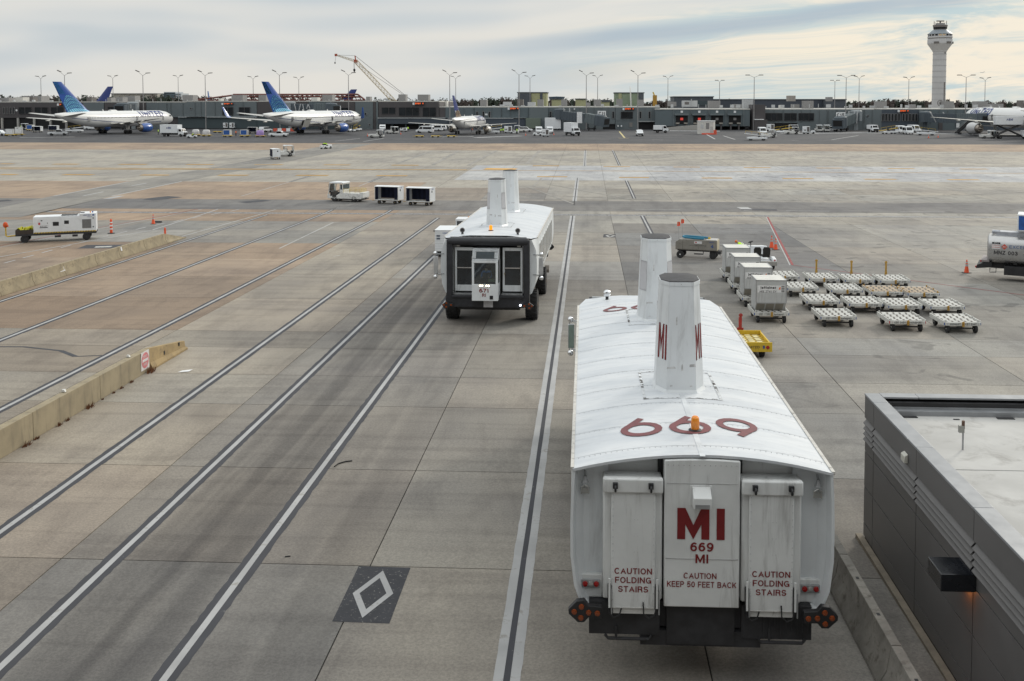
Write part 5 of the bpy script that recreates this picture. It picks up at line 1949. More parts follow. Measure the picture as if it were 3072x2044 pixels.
def make_container(label, loc, rz, code, group):
  t = thing('cargo_container', label, 'cargo container', loc, rz, group)
  w, d, h = 1.50, 1.52, 1.60
  P = [(0.0, 0.44), (0.40, 0.0), (d, 0.0), (d, h), (0.0, h)]
  b = MB()
  b.prism(P, -w / 2, w / 2, 'x')
  b.build('shell', CONT, t, 0)
  b = MB()
  b.box(-w / 2 + 0.02, w / 2 - 0.02, 0.02, d - 0.02, h, h + 0.012)
  b.build('top_sheet', CONT_T, t, 0)
  for x in (-w / 2, w / 2):
    b = MB()
    b.box(x - 0.025, x + 0.025, -0.012, 0.02, 0.46, h + 0.02)
    b.box(x - 0.025, x + 0.025, 0.0, d, h - 0.02, h + 0.022)
    b.build('edge_rail', STEEL, t, 0)
  b = MB()
  b.box(-w / 2 + 0.03, w / 2 - 0.03, -0.014, 0.02, 0.42, 0.47)
  b.box(-w / 2 + 0.03, w / 2 - 0.03, -0.014, 0.02, h - 0.03, h + 0.016)
  b.build('front_rail', STEEL, t, 0)
  for i in range(3):
    b = MB()
    x0 = -w / 2 + 0.05 + (w - 0.1) * i / 3
    x1 = x0 + (w - 0.1) / 3 - 0.07
    def q(s, e):
      return (0.40 * (1 - s) - e * 0.74, 0.44 * s - e * 0.67)
    y0, z0 = q(0.06, 0.006)
    y1, z1 = q(0.94, 0.006)
    b.add([(x0, y0, z0), (x1, y0, z0), (x1, y1, z1), (x0, y1, z1)], [(0, 1, 2, 3)])
    b.build('lower_panel', CONT_L, t, 0)
  b = MB()
  b.box(-w / 2 + 0.06, w / 2 - 0.06, -0.004, -0.001, 0.98, 1.34)
  b.build('label_plate', WHITEPLATE, t, 0)
  b = MB()
  b.text('jettainer', 0.135, T(-0.15, -0.006, 1.16) @ FACE_REAR, bold=0.022, sx=1.12)
  b.build('lettering', INK, t, 0)
  b = MB()
  b.text(code, 0.115, T(-0.17, -0.006, 0.975) @ FACE_REAR, sx=0.92)
  b.build('lettering', INK, t, 0)
  b = MB()
  b.add([(0.36, -0.007, 1.12), (0.46, -0.007, 1.14), (0.46, -0.007, 1.29), (0.40, -0.007, 1.24)], [(0, 1, 2, 3)])
  b.build('flash', mat('orange_flash', (0.7, 0.16, 0.02), 0.6), t, 0)
  b = MB()
  for i in range(4):
    b.box(0.50, 0.66, -0.007, -0.006, 1.0 + i * 0.085, 1.06 + i * 0.085)
  b.build('data_plate', mat('plate_grey', (0.18, 0.18, 0.18), 0.6), t, 0)
  b = MB()
  b.path([(w / 2 + 0.01, 0.1, 1.2), (w / 2 + 0.03, 0.5, 0.6), (w / 2 + 0.01, 0.9, 0.2)], 0.012)
  b.build('strap', BLACK, t, 0)
  return t

codes = ['AKE 27411 EY', 'AKE 29307 EY', 'AKE 29162 EY', 'AKE 29810 EY']
labs = ['nearest silver container of the line, fully visible, reading AKE 27411 EY', 'second silver container in line behind the nearest one', 'third silver container in line, smudged pale top', 'rearmost silver container of the line beside the worker']
for k, (cx, cy) in enumerate(((495, 826), (398, 690), (322, 578), (246, 480))):
  p = G(*Z4(cx, cy))
  if k == 0:
    px0 = p.x
  x = px0 + 0.03 * k
  make_dolly(['white dolly carrying the nearest container', 'white dolly under the second container', 'white dolly under the third container', 'white dolly under the rearmost container'][k], (x, p.y - 0.26, p.z), 0.0, 'CBT 7738', 'swissport', False, False, BLUEINK, 'dollies carrying containers')
  make_container(labs[k], (x, p.y - 0.26 + 0.22, p.z + 0.548), 0.0, codes[k], 'silver containers in a line')

# yellow dolly half hidden by lounge 669
p = G(2290, 1074)
xr = G(2310, 1066).x
t = thing('yellow_dolly', 'yellow cargo dolly with red raised tow bar behind lounge 669', 'cargo dolly', (xr - 1.15, p.y - 0.2, p.z), 0.02)
b = MB()
b.box(-1.12, 1.12, 0, 0.06, 0.30, 0.72)
b.box(-1.12, 1.12, 2.5, 2.56, 0.30, 0.66)
for x in (-1.12, 1.06):
  b.box(x, x + 0.06, 0.06, 2.5, 0.30, 0.62)
b.box(-1.06, 1.06, 0.06, 2.5, 0.30, 0.46)
b.build('frame', YELLOW, t, bevel=0.01)
b = MB()
for i in range(6):
  for j in range(8):
    b.box(-1.0 + i * 0.335, -0.76 + i * 0.335, 0.14 + j * 0.29, 0.32 + j * 0.29, 0.46, 0.49 + 0.01 * ((i + j) % 2))
b.build('rollers', mat('roller_yellow', (0.66, 0.58, 0.30), 0.6, var=0.15), t, 0)['kind'] = 'stuff'
b = MB()
for j in range(9):
  b.box(-1.04, 1.04, 0.08 + j * 0.29, 0.11 + j * 0.29, 0.462, 0.475)
b.build('deck_gap', DECKD, t, 0)['kind'] = 'stuff'
b = MB()
b.text('UNITED', 0.10, T(0.30, -0.004, 0.46) @ FACE_REAR, sx=1.3)
b.build('lettering', mat('dull_brown_ink', (0.10, 0.07, 0.03), 0.7), t, 0)
b = MB()
b.box(0.72, 0.80, -0.005, 0.0, 0.45, 0.58)
b.build('sticker', BLUEINK, t, 0)
b = MB()
b.lathe([(0.08, 0), (0.07, -0.02), (0.01, -0.025)], 12, 0, axis='y', c=(0.93, 0, 0.5))
b.build('reflector', REDLENS, t)
for x in (-0.75, 0.75):
  for y in (0.4, 2.15):
    wheel('wheel', t, x, y, 0.22, 0.2)
b = MB()
b.prism([(0.05, 2.6), (0.35, 2.6), (0.28, 2.7), (0.12, 2.7)], 0.6, 0.75, 'z')
b.box(0.13, 0.27, 2.58, 2.64, 0.62, 1.25)
b.lathe([(0.05, -0.02), (0.09, 0.0), (0.05, 0.02), (0.04, 0.0)], 12, 0, axis='y', c=(0.22, 2.61, 1.33))
b.build('tow_bar', mat('tow_red', (0.34, 0.03, 0.03), 0.6, dirt=0.3), t)

# ------------------------------------------------------------------ open baggage tractor with two seats
p = G(2292, 812)
t = thing('baggage_tractor', 'white open baggage tractor with two black seats behind the containers', 'tractor', (p.x, p.y - 0.1, p.z), 0.10)
b = MB()
b.prism([(0.2, 0.35), (2.95, 0.35), (2.95, 0.95), (2.85, 1.30), (1.75, 1.42), (1.62, 0.62), (0.2, 0.62)], -0.62, 0.68, 'x')
b.build('body', WHITE, t, bevel=0.05)
for x in (-0.72, 0.72):
  b = MB()
  b.prism([(0.0, 0.45), (0.10, 0.75), (0.55, 0.88), (0.9, 0.82), (1.05, 0.55)], x - 0.13, x + 0.13, 'x')
  b.build('fender', WHITE, t, bevel=0.04)
b = MB()
b.box(-0.80, 0.85, -0.10, 0.25, 0.34, 0.62)
b.build('rear_bumper', mat('bumper_grey', (0.33, 0.32, 0.30), 0.6), t, bevel=0.02)
for x in (-0.30, 0.32):
  b = MB()
  b.prism([(x - 0.24, 0.95), (x + 0.24, 0.95), (x + 0.26, 1.35), (x + 0.17, 1.50), (x - 0.17, 1.50), (x - 0.26, 1.35)], 0.55, 0.66, 'y')
  b.box(x - 0.24, x + 0.24, 0.62, 1.15, 0.80, 0.96)
  b.build('seat', mat('black_seat', (0.012, 0.011, 0.010), 0.6, var=0.2), t, bevel=0.03)
b = MB()
b.lathe([(0.17, -0.012), (0.185, 0.0), (0.17, 0.012), (0.155, 0)], 18, 0, M=T(-0.52, 1.55, 1.72) @ RX(radians(-30)) @ RY(radians(-12)))
b.tube((-0.52, 1.55, 1.72), (-0.45, 1.8, 1.35), 0.025)
b.build('steering_wheel', BLACK, t)
b = MB()
b.text('176987', 0.13, T(-0.1, 1.742, 1.24) @ RX(radians(84)), sx=1.1)
b.build('lettering', INK, t, 0)
b = MB()
b.text('0640', 0.22, T(-0.1, 1.70, 0.92) @ RX(radians(84)), bold=0.01, sx=1.2)
b.build('lettering', INK, t, 0)
b = MB()
b.text('YWG', 0.12, T(0.0, -0.105, 0.44) @ FACE_REAR, sx=1.2)
b.build('lettering', INK, t, 0)
b = MB()
b.lathe([(0.06, 0), (0.05, -0.03), (0.01, -0.04)], 12, 0, axis='y', c=(0.70, -0.02, 0.70))
b.build('tail_lamp', REDLENS, t)
for x in (-0.62, 0.66):
  wheel('wheel', t, x, 0.5, 0.33, 0.24, WHITE)
  wheel('wheel', t, x, 2.3, 0.33, 0.22, WHITE)
person('worker in yellow jacket and orange hat bending behind the rearmost container', 'bend', (G(2226, 765).x - 0.1, 70.5, gz(70.5)), radians(75), HIVIS, PANTS, ORANGEVEST, True, scale=1.05)

# ------------------------------------------------------------------ lavatory cart with blue hose
p = G(2092, 774)
TAN = mat('brushed_tank', (0.30, 0.285, 0.255), 0.42, 0.45, 0.08, 2, dirt=0.3)
TANEND = mat('cream_end', (0.52, 0.46, 0.33), 0.6, 0, 0.08, 2, dirt=0.25)
t = thing('lavatory_cart', 'steel lavatory service cart with blue hose looped on top, numbered 4', 'service cart', (p.x, p.y + 0.1, p.z), radians(-16))
b = MB()
P = [(-1.5, 0.62), (1.5, 0.62), (1.5, 1.38), (-1.2, 1.38), (-1.5, 1.18)]
b.prism(P, -0.55, 0.55, 'y')
b.build('tank', TAN, t, bevel=0.02)
b = MB()
b.box(1.5, 1.515, -0.55, 0.55, 0.64, 1.37)
b.build('end_panel', TANEND, t, 0)
b = MB()
b.box(0.70, 1.46, -0.5, 0.5, 1.38, 1.40)
b.build('tray', mat('tray_grey', (0.45, 0.44, 0.42), 0.5), t, 0)
b = MB()
hp = [(0.45, -0.30, 1.46)]
b.path([(0.55, -0.35, 1.45), (-0.1, -0.38, 1.46), (-0.8, -0.34, 1.50), (-1.0, -0.2, 1.52), (-1.02, 0.05, 1.53), (-0.8, 0.2, 1.53), (0.0, 0.22, 1.50), (0.55, 0.2, 1.47), (0.85, 0.12, 1.45)], 0.075, 8)
b.build('hose', mat('teal_hose', (0.01, 0.17, 0.28), 0.45, var=0.1), t)
b = MB()
b.cbox((0.86, 0.10, 1.45), (0.16, 0.16, 0.14))
b.build('hose_nozzle', YELLOW, t)
b = MB()
for x0 in (-0.98, 0.15):
  b.box(x0, x0 + 0.02, -0.556, -0.55, 0.64, 1.3)
b.box(-1.45, 1.48, -0.557, -0.55, 0.655, 0.675)
b.build('seam', DECKD, t, 0)
b = MB()
b.box(-0.12, 0.42, -0.558, -0.552, 1.10, 1.28)
b.build('label_plate', WHITEPLATE, t, 0)
b = MB()
b.lathe([(0.06, 0), (0.06, -0.003)], 12, 0, axis='y', c=(0.0, -0.558, 1.19))
b.build('logo', REDINK, t)
b = MB()
b.text('LAVATORY SERVICE', 0.10, T(0.12, -0.557, 0.92) @ FACE_REAR, sx=1.0)
b.build('lettering', mat('dull_ink', (0.09, 0.09, 0.085), 0.7), t, 0)
b = MB()
b.text('4', 0.28, T(1.15, -0.557, 0.82) @ FACE_REAR, bold=0.02)
b.build('number', BLUEINK, t, 0)
b = MB()
b.text('48004', 0.09, T(1.12, -0.557, 1.2) @ FACE_REAR)
b.build('number', BLUEINK, t, 0)
for x, y, h_ in ((-1.15, -0.5, WHITE), (-1.15, 0.5, WHITE)):
  o = wheel('wheel', t, 0, 0, 0.27, 0.16, h_)
  o.location = (x, y, 0)
  o.rotation_euler[2] = pi / 2
for y in (-0.4, 0.4):
  o = wheel('wheel', t, 0, 0, 0.25, 0.16, CHASSIS)
  o.location = (1.2, y, 0)
  o.rotation_euler[2] = pi / 2
b = MB()
b.box(0.95, 1.75, -0.35, 0.35, 0.36, 0.60)
b.box(-1.4, 0.9, -0.3, 0.3, 0.5, 0.62)
b.path([(0.5, -0.3, 0.6), (0.5, -0.4, 0.34), (-0.15, -0.45, 0.34)], 0.05)
b.build('chassis', CHASSIS, t, 0)
b = MB()
b.path([(1.7, 0, 0.45), (2.4, 0.05, 0.30), (2.9, 0.1, 0.30)], 0.025)
b.build('tow_bar', STEEL, t)
for k, (dx_, hh) in enumerate(((-2.35, 2.55), (-1.9, 2.75))):
  b = MB()
  b.tube((dx_ * 0.62 + 0.0, 0.4, 1.2), (dx_ * 0.62, 0.4, hh), 0.012, n=5)
  w = b.build('flag_whip', STEEL, t)
  b = MB()
  b.add([(dx_ * 0.62, 0.4, hh), (dx_ * 0.62 + 0.12, 0.42, hh - 0.05), (dx_ * 0.62 + 0.12, 0.42, hh - 0.32), (dx_ * 0.62 - 0.10, 0.40, hh - 0.36), (dx_ * 0.62 - 0.10, 0.40, hh - 0.06)], [(0, 1, 2, 3, 4), (4, 3, 2, 1, 0)])
  b.build('flag', mat('flag_orange', (0.85, 0.13, 0.04), 0.6), w, 0)

# ------------------------------------------------------------------ fuel truck at the right edge
p = AT(2985, 700, 63.6)
rzf = radians(-25)
t = thing('fuel_truck', 'silver fuel tanker truck marked MNZ 003 cut by right picture edge', 'fuel truck', (p.x + 1.78 * cos(rzf) + 1.15 * sin(rzf), p.y + 1.78 * sin(rzf) - 0.2, gz(62.5)), rzf)
ALU = mat('tank_aluminium', (0.50, 0.50, 0.50), 0.30, 0.75, 0.06, 1.0, dirt=0.1)
b = MB()
sec = []
for x, k in ((-1.78, 0.90), (-1.70, 1.0), (6.4, 1.0), (6.5, 0.9)):
  ring = []
  for i in range(24):
    a = 2 * pi * i / 24
    ca, sa = cos(a), sin(a)
    ring.append((x, k * 1.15 * math.copysign(abs(ca) ** 0.62, ca), 1.95 + k * 0.90 * math.copysign(abs(sa) ** 0.62, sa)))
  sec.append(ring)
b.loft(sec)
b.build('tank', ALU, t, 40)
b = MB()
b.box(-1.3, 6.2, -0.45, 0.45, 2.83, 3.05)
b.tube((-1.55, -0.2, 3.0), (-1.1, -0.2, 3.0), 0.13, n=12)
b.path([(-1.5, -0.5, 2.9), (-1.55, -0.5, 3.02), (-1.5, 0.4, 3.02), (-1.5, 0.4, 2.9)], 0.03)
b.build('top_box', mat('tank_trim', (0.42, 0.44, 0.48), 0.4, 0.4), t, bevel=0.03)
b = MB()
b.box(-0.12, 2.6, -0.9, 0.9, 3.2, 4.25)
lp = b.build('lift_platform', WHITE, t, bevel=0.03)
b = MB()
b.box(-0.04, 2.52, -0.912, -0.9, 3.28, 4.16)
b.build('blue_panel', TARPBLUE, lp, 0)
b = MB()
b.text('EXCEL', 0.2, T(-0.52, -1.158, 2.12) @ FACE_REAR, 0, 'L', 0, 1.2)
b.build('company_lettering', mat('pale_blue_ink', (0.10, 0.16, 0.30), 0.5), t, 0)
b = MB()
b.text('MNZ 003', 0.24, T(-0.72, -1.158, 1.70) @ FACE_REAR, bold=0.012, sx=1.05)
b.build('number', INK, t, 0)
b = MB()
b.box(-1.52, -1.02, -1.162, -1.150, 2.05, 2.34)
b.build('safety_placard', WHITEPLATE, t, 0)
b = MB()
b.box(-1.50, -1.04, -1.166, -1.150, 2.35, 2.46)
b.build('fuel_placard', BLACK, t, 0)
b = MB()
b.text('JET A', 0.08, T(-1.27, -1.169, 2.37) @ FACE_REAR)
b.build('placard_lettering', WHITEPLATE, t, 0)
b = MB()
b.text('FLAMMABLE', 0.06, T(-1.27, -1.165, 2.24) @ FACE_REAR)
b.build('warning_lettering', REDINK, t, 0)
b = MB()
b.text('NO SMOKING', 0.06, T(-1.27, -1.165, 2.11) @ FACE_REAR)
b.build('warning_lettering', REDINK, t, 0)
b = MB()
b.prism([(-0.80, 2.02), (-0.63, 2.20), (-0.80, 2.38), (-0.97, 2.20)], -1.166, -1.150, 'y')
b.build('hazard_diamond', mat('hazard_red', (0.55, 0.08, 0.05), 0.5), t, 0)
b = MB()
b.text('1863', 0.08, T(-0.80, -1.169, 2.16) @ FACE_REAR)
b.build('hazard_number', WHITEPLATE, t, 0)
b = MB()
b.box(-1.6, 8.6, -0.45, 0.45, 0.72, 1.05)
b.box(-0.8, 0.75, -1.1, -0.5, 0.42, 0.98)
b.box(-0.8, 0.75, 0.5, 1.1, 0.42, 0.98)
b.prism([(-2.4, 0.72), (-1.5, 0.84), (-1.5, 1.16), (-1.9, 1.12), (-2.35, 0.95)], -1.1, 1.1, 'y')
for x in (-0.3, 0.7, 2.2, 4.5):
  b.prism([(x, 1.05), (x + 0.25, 1.05), (x + 0.1, 1.35)], -0.9, 0.9, 'y')
b.path([(-1.6, -1.0, 0.8), (-1.6, -1.05, 0.52), (-1.25, -1.05, 0.55), (-1.25, -1.0, 0.85)], 0.03)
b.build('chassis', BLACK, t, bevel=0.02)
b = MB()
b.box(-2.12, -1.65, -1.06, 1.0, 1.16, 1.28, 0)
b.build('rear_light_bar', mat('lamp_bar_grey', (0.25, 0.22, 0.22), 0.5), t)
for x in (-2.13, -2.42):
  b = MB()
  b.cbox((x, -0.95, 1.2 if x > -2.3 else 0.82), (0.06, 0.24, 0.12))
  b.build('tail_lamp', REDLENS, t)
b = MB()
b.box(0.85, 0.90, -1.15, -0.75, 0.25, 1.0)
b.build('mud_flap', RUBBER, t)
for x in (1.5, 2.75, 7.6):
  for y in (-0.92, 0.92):
    o = wheel('wheel', t, 0, 0, 0.50, 0.42)
    o.location = (x, y, 0)
    o.rotation_euler[2] = pi / 2
b = MB()
b.prism([(6.9, 0.75), (9.1, 0.75), (9.1, 1.9), (8.8, 2.9), (6.9, 2.95)], -1.15, 1.15, 'y')
cb = b.build('cab', WHITE, t, bevel=0.05)
b = MB()
for s in (-1.16, 1.15):
  b.box(7.5, 8.6, s, s + 0.01, 1.9, 2.6)
b.add([(9.085, -1.0, 2.0), (9.085, 1.0, 2.0), (8.83, 1.0, 2.8), (8.83, -1.0, 2.8)], [(0, 1, 2, 3)])
b.build('cab_window', GLASS, cb, 0)

# ------------------------------------------------------------------ ground power unit on the left
pl_ = G(74, 724)
pr_ = G(240, 713)
rz = radians(24)
t = thing('ground_power_unit', 'long white ground power trailer with yellow cable basket at its front', 'power unit', (pl_.x + 0.55, pl_.y - 0.15, pl_.z), rz)
b = MB()
b.box(0.35, 5.0, -0.85, 0.85, 0.72, 2.05)
b.box(3.75, 5.0, -0.852, 0.852, 2.052, 2.22)
b.add([(0.35, -0.85, 2.052), (3.75, -0.85, 2.052), (3.75, 0.85, 2.052), (0.35, 0.85, 2.052)], [(0, 1, 2, 3)])
body = b.build('housing', WHITE, t, bevel=0.025)
for (x0, x1, nm) in ((0.45, 1.42, 'panel'), (1.5, 2.32, 'panel'), (2.38, 3.70, 'panel')):
  b = MB()
  b.box(x0, x1, -0.866, -0.85, 0.84, 1.93)
  b.build('access_door', WHITE, t, bevel=0.006)
for (x0, x1, z0, z1, mt) in ((1.78, 2.22, 1.30, 1.62, BLACK), (2.62, 2.96, 1.42, 1.70, BLACK), (3.95, 4.62, 1.02, 1.74, mat('grille_grey', (0.14, 0.14, 0.14), 0.7, var=0.2, scale=8)), (4.74, 4.82, 1.78, 1.86, BLACK), (4.74, 4.82, 1.06, 1.14, BLACK), (1.36, 1.41, 1.5, 1.58, BLACK), (0.9, 1.02, 1.72, 1.80, BLACK)):
  b = MB()
  b.box(x0, x1, -0.876, -0.85, z0, z1)
  b.build('grille' if x1 - x0 > 0.2 else 'latch', mt, t, 0)
b = MB()
for k in range(9):
  b.box(3.97, 4.60, -0.882, -0.876, 1.05 + k * 0.075, 1.075 + k * 0.075)
b.build('grille_slat', mat('slat_grey', (0.25, 0.25, 0.25), 0.6), t, 0)['kind'] = 'stuff'
b = MB()
n = 46
for k in range(n):
  if k % 2 == 0:
    x = 0.4 + 4.55 * k / n
    b.add([(x, -0.872, 0.735), (x + 0.08, -0.872, 0.735), (x + 0.13, -0.872, 0.80), (x + 0.05, -0.872, 0.80)], [(0, 1, 2, 3)])
b.build('hazard_stripe', BLACK, t, 0)['kind'] = 'stuff'
b = MB()
b.box(0.38, 4.98, -0.868, -0.85, 0.73, 0.805)
b.build('hazard_band', YELLOW, t, 0)
b = MB()
b.box(0.72, 0.86, -0.872, -0.866, 1.42, 1.60)
b.build('notice', REDINK, t, 0)
b = MB()
b.text('UNITED', 0.10, T(4.32, -0.856, 2.03) @ FACE_REAR, sx=1.35)
b.build('lettering', BLUEINK, t, 0)
b = MB()
b.text('ACHQ30', 0.075, T(4.5, -0.856, 1.90) @ FACE_REAR, sx=1.0)
b.box(4.72, 4.86, -0.856, -0.853, 2.02, 2.14)
b.build('lettering', BLUEINK, t, 0)
b = MB()
b.text('power', 0.10, T(1.12, -0.870, 1.27) @ FACE_REAR, sx=1.5)
b.box(0.82, 1.4, -0.870, -0.867, 1.16, 1.22)
b.build('maker_lettering', INK, t, 0)
b = MB()
for k in range(12):
  b.box(2.4 + k * 0.1, 2.43 + k * 0.1, -0.6, 0.6, 2.05, 2.12)
b.build('roof_rack', CHASSIS, t, 0)['kind'] = 'stuff'
b = MB()
b.cbox((3.95, -0.2, 2.24), (0.3, 0.3, 0.05))
b.build('roof_vent', CHASSIS, t, 0)
for x, mt in ((4.55, AMBER), (4.72, UBLUE)):
  b = MB()
  b.lathe([(0.05, 2.22), (0.05, 2.32), (0.02, 2.35)], 10, 0, c=(x, -0.3, 0))
  b.build('beacon', mt, t)
b = MB()
b.box(-0.95, 5.0, -0.86, 0.86, 0.56, 0.72)
b.box(1.9, 2.35, -0.95, -0.80, 0.36, 0.52)
b.box(3.2, 3.6, -0.95, -0.80, 0.36, 0.52)
b.build('chassis', CHASSIS, t, 0)
for (x0, x1, y0, y1) in ((-0.95, -0.90, -0.86, 0.86), (-0.90, 0.33, -0.86, -0.81), (-0.90, 0.33, 0.81, 0.86)):
  b = MB()
  b.box(x0, x1, y0, y1, 0.72, 1.06)
  b.build('basket_side', mat('brown_dark', (0.045, 0.035, 0.028), 0.7), t, 0)
for k in range(7):
  b = MB()
  c = (-0.55 + 0.13 * k, random.uniform(-.4, .2), 0.98 + 0.06 * (k % 3))
  pts = [(c[0] + 0.34 * cos(a) * (1 - 0.05 * k), c[1] + 0.30 * sin(a), c[2] + 0.16 * sin(2 * a + k)) for a in [2 * pi * i / 12 for i in range(13)]]
  b.path(pts, 0.05, 6)
  b.build('cable', mat('yellow_cable', (0.55, 0.52, 0.02), 0.5, var=0.15), t)
b = MB()
b.path([(-0.95, -0.1, 0.55), (-1.6, -0.1, 0.50), (-1.72, -0.1, 0.56), (-1.72, -0.1, 1.3)], 0.055, 8)
b.build('tow_bar', YELLOW, t)
b = MB()
b.ball((-1.74, -0.12, 1.45), 0.19, 10, 0, 1.3)
b.cbox((-1.62, -0.12, 1.35), (0.2, 0.14, 0.12))
b.build('tow_bar_cover', mat('cover_orange', (0.62, 0.09, 0.02), 0.7, var=0.2), t)
for x in (-0.30, 4.25):
  for y in (-0.72, 0.72):
    o = wheel('wheel', t, 0, 0, 0.31, 0.22, CHASSIS)
    o.location = (x, y, 0)
    o.rotation_euler[2] = pi / 2

# ------------------------------------------------------------------ generic ramp vehicles
def wheels4(t, xs, y, r, w, hub=None):
  for x in xs:
    for s in (-1, 1):
      o = wheel('wheel', t, 0, 0, r, w, hub)
      o.location = (x, s * y, 0)
      o.rotation_euler[2] = pi / 2

def cab_tug(label, loc, rz, group='ramp vehicles', deck=True, color=WHITE_D):
  """closed-cab baggage tractor with railed rear deck, heading -X"""
  t = thing('cab_tractor', label, 'tractor', loc, rz, group)
  b = MB()
  b.prism([(-2.25, 0.35), (2.1, 0.35), (2.1, 1.0), (-0.55, 1.05), (-1.2, 0.62), (-2.0, 0.62), (-2.25, 0.8)], -0.85, 0.85, 'y')
  b.build('body', color, t, bevel=0.04)
  for (x, y) in ((-2.05, -0.8), (-2.05, 0.8), (-0.62, -0.8), (-0.62, 0.8)):
    b = MB()
    b.tube((x - (0.12 if x < -1 else 0), y, 0.6), (x + (0.12 if x < -1 else 0), y, 2.12), 0.05, n=6)
    b.build('cab_post', color, t)
  b = MB()
  b.prism([(-2.02, 2.10), (-0.2, 2.10), (-0.2, 2.20), (-0.4, 2.26), (-1.9, 2.24)], -0.88, 0.88, 'y')
  b.build('cab_roof', WHITE, t, bevel=0.03)
  b = MB()
  b.box(-0.62, -0.25, -0.86, 0.86, 1.05, 1.40)
  b.box(-0.30, -0.25, -0.86, 0.86, 2.0, 2.12)
  for y in (-0.86, 0.80):
    b.box(-0.62, -0.56, y, y + 0.06, 1.4, 2.12)
    b.box(-0.31, -0.25, y, y + 0.06, 1.4, 2.12)
  b.build('cab_back', color, t)
  b = MB()
  b.box(-2.12, -2.08, -0.74, 0.74, 1.0, 2.0)
  b.build('windscreen', PANE, t)
  b = MB()
  b.box(-0.30, -0.27, -0.78, 0.78, 1.42, 2.0)
  b.box(-0.55, -0.32, -0.862, -0.85, 1.42, 2.0)
  b.build('rear_window', GLASS_B, t)
  b = MB()
  b.box(-1.25, -0.75, -0.5, 0.5, 0.65, 1.0)
  b.box(-0.85, -0.72, -0.5, 0.5, 1.0, 1.6)
  b.box(-1.95, -1.7, -0.7, 0.7, 0.6, 1.15)
  b.build('seat', BLACK, t)
  if deck:
    b = MB()
    for z in (1.15, 1.32, 1.5):
      b.path([(-0.2, -0.8, z), (1.9, -0.8, z), (1.9, 0.8, z), (-0.2, 0.8, z)], 0.022, 5)
    for x in (-0.2, 0.6, 1.3, 1.9):
      for y in (-0.8, 0.8):
        b.tube((x, y, 1.0), (x, y, 1.5), 0.022, n=5)
    b.build('deck_rail', mat('pale_yellow_rail', (0.55, 0.43, 0.16), 0.6), t)
    b = MB()
    b.box(1.85, 2.3, -0.84, 0.84, 0.5, 1.12)
    b.build('rear_panel', color, t, bevel=0.03)
  b = MB()
  b.box(-1.9, 2.0, -0.7, 0.7, 0.22, 0.36)
  b.tube((2.2, 0, 0.42), (2.6, 0, 0.40), 0.05)
  b.build('chassis', CHASSIS, t)
  wheels4(t, (-1.35, 1.15), 0.72, 0.37, 0.26, WHITE_D)
  return t

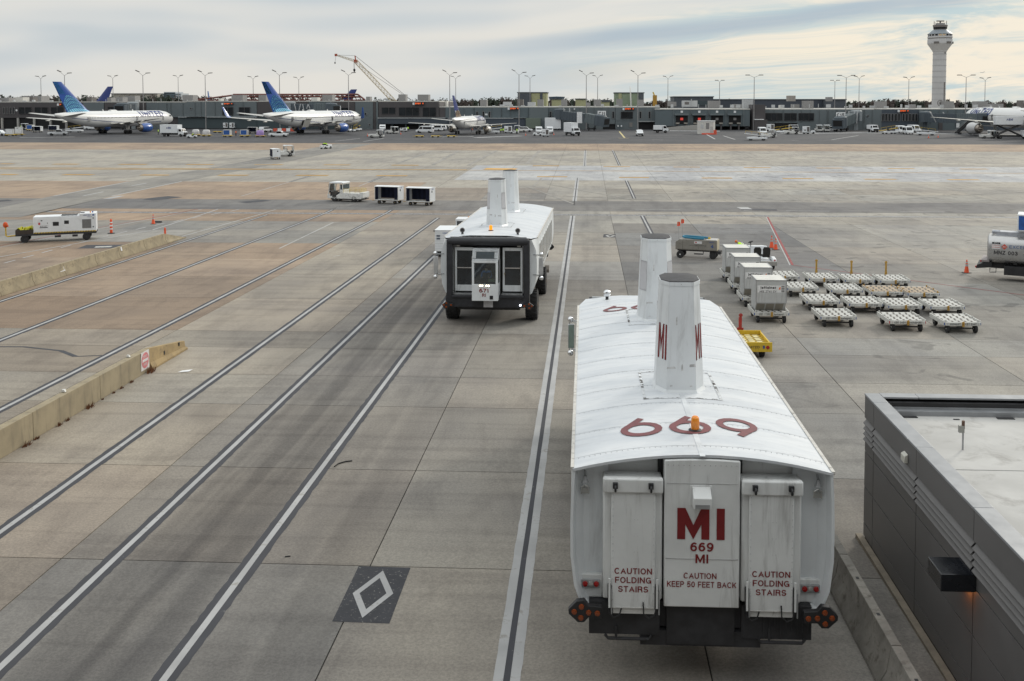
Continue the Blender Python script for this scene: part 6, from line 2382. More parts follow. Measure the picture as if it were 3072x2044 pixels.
def bag_cart(label, loc, rz, open_side=True, group='covered baggage carts', text=True):
  t = thing('baggage_cart', label, 'baggage cart', loc, rz, group)
  L, W_, z0, z1 = 2.9, 1.5, 0.52, 1.98
  b = MB()
  b.box(-L / 2, L / 2, -W_ / 2, W_ / 2, z0 - 0.10, z0)
  b.build('floor', WHITE_D, t, bevel=0.02)
  b = MB()
  b.prism([(-W_ / 2 - 0.04, z1 - 0.04), (W_ / 2 + 0.04, z1 - 0.04), (W_ / 2 + 0.04, z1 + 0.02), (0, z1 + 0.09), (-W_ / 2 - 0.04, z1 + 0.02)], -L / 2 - 0.04, L / 2 + 0.04, 'x')
  b.build('roof', WHITE, t, bevel=0.015)
  for s in (-1, 1):
    b = MB()
    n = 6
    for k in range(n):
      za, zb = z0 + (z1 - z0 - 0.05) * k / n, z0 + (z1 - z0 - 0.05) * (k + 1) / n
      x0, x1 = sorted((s * L / 2, s * (L / 2 - 0.05)))
      b.box(x0 + (0.0 if k % 2 else 0.006 * (s < 0)), x1, -W_ / 2, W_ / 2, za + 0.008, zb)
    b.build('end_wall', WHITE, t, 0)
    b = MB()
    b.box(s * (L / 2 + 0.006) - 0.004, s * (L / 2 + 0.006) + 0.004, -0.30, -0.08, 1.45, 1.68)
    b.build('end_plate', BLACK, t, 0)
  for s in (-1, 1):
    y = s * (W_ / 2 - 0.02)
    if s > 0 or not open_side:
      b = MB()
      v, f = [], []
      n = 24
      for k in range(n + 1):
        x = -L / 2 + 0.06 + (L - 0.12) * k / n
        o = 0.02 * sin(k * 2.4)
        v += [(x, y + o, z0 + 0.02), (x, y + o, z1 - 0.06)]
      b.add(v, [(2 * k, 2 * k + 2, 2 * k + 3, 2 * k + 1) for k in range(n)] + [(2 * k, 2 * k + 1, 2 * k + 3, 2 * k + 2) for k in range(n)])
      b.build('curtain', NAVY, t)
    else:
      for a, c in ((-L / 2 + 0.05, -L / 2 + 0.42), (L / 2 - 0.48, L / 2 - 0.05)):
        b = MB()
        v = []
        n = 8
        for k in range(n + 1):
          x = a + (c - a) * k / n
          o = 0.035 * sin(k * 2.6)
          v += [(x, y + o, z0 - 0.02), (x, y + o, z1 - 0.06)]
        b.add(v, [(2 * k, 2 * k + 2, 2 * k + 3, 2 * k + 1) for k in range(n)] + [(2 * k, 2 * k + 1, 2 * k + 3, 2 * k + 2) for k in range(n)])
        b.build('curtain', NAVY, t)
  for sx in (-1, 1):
    for sy in (-1, 1):
      b = MB()
      b.cbox((sx * (L / 2 - 0.02), sy * (W_ / 2 - 0.02), (z0 + z1) / 2), (0.06, 0.06, z1 - z0))
      b.build('corner_post', WHITE_D, t, 0)
  if text:
    b = MB()
    b.text('UNITED', 0.10, T(L / 2 + 0.008, 0.0, 1.76) @ FACE_RIGHT, sx=1.3)
    b.build('lettering', BLUEINK, t, 0)
  b = MB()
  b.box(-L / 2 + 0.2, L / 2 - 0.2, -0.3, 0.3, z0 - 0.2, z0 - 0.1)
  b.path([(-L / 2, 0, 0.36), (-L / 2 - 0.7, 0, 0.33)], 0.03, 6)
  b.build('chassis', RUSTY, t, 0)
  wheels4(t, (-L / 2 + 0.5, L / 2 - 0.45), W_ / 2 - 0.14, 0.21, 0.13, RUSTY)
  return t

p = G(1045, 604)
HD = radians(-14)
cab_tug('white cab tractor with yellow railed deck pulling two baggage carts', p, HD)
person('driver sitting in the white cab tractor that pulls two carts', 'sit', (p.x - 0.85 * cos(HD), p.y - 0.85 * sin(HD), p.z + 0.52), HD + pi / 2, PANTS, PANTS, HAIR, False)
p = G(1168, 611)
bag_cart('first covered baggage cart with navy curtains behind the cab tractor', p, HD)
p = G(1262, 616)
bag_cart('second covered baggage cart at the tail of the tractor train', p, HD)
p = G(826, 478)
bag_cart('lone white baggage cart far out on the taxiway, seen from behind', p, radians(118), False)
p2 = G(848, 470)
cab_tug('far white cab tractor pulling the lone cart across the taxiway', p2, radians(118 + 90 + 0), deck=False)

# small open tug with two people on the far apron
def open_tug(label, loc, rz, group='small open tractors'):
  """heading +X"""
  t = thing('open_tractor', label, 'tractor', loc, rz, group)
  b = MB()
  b.prism([(-1.3, 0.3), (1.35, 0.3), (1.35, 0.8), (1.2, 0.98), (0.35, 1.0), (0.2, 0.6), (-0.5, 0.6), (-0.6, 0.82), (-1.3, 0.82)], -0.65, 0.65, 'y')
  b.build('body', WHITE, t, bevel=0.05)
  b = MB()
  b.box(-0.55, -0.15, -0.55, 0.55, 0.55, 0.75)
  b.box(-0.62, -0.50, -0.55, 0.55, 0.75, 1.15)
  b.build('seat', BLACK, t)
  b = MB()
  b.lathe([(0.16, -0.01), (0.175, 0), (0.16, 0.01), (0.15, 0)], 14, 0, M=T(0.2, 0.28, 1.12) @ RY(radians(55)))
  b.tube((0.2, 0.28, 1.12), (0.38, 0.28, 0.95), 0.02)
  b.build('steering_wheel', BLACK, t)
  for y in (-0.4, 0.4):
    b = MB()
    b.cbox((-1.31, y, 0.66), (0.02, 0.2, 0.1))
    b.build('tail_lamp', BLACK, t, 0)
  wheels4(t, (-0.85, 0.85), 0.58, 0.30, 0.2, WHITE_D)
  return t

p = G(978, 447)
hd = radians(62)
open_tug('small white open tractor carrying two people in yellow, far apron', p, hd)
for k, (oy, lb) in enumerate(((0.3, 'left rider in yellow jacket on the far open tractor'), (-0.3, 'right rider in yellow jacket on the far open tractor'))):
  q = Vector((p.x - 0.35 * cos(hd) - oy * sin(hd), p.y - 0.35 * sin(hd) + oy * cos(hd), p.z + 0.30))
  person(lb, 'sit', q, hd - pi / 2, HIVIS, PANTS, BLACK, True, group='riders on the far tractor')

# white start cart beside lounge 671 and the tractor cab behind it
p = G(1302, 778)
t = thing('air_start_cart', 'white slatted air start cart marked UNITED half hidden by lounge 671', 'start cart', (p.x - 0.05, 70.0, gz(70)), 0.0)
b = MB()
for k in range(8):
  za, zb = 0.45 + 0.19 * k, 0.45 + 0.19 * (k + 1)
  b.box(0, 2.3, 0, 2.6, za + 0.012, zb)
b.build('housing', WHITE, t, 0)
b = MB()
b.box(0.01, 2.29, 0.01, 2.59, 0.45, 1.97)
b.build('inner_shell', mat('inner_shell_grey', (0.3, 0.3, 0.3), 0.7), t, 0)  # plain grey shell behind the white slats
b = MB()
b.box(-0.03, 2.33, -0.03, 2.63, 1.97, 2.02)
b.build('roof', WHITE, t, bevel=0.01)
for z in (1.32, 1.52):
  b = MB()
  b.box(0.12, 0.38, -0.012, 0.0, z, z + 0.13)
  b.build('vent', mat('vent_blue_grey', (0.10, 0.12, 0.16), 0.5), t, 0)
b = MB()
b.text('UNITED', 0.10, T(0.85, -0.006, 1.74) @ FACE_REAR, sx=1.3)
b.box(1.2, 1.32, -0.006, -0.003, 1.72, 1.84)
b.build('lettering', BLUEINK, t, 0)
b = MB()
b.box(0.05, 2.2, 0.1, 2.5, 0.28, 0.44)
b.box(-0.1, 0.0, -0.05, 0.05, 1.9, 1.98)
b.build('chassis', CHASSIS, t, 0)
for x in (0.3, 2.0):
  for y in (0.45, 2.1):
    wheel('wheel', t, x, y, 0.25, 0.18)
t2 = thing('parked_tractor', 'white tractor cab with orange roof beacon behind the slatted start cart', 'tractor', (G(1337, 778).x - 0.1, 75.2, gz(75.2)), 0.0)
b = MB()
b.box(0, 1.9, 0, 3.6, 0.4, 1.05)
b.build('body', WHITE, t2, bevel=0.05)
b = MB()
b.box(-0.02, 1.92, 0.2, 1.7, 2.05, 2.22)
for x in (0.0, 1.82):
  for y in (0.22, 1.6):
    b.box(x, x + 0.08, y, y + 0.08, 1.05, 2.05)
cabp = b.build('cab', WHITE, t2, bevel=0.02)
b = MB()
b.box(0.08, 1.82, 0.24, 0.26, 1.1, 2.05)
b.build('rear_window', GLASS, cabp, 0)
b = MB()
b.lathe([(0.07, 2.22), (0.07, 2.32), (0.03, 2.36)], 10, 0, c=(0.95, 0.9, 0))
b.build('beacon', AMBER, t2)
for x in (0.1, 1.8):
  for y in (0.6, 2.9):
    wheel('wheel', t2, x, y, 0.38, 0.25)
# driver in lounge 671
a = A671.matrix_world
M_ = Matrix.Translation(A671.location) @ Matrix.Rotation(pi - 0.018, 4, 'Z')
q = M_ @ Vector((0.06, 0.18, 1.62 + 0.16))
person('bearded driver in blue shirt behind the windscreen of lounge 671', 'sit', q, pi - 0.018, SHIRT_B, PANTS, HAIR, False, True)
# ------------------------------------------------------------------ far concourse
FY = 345.0
DKB = mat('facade_dark_brown', (0.072, 0.066, 0.069), 0.7, var=0.07, scale=0.2)
GGR = mat('facade_grey_green', (0.125, 0.148, 0.158), 0.65, var=0.06, scale=0.15)
GGR2 = mat('facade_blue_grey', (0.10, 0.127, 0.14), 0.65, var=0.06, scale=0.15)
TEAL = mat('facade_teal_low', (0.05, 0.07, 0.078), 0.7, var=0.08, scale=0.2)
NAVYF = mat('facade_navy', (0.055, 0.07, 0.09), 0.7, var=0.08, scale=0.2)
WINF = mat('facade_window', (0.012, 0.015, 0.018), 0.3, var=0.4, scale=0.3, spec=0.25)
ROOFW = mat('roof_edge_white', (0.52, 0.51, 0.48), 0.6, var=0.06)
ROOFT = mat('flat_roof_cream', (0.42, 0.41, 0.38), 0.8, var=0.1, scale=0.1)
COLM = mat('concrete_column', (0.36, 0.35, 0.33), 0.8)
HVAC = mat('hvac_grey', (0.23, 0.225, 0.225), 0.5, 0.2, 0.08)
HVACD = mat('hvac_dark', (0.12, 0.11, 0.105), 0.7)
SHEATH = mat('yellow_sheathing', (0.38, 0.38, 0.22), 0.8, var=0.12, scale=0.3)
DKMEM = mat('dark_membrane', (0.075, 0.085, 0.10), 0.7, var=0.15, scale=0.3)
LED = mat('lit_gate_display', (0.3, 0.03, 0.01), 0.5, emit=(1.0, 0.16, 0.03), estr=0.7)
REDGLOW = mat('lit_red_dock', (0.3, 0.03, 0.02), 0.5, emit=(0.9, 0.08, 0.06), estr=0.5)
WSIGN = mat('white_sign', (0.72, 0.73, 0.74), 0.5)
STRUT = mat('pale_strut', (0.42, 0.43, 0.44), 0.5, 0.2)

def Z1(x, y): return x / 3.8016, 200 + y / 3.8016
def Z2(x, y): return 560 + x / 3.8016, 140 + y / 3.8016
def Z3(x, y): return 1080 + x / 3.8016, 200 + y / 3.8016
def Zq(x, y): return 1540 + x / 3.8016, 200 + y / 3.8016
def Z5(x, y): return 2000 + x / 3.8016, 200 + y / 3.8016
def Z6(x, y): return 2500 + x / 3.92, 40 + y / 3.92

GB = gz(FY)
conc = thing('concourse', 'long low grey concourse with gates and rooftop plant behind the aircraft', 'building', (0, 0, 0))

def fbox(name, Z, x0, x1, y0, y1, material, dy=0.0, depth=0.5, to_ground=False, parent=None, y_plane=None):
  """box on the facade from close-up pixels; dy = how far it stands proud of the wall"""
  Yp = (FY if y_plane is None else y_plane) - dy
  a, c = AT(*Z(x0, y0), Yp), AT(*Z(x1, y1), Yp)
  b = MB()
  b.box(a.x, c.x, Yp, Yp + depth, (gz(Yp) if to_ground else c.z), a.z)
  return b.build(name, material, parent or conc, 0)

# main volumes
for (Z, x0, x1, y0, m_) in ((Z1, -300, 2357, 405, DKB), (Z2, 0, 2185, 625, DKB), (Z3, 190, 905, 398, DKB), (Z3, 905, 1760, 462, DKB), (Zq, 15, 1672, 462, DKB), (Z5, 950, 2360, 487, DKB), (Z6, 560, 2700, 1128, DKB)):
  a = AT(*Z(x0, y0), FY)
  c = AT(*Z(x1, y0), FY)
  b = MB()
  b.box(a.x, c.x, FY + 0.3, FY + 38, GB - 0.3, a.z - 0.15)
  b.build('hall', m_, conc, 0)
  b = MB()
  b.box(a.x, c.x, FY - 0.25, FY + 38.2, a.z - 0.15, a.z + 0.18)
  b.build('roof', ROOFW, conc, 0)
P1, P2 = 405, 700
walls = [
  # (zoom, x0, x1, ytop, ybot, material, proud)
  (Z1, -300, 945, 412, 586, DKB, 0.6), (Z1, 945, 1190, 412, 720, GGR, 0.5), (Z1, 1190, 1668, 412, 586, DKB, 0.55), (Z1, 1668, 1905, 412, 720, GGR, 0.7), (Z1, 1905, 2357, 412, 578, GGR, 0.5),
  (Z1, 2030, 2357, 584, 700, TEAL, 0.5),
  (Z2, 0, 800, 632, 803, GGR, 0.52), (Z2, 0, 800, 812, 935, TEAL, 0.45), (Z2, 803, 1388, 632, 800, DKB, 0.5), (Z2, 803, 1388, 805, 940, TEAL, 0.4), (Z2, 1390, 1648, 632, 800, GGR2, 0.6), (Z2, 1650, 1920, 632, 800, DKB, 0.5), (Z2, 1390, 1920, 805, 940, TEAL, 0.4), (Z2, 1922, 2125, 632, 950, GGR, 0.7), (Z2, 2125, 2160, 632, 950, DKB, 0.5), (Z2, 2160, 2190, 632, 950, GGR, 0.6),
  (Z3, 205, 900, 405, 580, DKB, 0.6), (Z3, 205, 1000, 596, 655, NAVYF, 2.2), (Z3, 905, 972, 468, 585, DKB, 0.5), (Z3, 974, 1303, 468, 588, GGR2, 0.55), (Z3, 1306, 1617, 468, 588, GGR2, 0.6), (Z3, 1620, 1925, 468, 588, GGR2, 0.55), (Z3, 1000, 1890, 596, 720, NAVYF, 1.8), (Z3, 1928, 2146, 468, 725, GGR, 1.2),
  (Zq, 400, 515, 468, 725, GGR2, 0.5), (Zq, 517, 1020, 468, 725, GGR, 0.6), (Zq, 1022, 1160, 468, 655, GGR, 0.6), (Zq, 1165, 1668, 468, 620, GGR, 0.65), (Zq, 1165, 1430, 622, 725, GGR, 0.6),
  (Z5, 1122, 1490, 493, 645, GGR, 0.5), (Z5, 1492, 1885, 493, 745, GGR, 0.55), (Z5, 1887, 2360, 493, 750, GGR, 0.5),
  (Z6, -180, 565, 1135, 1395, GGR, 0.56), (Z6, 568, 1010, 1135, 1395, NAVYF, 0.5), (Z6, 1010, 1050, 1135, 1395, GGR, 0.9), (Z6, 1050, 1640, 1135, 1395, GGR2, 0.5), (Z6, 1640, 2700, 1135, 1395, NAVYF, 0.5),
]
for (Z, x0, x1, y0, y1, m_, dy) in walls:
  fbox('wall_panel', Z, x0, x1, y0, y1, m_, dy, 0.9 if dy < 1 else dy + 0.4)
# fine upright seams in the metal cladding
sm = MB()
for (Z, x0, x1, y0, y1, n) in ((Z2, 0, 800, 632, 803, 5), (Z1, 1668, 2357, 412, 578, 5), (Z3, 974, 1925, 468, 588, 9), (Zq, 517, 1160, 468, 650, 8), (Zq, 1165, 1668, 468, 620, 6), (Z5, 1122, 2360, 493, 640, 12), (Z6, -180, 565, 1135, 1390, 7), (Z6, 1050, 1640, 1135, 1300, 6)):
  for k in range(1, n):
    a = AT(*Z(x0 + (x1 - x0) * k / n, y0), FY - 0.72)
    c = AT(*Z(x0 + (x1 - x0) * k / n, y1), FY - 0.72)
    sm.box(a.x, a.x + 0.12, FY - 0.72, FY - 0.6, c.z, a.z)
sm.build('cladding_seam', mat('cladding_seam_grey', (0.11, 0.125, 0.13), 0.7), conc, 0)['kind'] = 'stuff'
# ledges and canopies
for (Z, x0, x1, y0, y1, dy) in ((Z1, 2030, 2357, 573, 582, 1.2), (Z2, 0, 800, 800, 810, 1.2), (Z3, 200, 970, 583, 593, 2.4), (Z3, 1000, 1892, 586, 595, 2.0), (Zq, 1430, 1680, 622, 632, 1.2), (Zq, 0, 145, 584, 594, 2.0)):
  fbox('ledge', Z, x0, x1, y0, y1, mat('ledge_pale', (0.34, 0.36, 0.37), 0.6), dy, dy + 0.3)
# windows
wins = [(Z1, a, c, 466, 540) for a, c in ((35, 50), (72, 88), (110, 128), (147, 164), (213, 282), (287, 357), (397, 468), (473, 543), (582, 650), (655, 722))]
wins += [(Z1, 1230, 1340, 462, 492), (Z2, 408, 465, 695, 780), (Z2, 470, 527, 695, 780), (Z2, 597, 655, 695, 780), (Z2, 660, 718, 695, 780), (Z2, 1738, 1850, 700, 730), (Z2, 1660, 1720, 680, 730)]
wins += [(Z3, 250, 325, 468, 540), (Z3, 330, 403, 468, 540), (Z3, 445, 520, 468, 562), (Z3, 524, 598, 468, 562), (Z3, 602, 673, 468, 562), (Z3, 717, 790, 468, 570), (Z3, 794, 865, 468, 570)]
wins += [(Z3, a, a + 18, 515, 582) for a in (1326, 1398, 1468)] + [(Zq, a, a + 19, 515, 590) for a in (415, 487, 1130, 1440, 1543)]
wins += [(Zq, 1230, 1295, 520, 592), (Zq, 1298, 1360, 520, 592)]
wins += [(Z5, 1127, 1190, 534, 615), (Z5, 1193, 1254, 534, 615), (Z5, 1257, 1317, 534, 615), (Z5, 1345, 1411, 534, 615), (Z5, 1414, 1480, 534, 615), (Z5, 1508, 1563, 534, 615), (Z5, 1566, 1620, 534, 615), (Z5, 1623, 1677, 534, 615)]
wins += [(Z6, a, a + 20, 1185, 1266) for a in (573, 612, 648, 685, 725, 762, 815, 853, 890, 928, 966)]
for (Z, x0, x1, y0, y1) in wins:
  w = fbox('window', Z, x0, x1, y0, y1, WINF, 0.80, 0.3)
  a, c = AT(*Z(x0, y0), FY - 0.8), AT(*Z(x1, y1), FY - 0.8)
  b = MB()
  t_ = 0.10
  b.box(a.x - t_, c.x + t_, FY - 0.86, FY - 0.5, a.z, a.z + t_)
  b.box(a.x - t_, c.x + t_, FY - 0.86, FY - 0.5, c.z - t_, c.z)
  b.box(a.x - t_, a.x, FY - 0.86, FY - 0.5, c.z, a.z)
  b.box(c.x, c.x + t_, FY - 0.86, FY - 0.5, c.z, a.z)
  b.build('frame', DKB if x1 - x0 > 40 else HVAC, w, 0)
# ground-level bays with columns; black panels paint in the shade inside
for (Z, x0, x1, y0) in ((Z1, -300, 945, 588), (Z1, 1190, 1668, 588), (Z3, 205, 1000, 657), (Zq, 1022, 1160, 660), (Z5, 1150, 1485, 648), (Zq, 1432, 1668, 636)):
  fbox('bay_shade_panel', Z, x0, x1, y0, 740, DARKIN, 0.25, 0.2, True)
for x in (-180, 8, 190, 375, 560, 740):
  fbox('column', Z1, x, x + 24, 586, 720, COLM, 0.9, 0.9, True)
for x in (360, 515, 670, 830):
  fbox('column', Z3, x, x + 14, 655, 720, TEAL, 1.6, 0.9, True)
for (Z, x0, x1, y0, y1, m_) in ((Zq, 1185, 1212, 655, 722, GGR2), (Zq, 1218, 1247, 655, 722, GGR2), (Z5, 1035, 1120, 672, 722, DKB), (Z6, 470, 500, 1320, 1380, NAVYF), (Z6, 510, 540, 1318, 1382, HVACD), (Z6, 1240, 1285, 1290, 1390, DKB), (Zq, 1325, 1358, 640, 690, mat('panel_taupe', (0.20, 0.19, 0.18), 0.6)), (Z6, 385, 410, 1338, 1368, BLACK)):
  fbox('door', Z, x0, x1, y0, y1, m_, 0.8, 0.3, y1 > 715)
for (Z, x0, x1, y0, y1) in ((Z1, 178, 198, 490, 510), (Z1, 2167, 2186, 468, 488), (Z2, 37, 56, 697, 717), (Z2, 2035, 2055, 757, 778), (Z2, 2072, 2094, 882, 899), (Z3, 58, 76, 528, 550), (Z3, 97, 118, 655, 670), (Zq, 689, 704, 478, 492), (Z5, 2285, 2305, 555, 574), (Z6, 395, 416, 1198, 1218), (Zq, 1187, 1202, 668, 688), (Zq, 1226, 1241, 668, 688), (Z6, 1442, 1480, 1190, 1250), (Z6, 1447, 1482, 1285, 1345), (Z3, 1425, 1455, 538, 556), (Z6, 1083, 1106, 1152, 1175)):
  fbox('stand_sign', Z, x0, x1, y0, y1, WSIGN, 0.95, 0.1)
# gate displays with lit characters
for (Z, x0, x1, y0, y1) in ((Z1, 655, 700, 420, 446), (Z2, 402, 525, 642, 664), (Z3, 605, 730, 408, 436), (Z3, 1690, 1812, 466, 492), (Zq, 1252, 1378, 470, 496), (Z6, 765, 890, 1136, 1162), (Z6, 2090, 2205, 1133, 1158)):
  d = fbox('gate_display', Z, x0 + 18, x1, y0, y1, BLACK, 1.3, 0.6)
  w = x1 - x0
  for k in range(6):
    if k == 4:
      continue
    xa = x0 + 24 + (w - 26) * k / 6
    fbox('lit_character', Z, xa, xa + (w - 26) / 6 * 0.75, y0 + 5, y1 - 5 - 3 * (k % 2), LED, 1.36, 0.04, False, d)
  fbox('gate_number', Z, x0 - 6, x0 + 16, y0 + 2, y1 + 2, WSIGN, 1.3, 0.3, False, d)
# loading dock block
a, c = AT(*Z5(-130, 492), FY - 4), AT(*Z5(950, 492), FY - 4)
zb = AT(*Z5(0, 680), FY - 4).z
b = MB()
b.box(a.x, c.x, FY - 4, FY + 30, zb, a.z)
dock = b.build('dock_block', GGR2, conc, 0)
b = MB()
b.box(a.x, c.x, FY - 4.2, FY + 30, a.z, a.z + 0.35)
b.build('dock_roof', ROOFW, conc, 0)
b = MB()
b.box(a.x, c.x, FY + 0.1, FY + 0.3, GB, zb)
b.build('dock_undercroft_shade', DARKIN, conc, 0)  # black wall paints in the shade below the dock
for k, xc in enumerate((172, 373, 575, 778)):
  fbox('dock_canopy', Z5, xc - 80, xc + 80, 538, 556, GGR, 5.4, 1.5)
  d = fbox('dock_opening_shade', Z5, xc - 68, xc + 68, 562, 655, DARKIN, 4.2, 0.3)  # black panel paints in the shade inside the dock
  fbox('dock_sign', Z5, xc - 13, xc + 13, 504, 529, WSIGN, 4.2, 0.1)
  fbox('dock_light', Z5, xc - 16, xc + 16, 585, 612, REDGLOW if k < 2 else HVAC, 4.35, 0.1, False, d)
  for s in (-1, 1):
    fbox('dock_shelf', Z5, xc + s * 46 - 20, xc + s * 46 + 20, 640, 655, mat('dock_tan', (0.30, 0.28, 0.25), 0.7), 5.2, 1.0)
    fbox('dock_leg', Z5, xc + s * 46 - 8, xc + s * 46 + 8, 655, 735, DKB, 4.8, 0.5, True)
  for xx in (xc - 98, xc + 96):
    fbox('dock_pier', Z5, xx, xx + 10, 494, 680, GGR, 4.25, 0.4)
for x in (-60, 30, 880):
  b = MB()
  p0, p1 = AT(*Z5(x, 735), FY - 4), AT(*Z5(x + 70, 690), FY - 4)
  b.tube((p0.x, FY - 4, gz(FY)), (p1.x, FY - 4, zb), 0.14, n=6)
  b.tube((p1.x, FY - 4, gz(FY)), (p0.x, FY - 4, zb), 0.14, n=6)
  b.build('cross_brace', CHASSIS, conc)
fbox('stair_tower', Z5, 978, 1122, 434, 745, DKB, 4.6, 8, True)
fbox('stair_annex', Z5, 1005, 1148, 608, 745, DKB, 6.0, 2, True)
fbox('annex_sill', Z5, 1005, 1110, 600, 609, WSIGN, 6.2, 1.5)
b = MB()
a, c = AT(*Zq(1690, 735), FY - 8), AT(*Zq(2100, 700), FY - 8)
b.prism([(a.x, gz(FY - 8)), (c.x, gz(FY - 8)), (c.x, gz(FY - 8) + 1.9), (a.x, gz(FY - 8) + 0.8)], FY - 8, FY - 6.5, 'y')
rampo = b.build('walkway_ramp', mat('ramp_concrete', (0.33, 0.32, 0.30), 0.8), None, 0)
tag(rampo, 'long pale access ramp leading to the white site hut', 'ramp')
# rooftop plant
roof_items = [(Z1, 0, 100, 357, 400, HVAC), (Z1, 163, 262, 350, 402, ROOFW), (Z1, 272, 472, 335, 400, HVAC), (Z1, 340, 375, 345, 390, HVACD), (Z1, 985, 1045, 350, 400, HVACD), (Z1, 1222, 1268, 355, 395, HVAC), (Z1, 1322, 1400, 350, 400, HVAC), (Z1, 1430, 1540, 335, 398, HVAC), (Z1, 2080, 2200, 325, 400, HVAC), (Z1, 2140, 2210, 370, 402, ROOFW),
       (Z2, 510, 640, 552, 612, HVAC), (Z2, 820, 905, 552, 612, HVAC), (Z2, 1545, 1660, 548, 606, HVAC), (Z2, 1420, 1490, 580, 612, ROOFW), (Z2, 2045, 2090, 572, 608, HVAC), (Z2, 362, 390, 592, 620, ROOFW),
       (Z3, 437, 520, 318, 380, HVAC), (Z3, 657, 780, 320, 376, HVAC), (Z3, 905, 990, 390, 462, ROOFW), (Z3, 1370, 1445, 378, 446, HVAC), (Z3, 1632, 1720, 402, 434, STRUT), (Z3, 1788, 1860, 374, 446, HVACD), (Z3, 1912, 1996, 406, 436, STRUT), (Z3, 2022, 2090, 375, 446, HVAC),
       (Zq, 545, 612, 378, 445, HVAC), (Zq, 830, 880, 410, 445, HVAC), (Zq, 917, 1000, 375, 440, HVAC), (Zq, 1178, 1246, 368, 448, HVAC), (Zq, 1418, 1488, 378, 445, HVAC), (Zq, 1770, 1860, 402, 440, HVAC), (Zq, 1935, 2100, 388, 445, STRUT), (Zq, 1985, 2080, 392, 408, HVACD),
       (Z5, 485, 612, 390, 456, HVAC), (Z5, 765, 865, 430, 466, HVAC), (Z5, 880, 985, 376, 470, STRUT), (Z5, 1390, 1470, 332, 382, mat('taupe_box', (0.26, 0.24, 0.22), 0.7)), (Z5, 1440, 1515, 430, 460, HVAC), (Z5, 1570, 1675, 390, 470, HVAC), (Z5, 1600, 1660, 400, 440, HVACD), (Z5, 1838, 1893, 348, 382, HVAC), (Z5, 1295, 1322, 440, 466, ROOFW),
       (Z6, 518, 628, 1036, 1105, HVAC), (Z6, 1310, 1420, 1036, 1105, HVAC), (Z6, 1690, 1815, 1036, 1105, HVAC), (Z6, 1860, 2000, 1065, 1110, HVAC), (Z6, 920, 970, 1072, 1105, HVAC), (Z6, 2205, 2240, 1025, 1105, HVACD)]
for i, (Z, x0, x1, y0, y1, m_) in enumerate(roof_items):
  yp = FY + 6 + (i * 7) % 17
  a, c = AT(*Z(x0, y0), yp), AT(*Z(x1, y1 + 14), yp)
  b = MB()
  b.box(a.x, c.x, yp, yp + 3 + (c.x - a.x) * 0.4, c.z, a.z)
  o = b.build('rooftop_unit', m_, conc, 0)
  if c.x - a.x > 5:
    b = MB()
    w = c.x - a.x
    b.box(a.x + w * 0.12, a.x + w * 0.42, yp - 0.08, yp, c.z + (a.z - c.z) * 0.35, a.z - 0.5)
    b.build('unit_louvre', HVACD, o, 0)
    b = MB()
    b.box(a.x + w * 0.55, a.x + w * 0.60, yp - 0.3, yp, c.z, a.z + 0.6)
    b.build('unit_pipe', STEEL, o, 0)
b = MB()
for k in range(90):
  u = 10 + k * 34 + random.uniform(-12, 12)
  yp = FY + random.uniform(1, 8)
  zr = 11.2 if u < 1300 else 9.4
  p = AT(u, 305 if u < 1300 else 320, yp)
  h = random.uniform(0.4, 1.3)
  if random.random() < 0.5:
    b.cbox((p.x, yp, zr + h / 2 - 0.3), (random.uniform(0.4, 1.6), 0.8, h))
  else:
    b.tube((p.x, yp, zr - 0.3), (p.x, yp, zr + h), 0.10, n=6)
b.build('roof_vents', STRUT, conc, 0)['kind'] = 'stuff'

# ------------------------------------------------------------------ jet bridges
BRIDGE = mat('bridge_slate', (0.07, 0.088, 0.105), 0.6, var=0.08, scale=0.3)
BRIDGE_L = mat('bridge_pale', (0.24, 0.265, 0.28), 0.6)

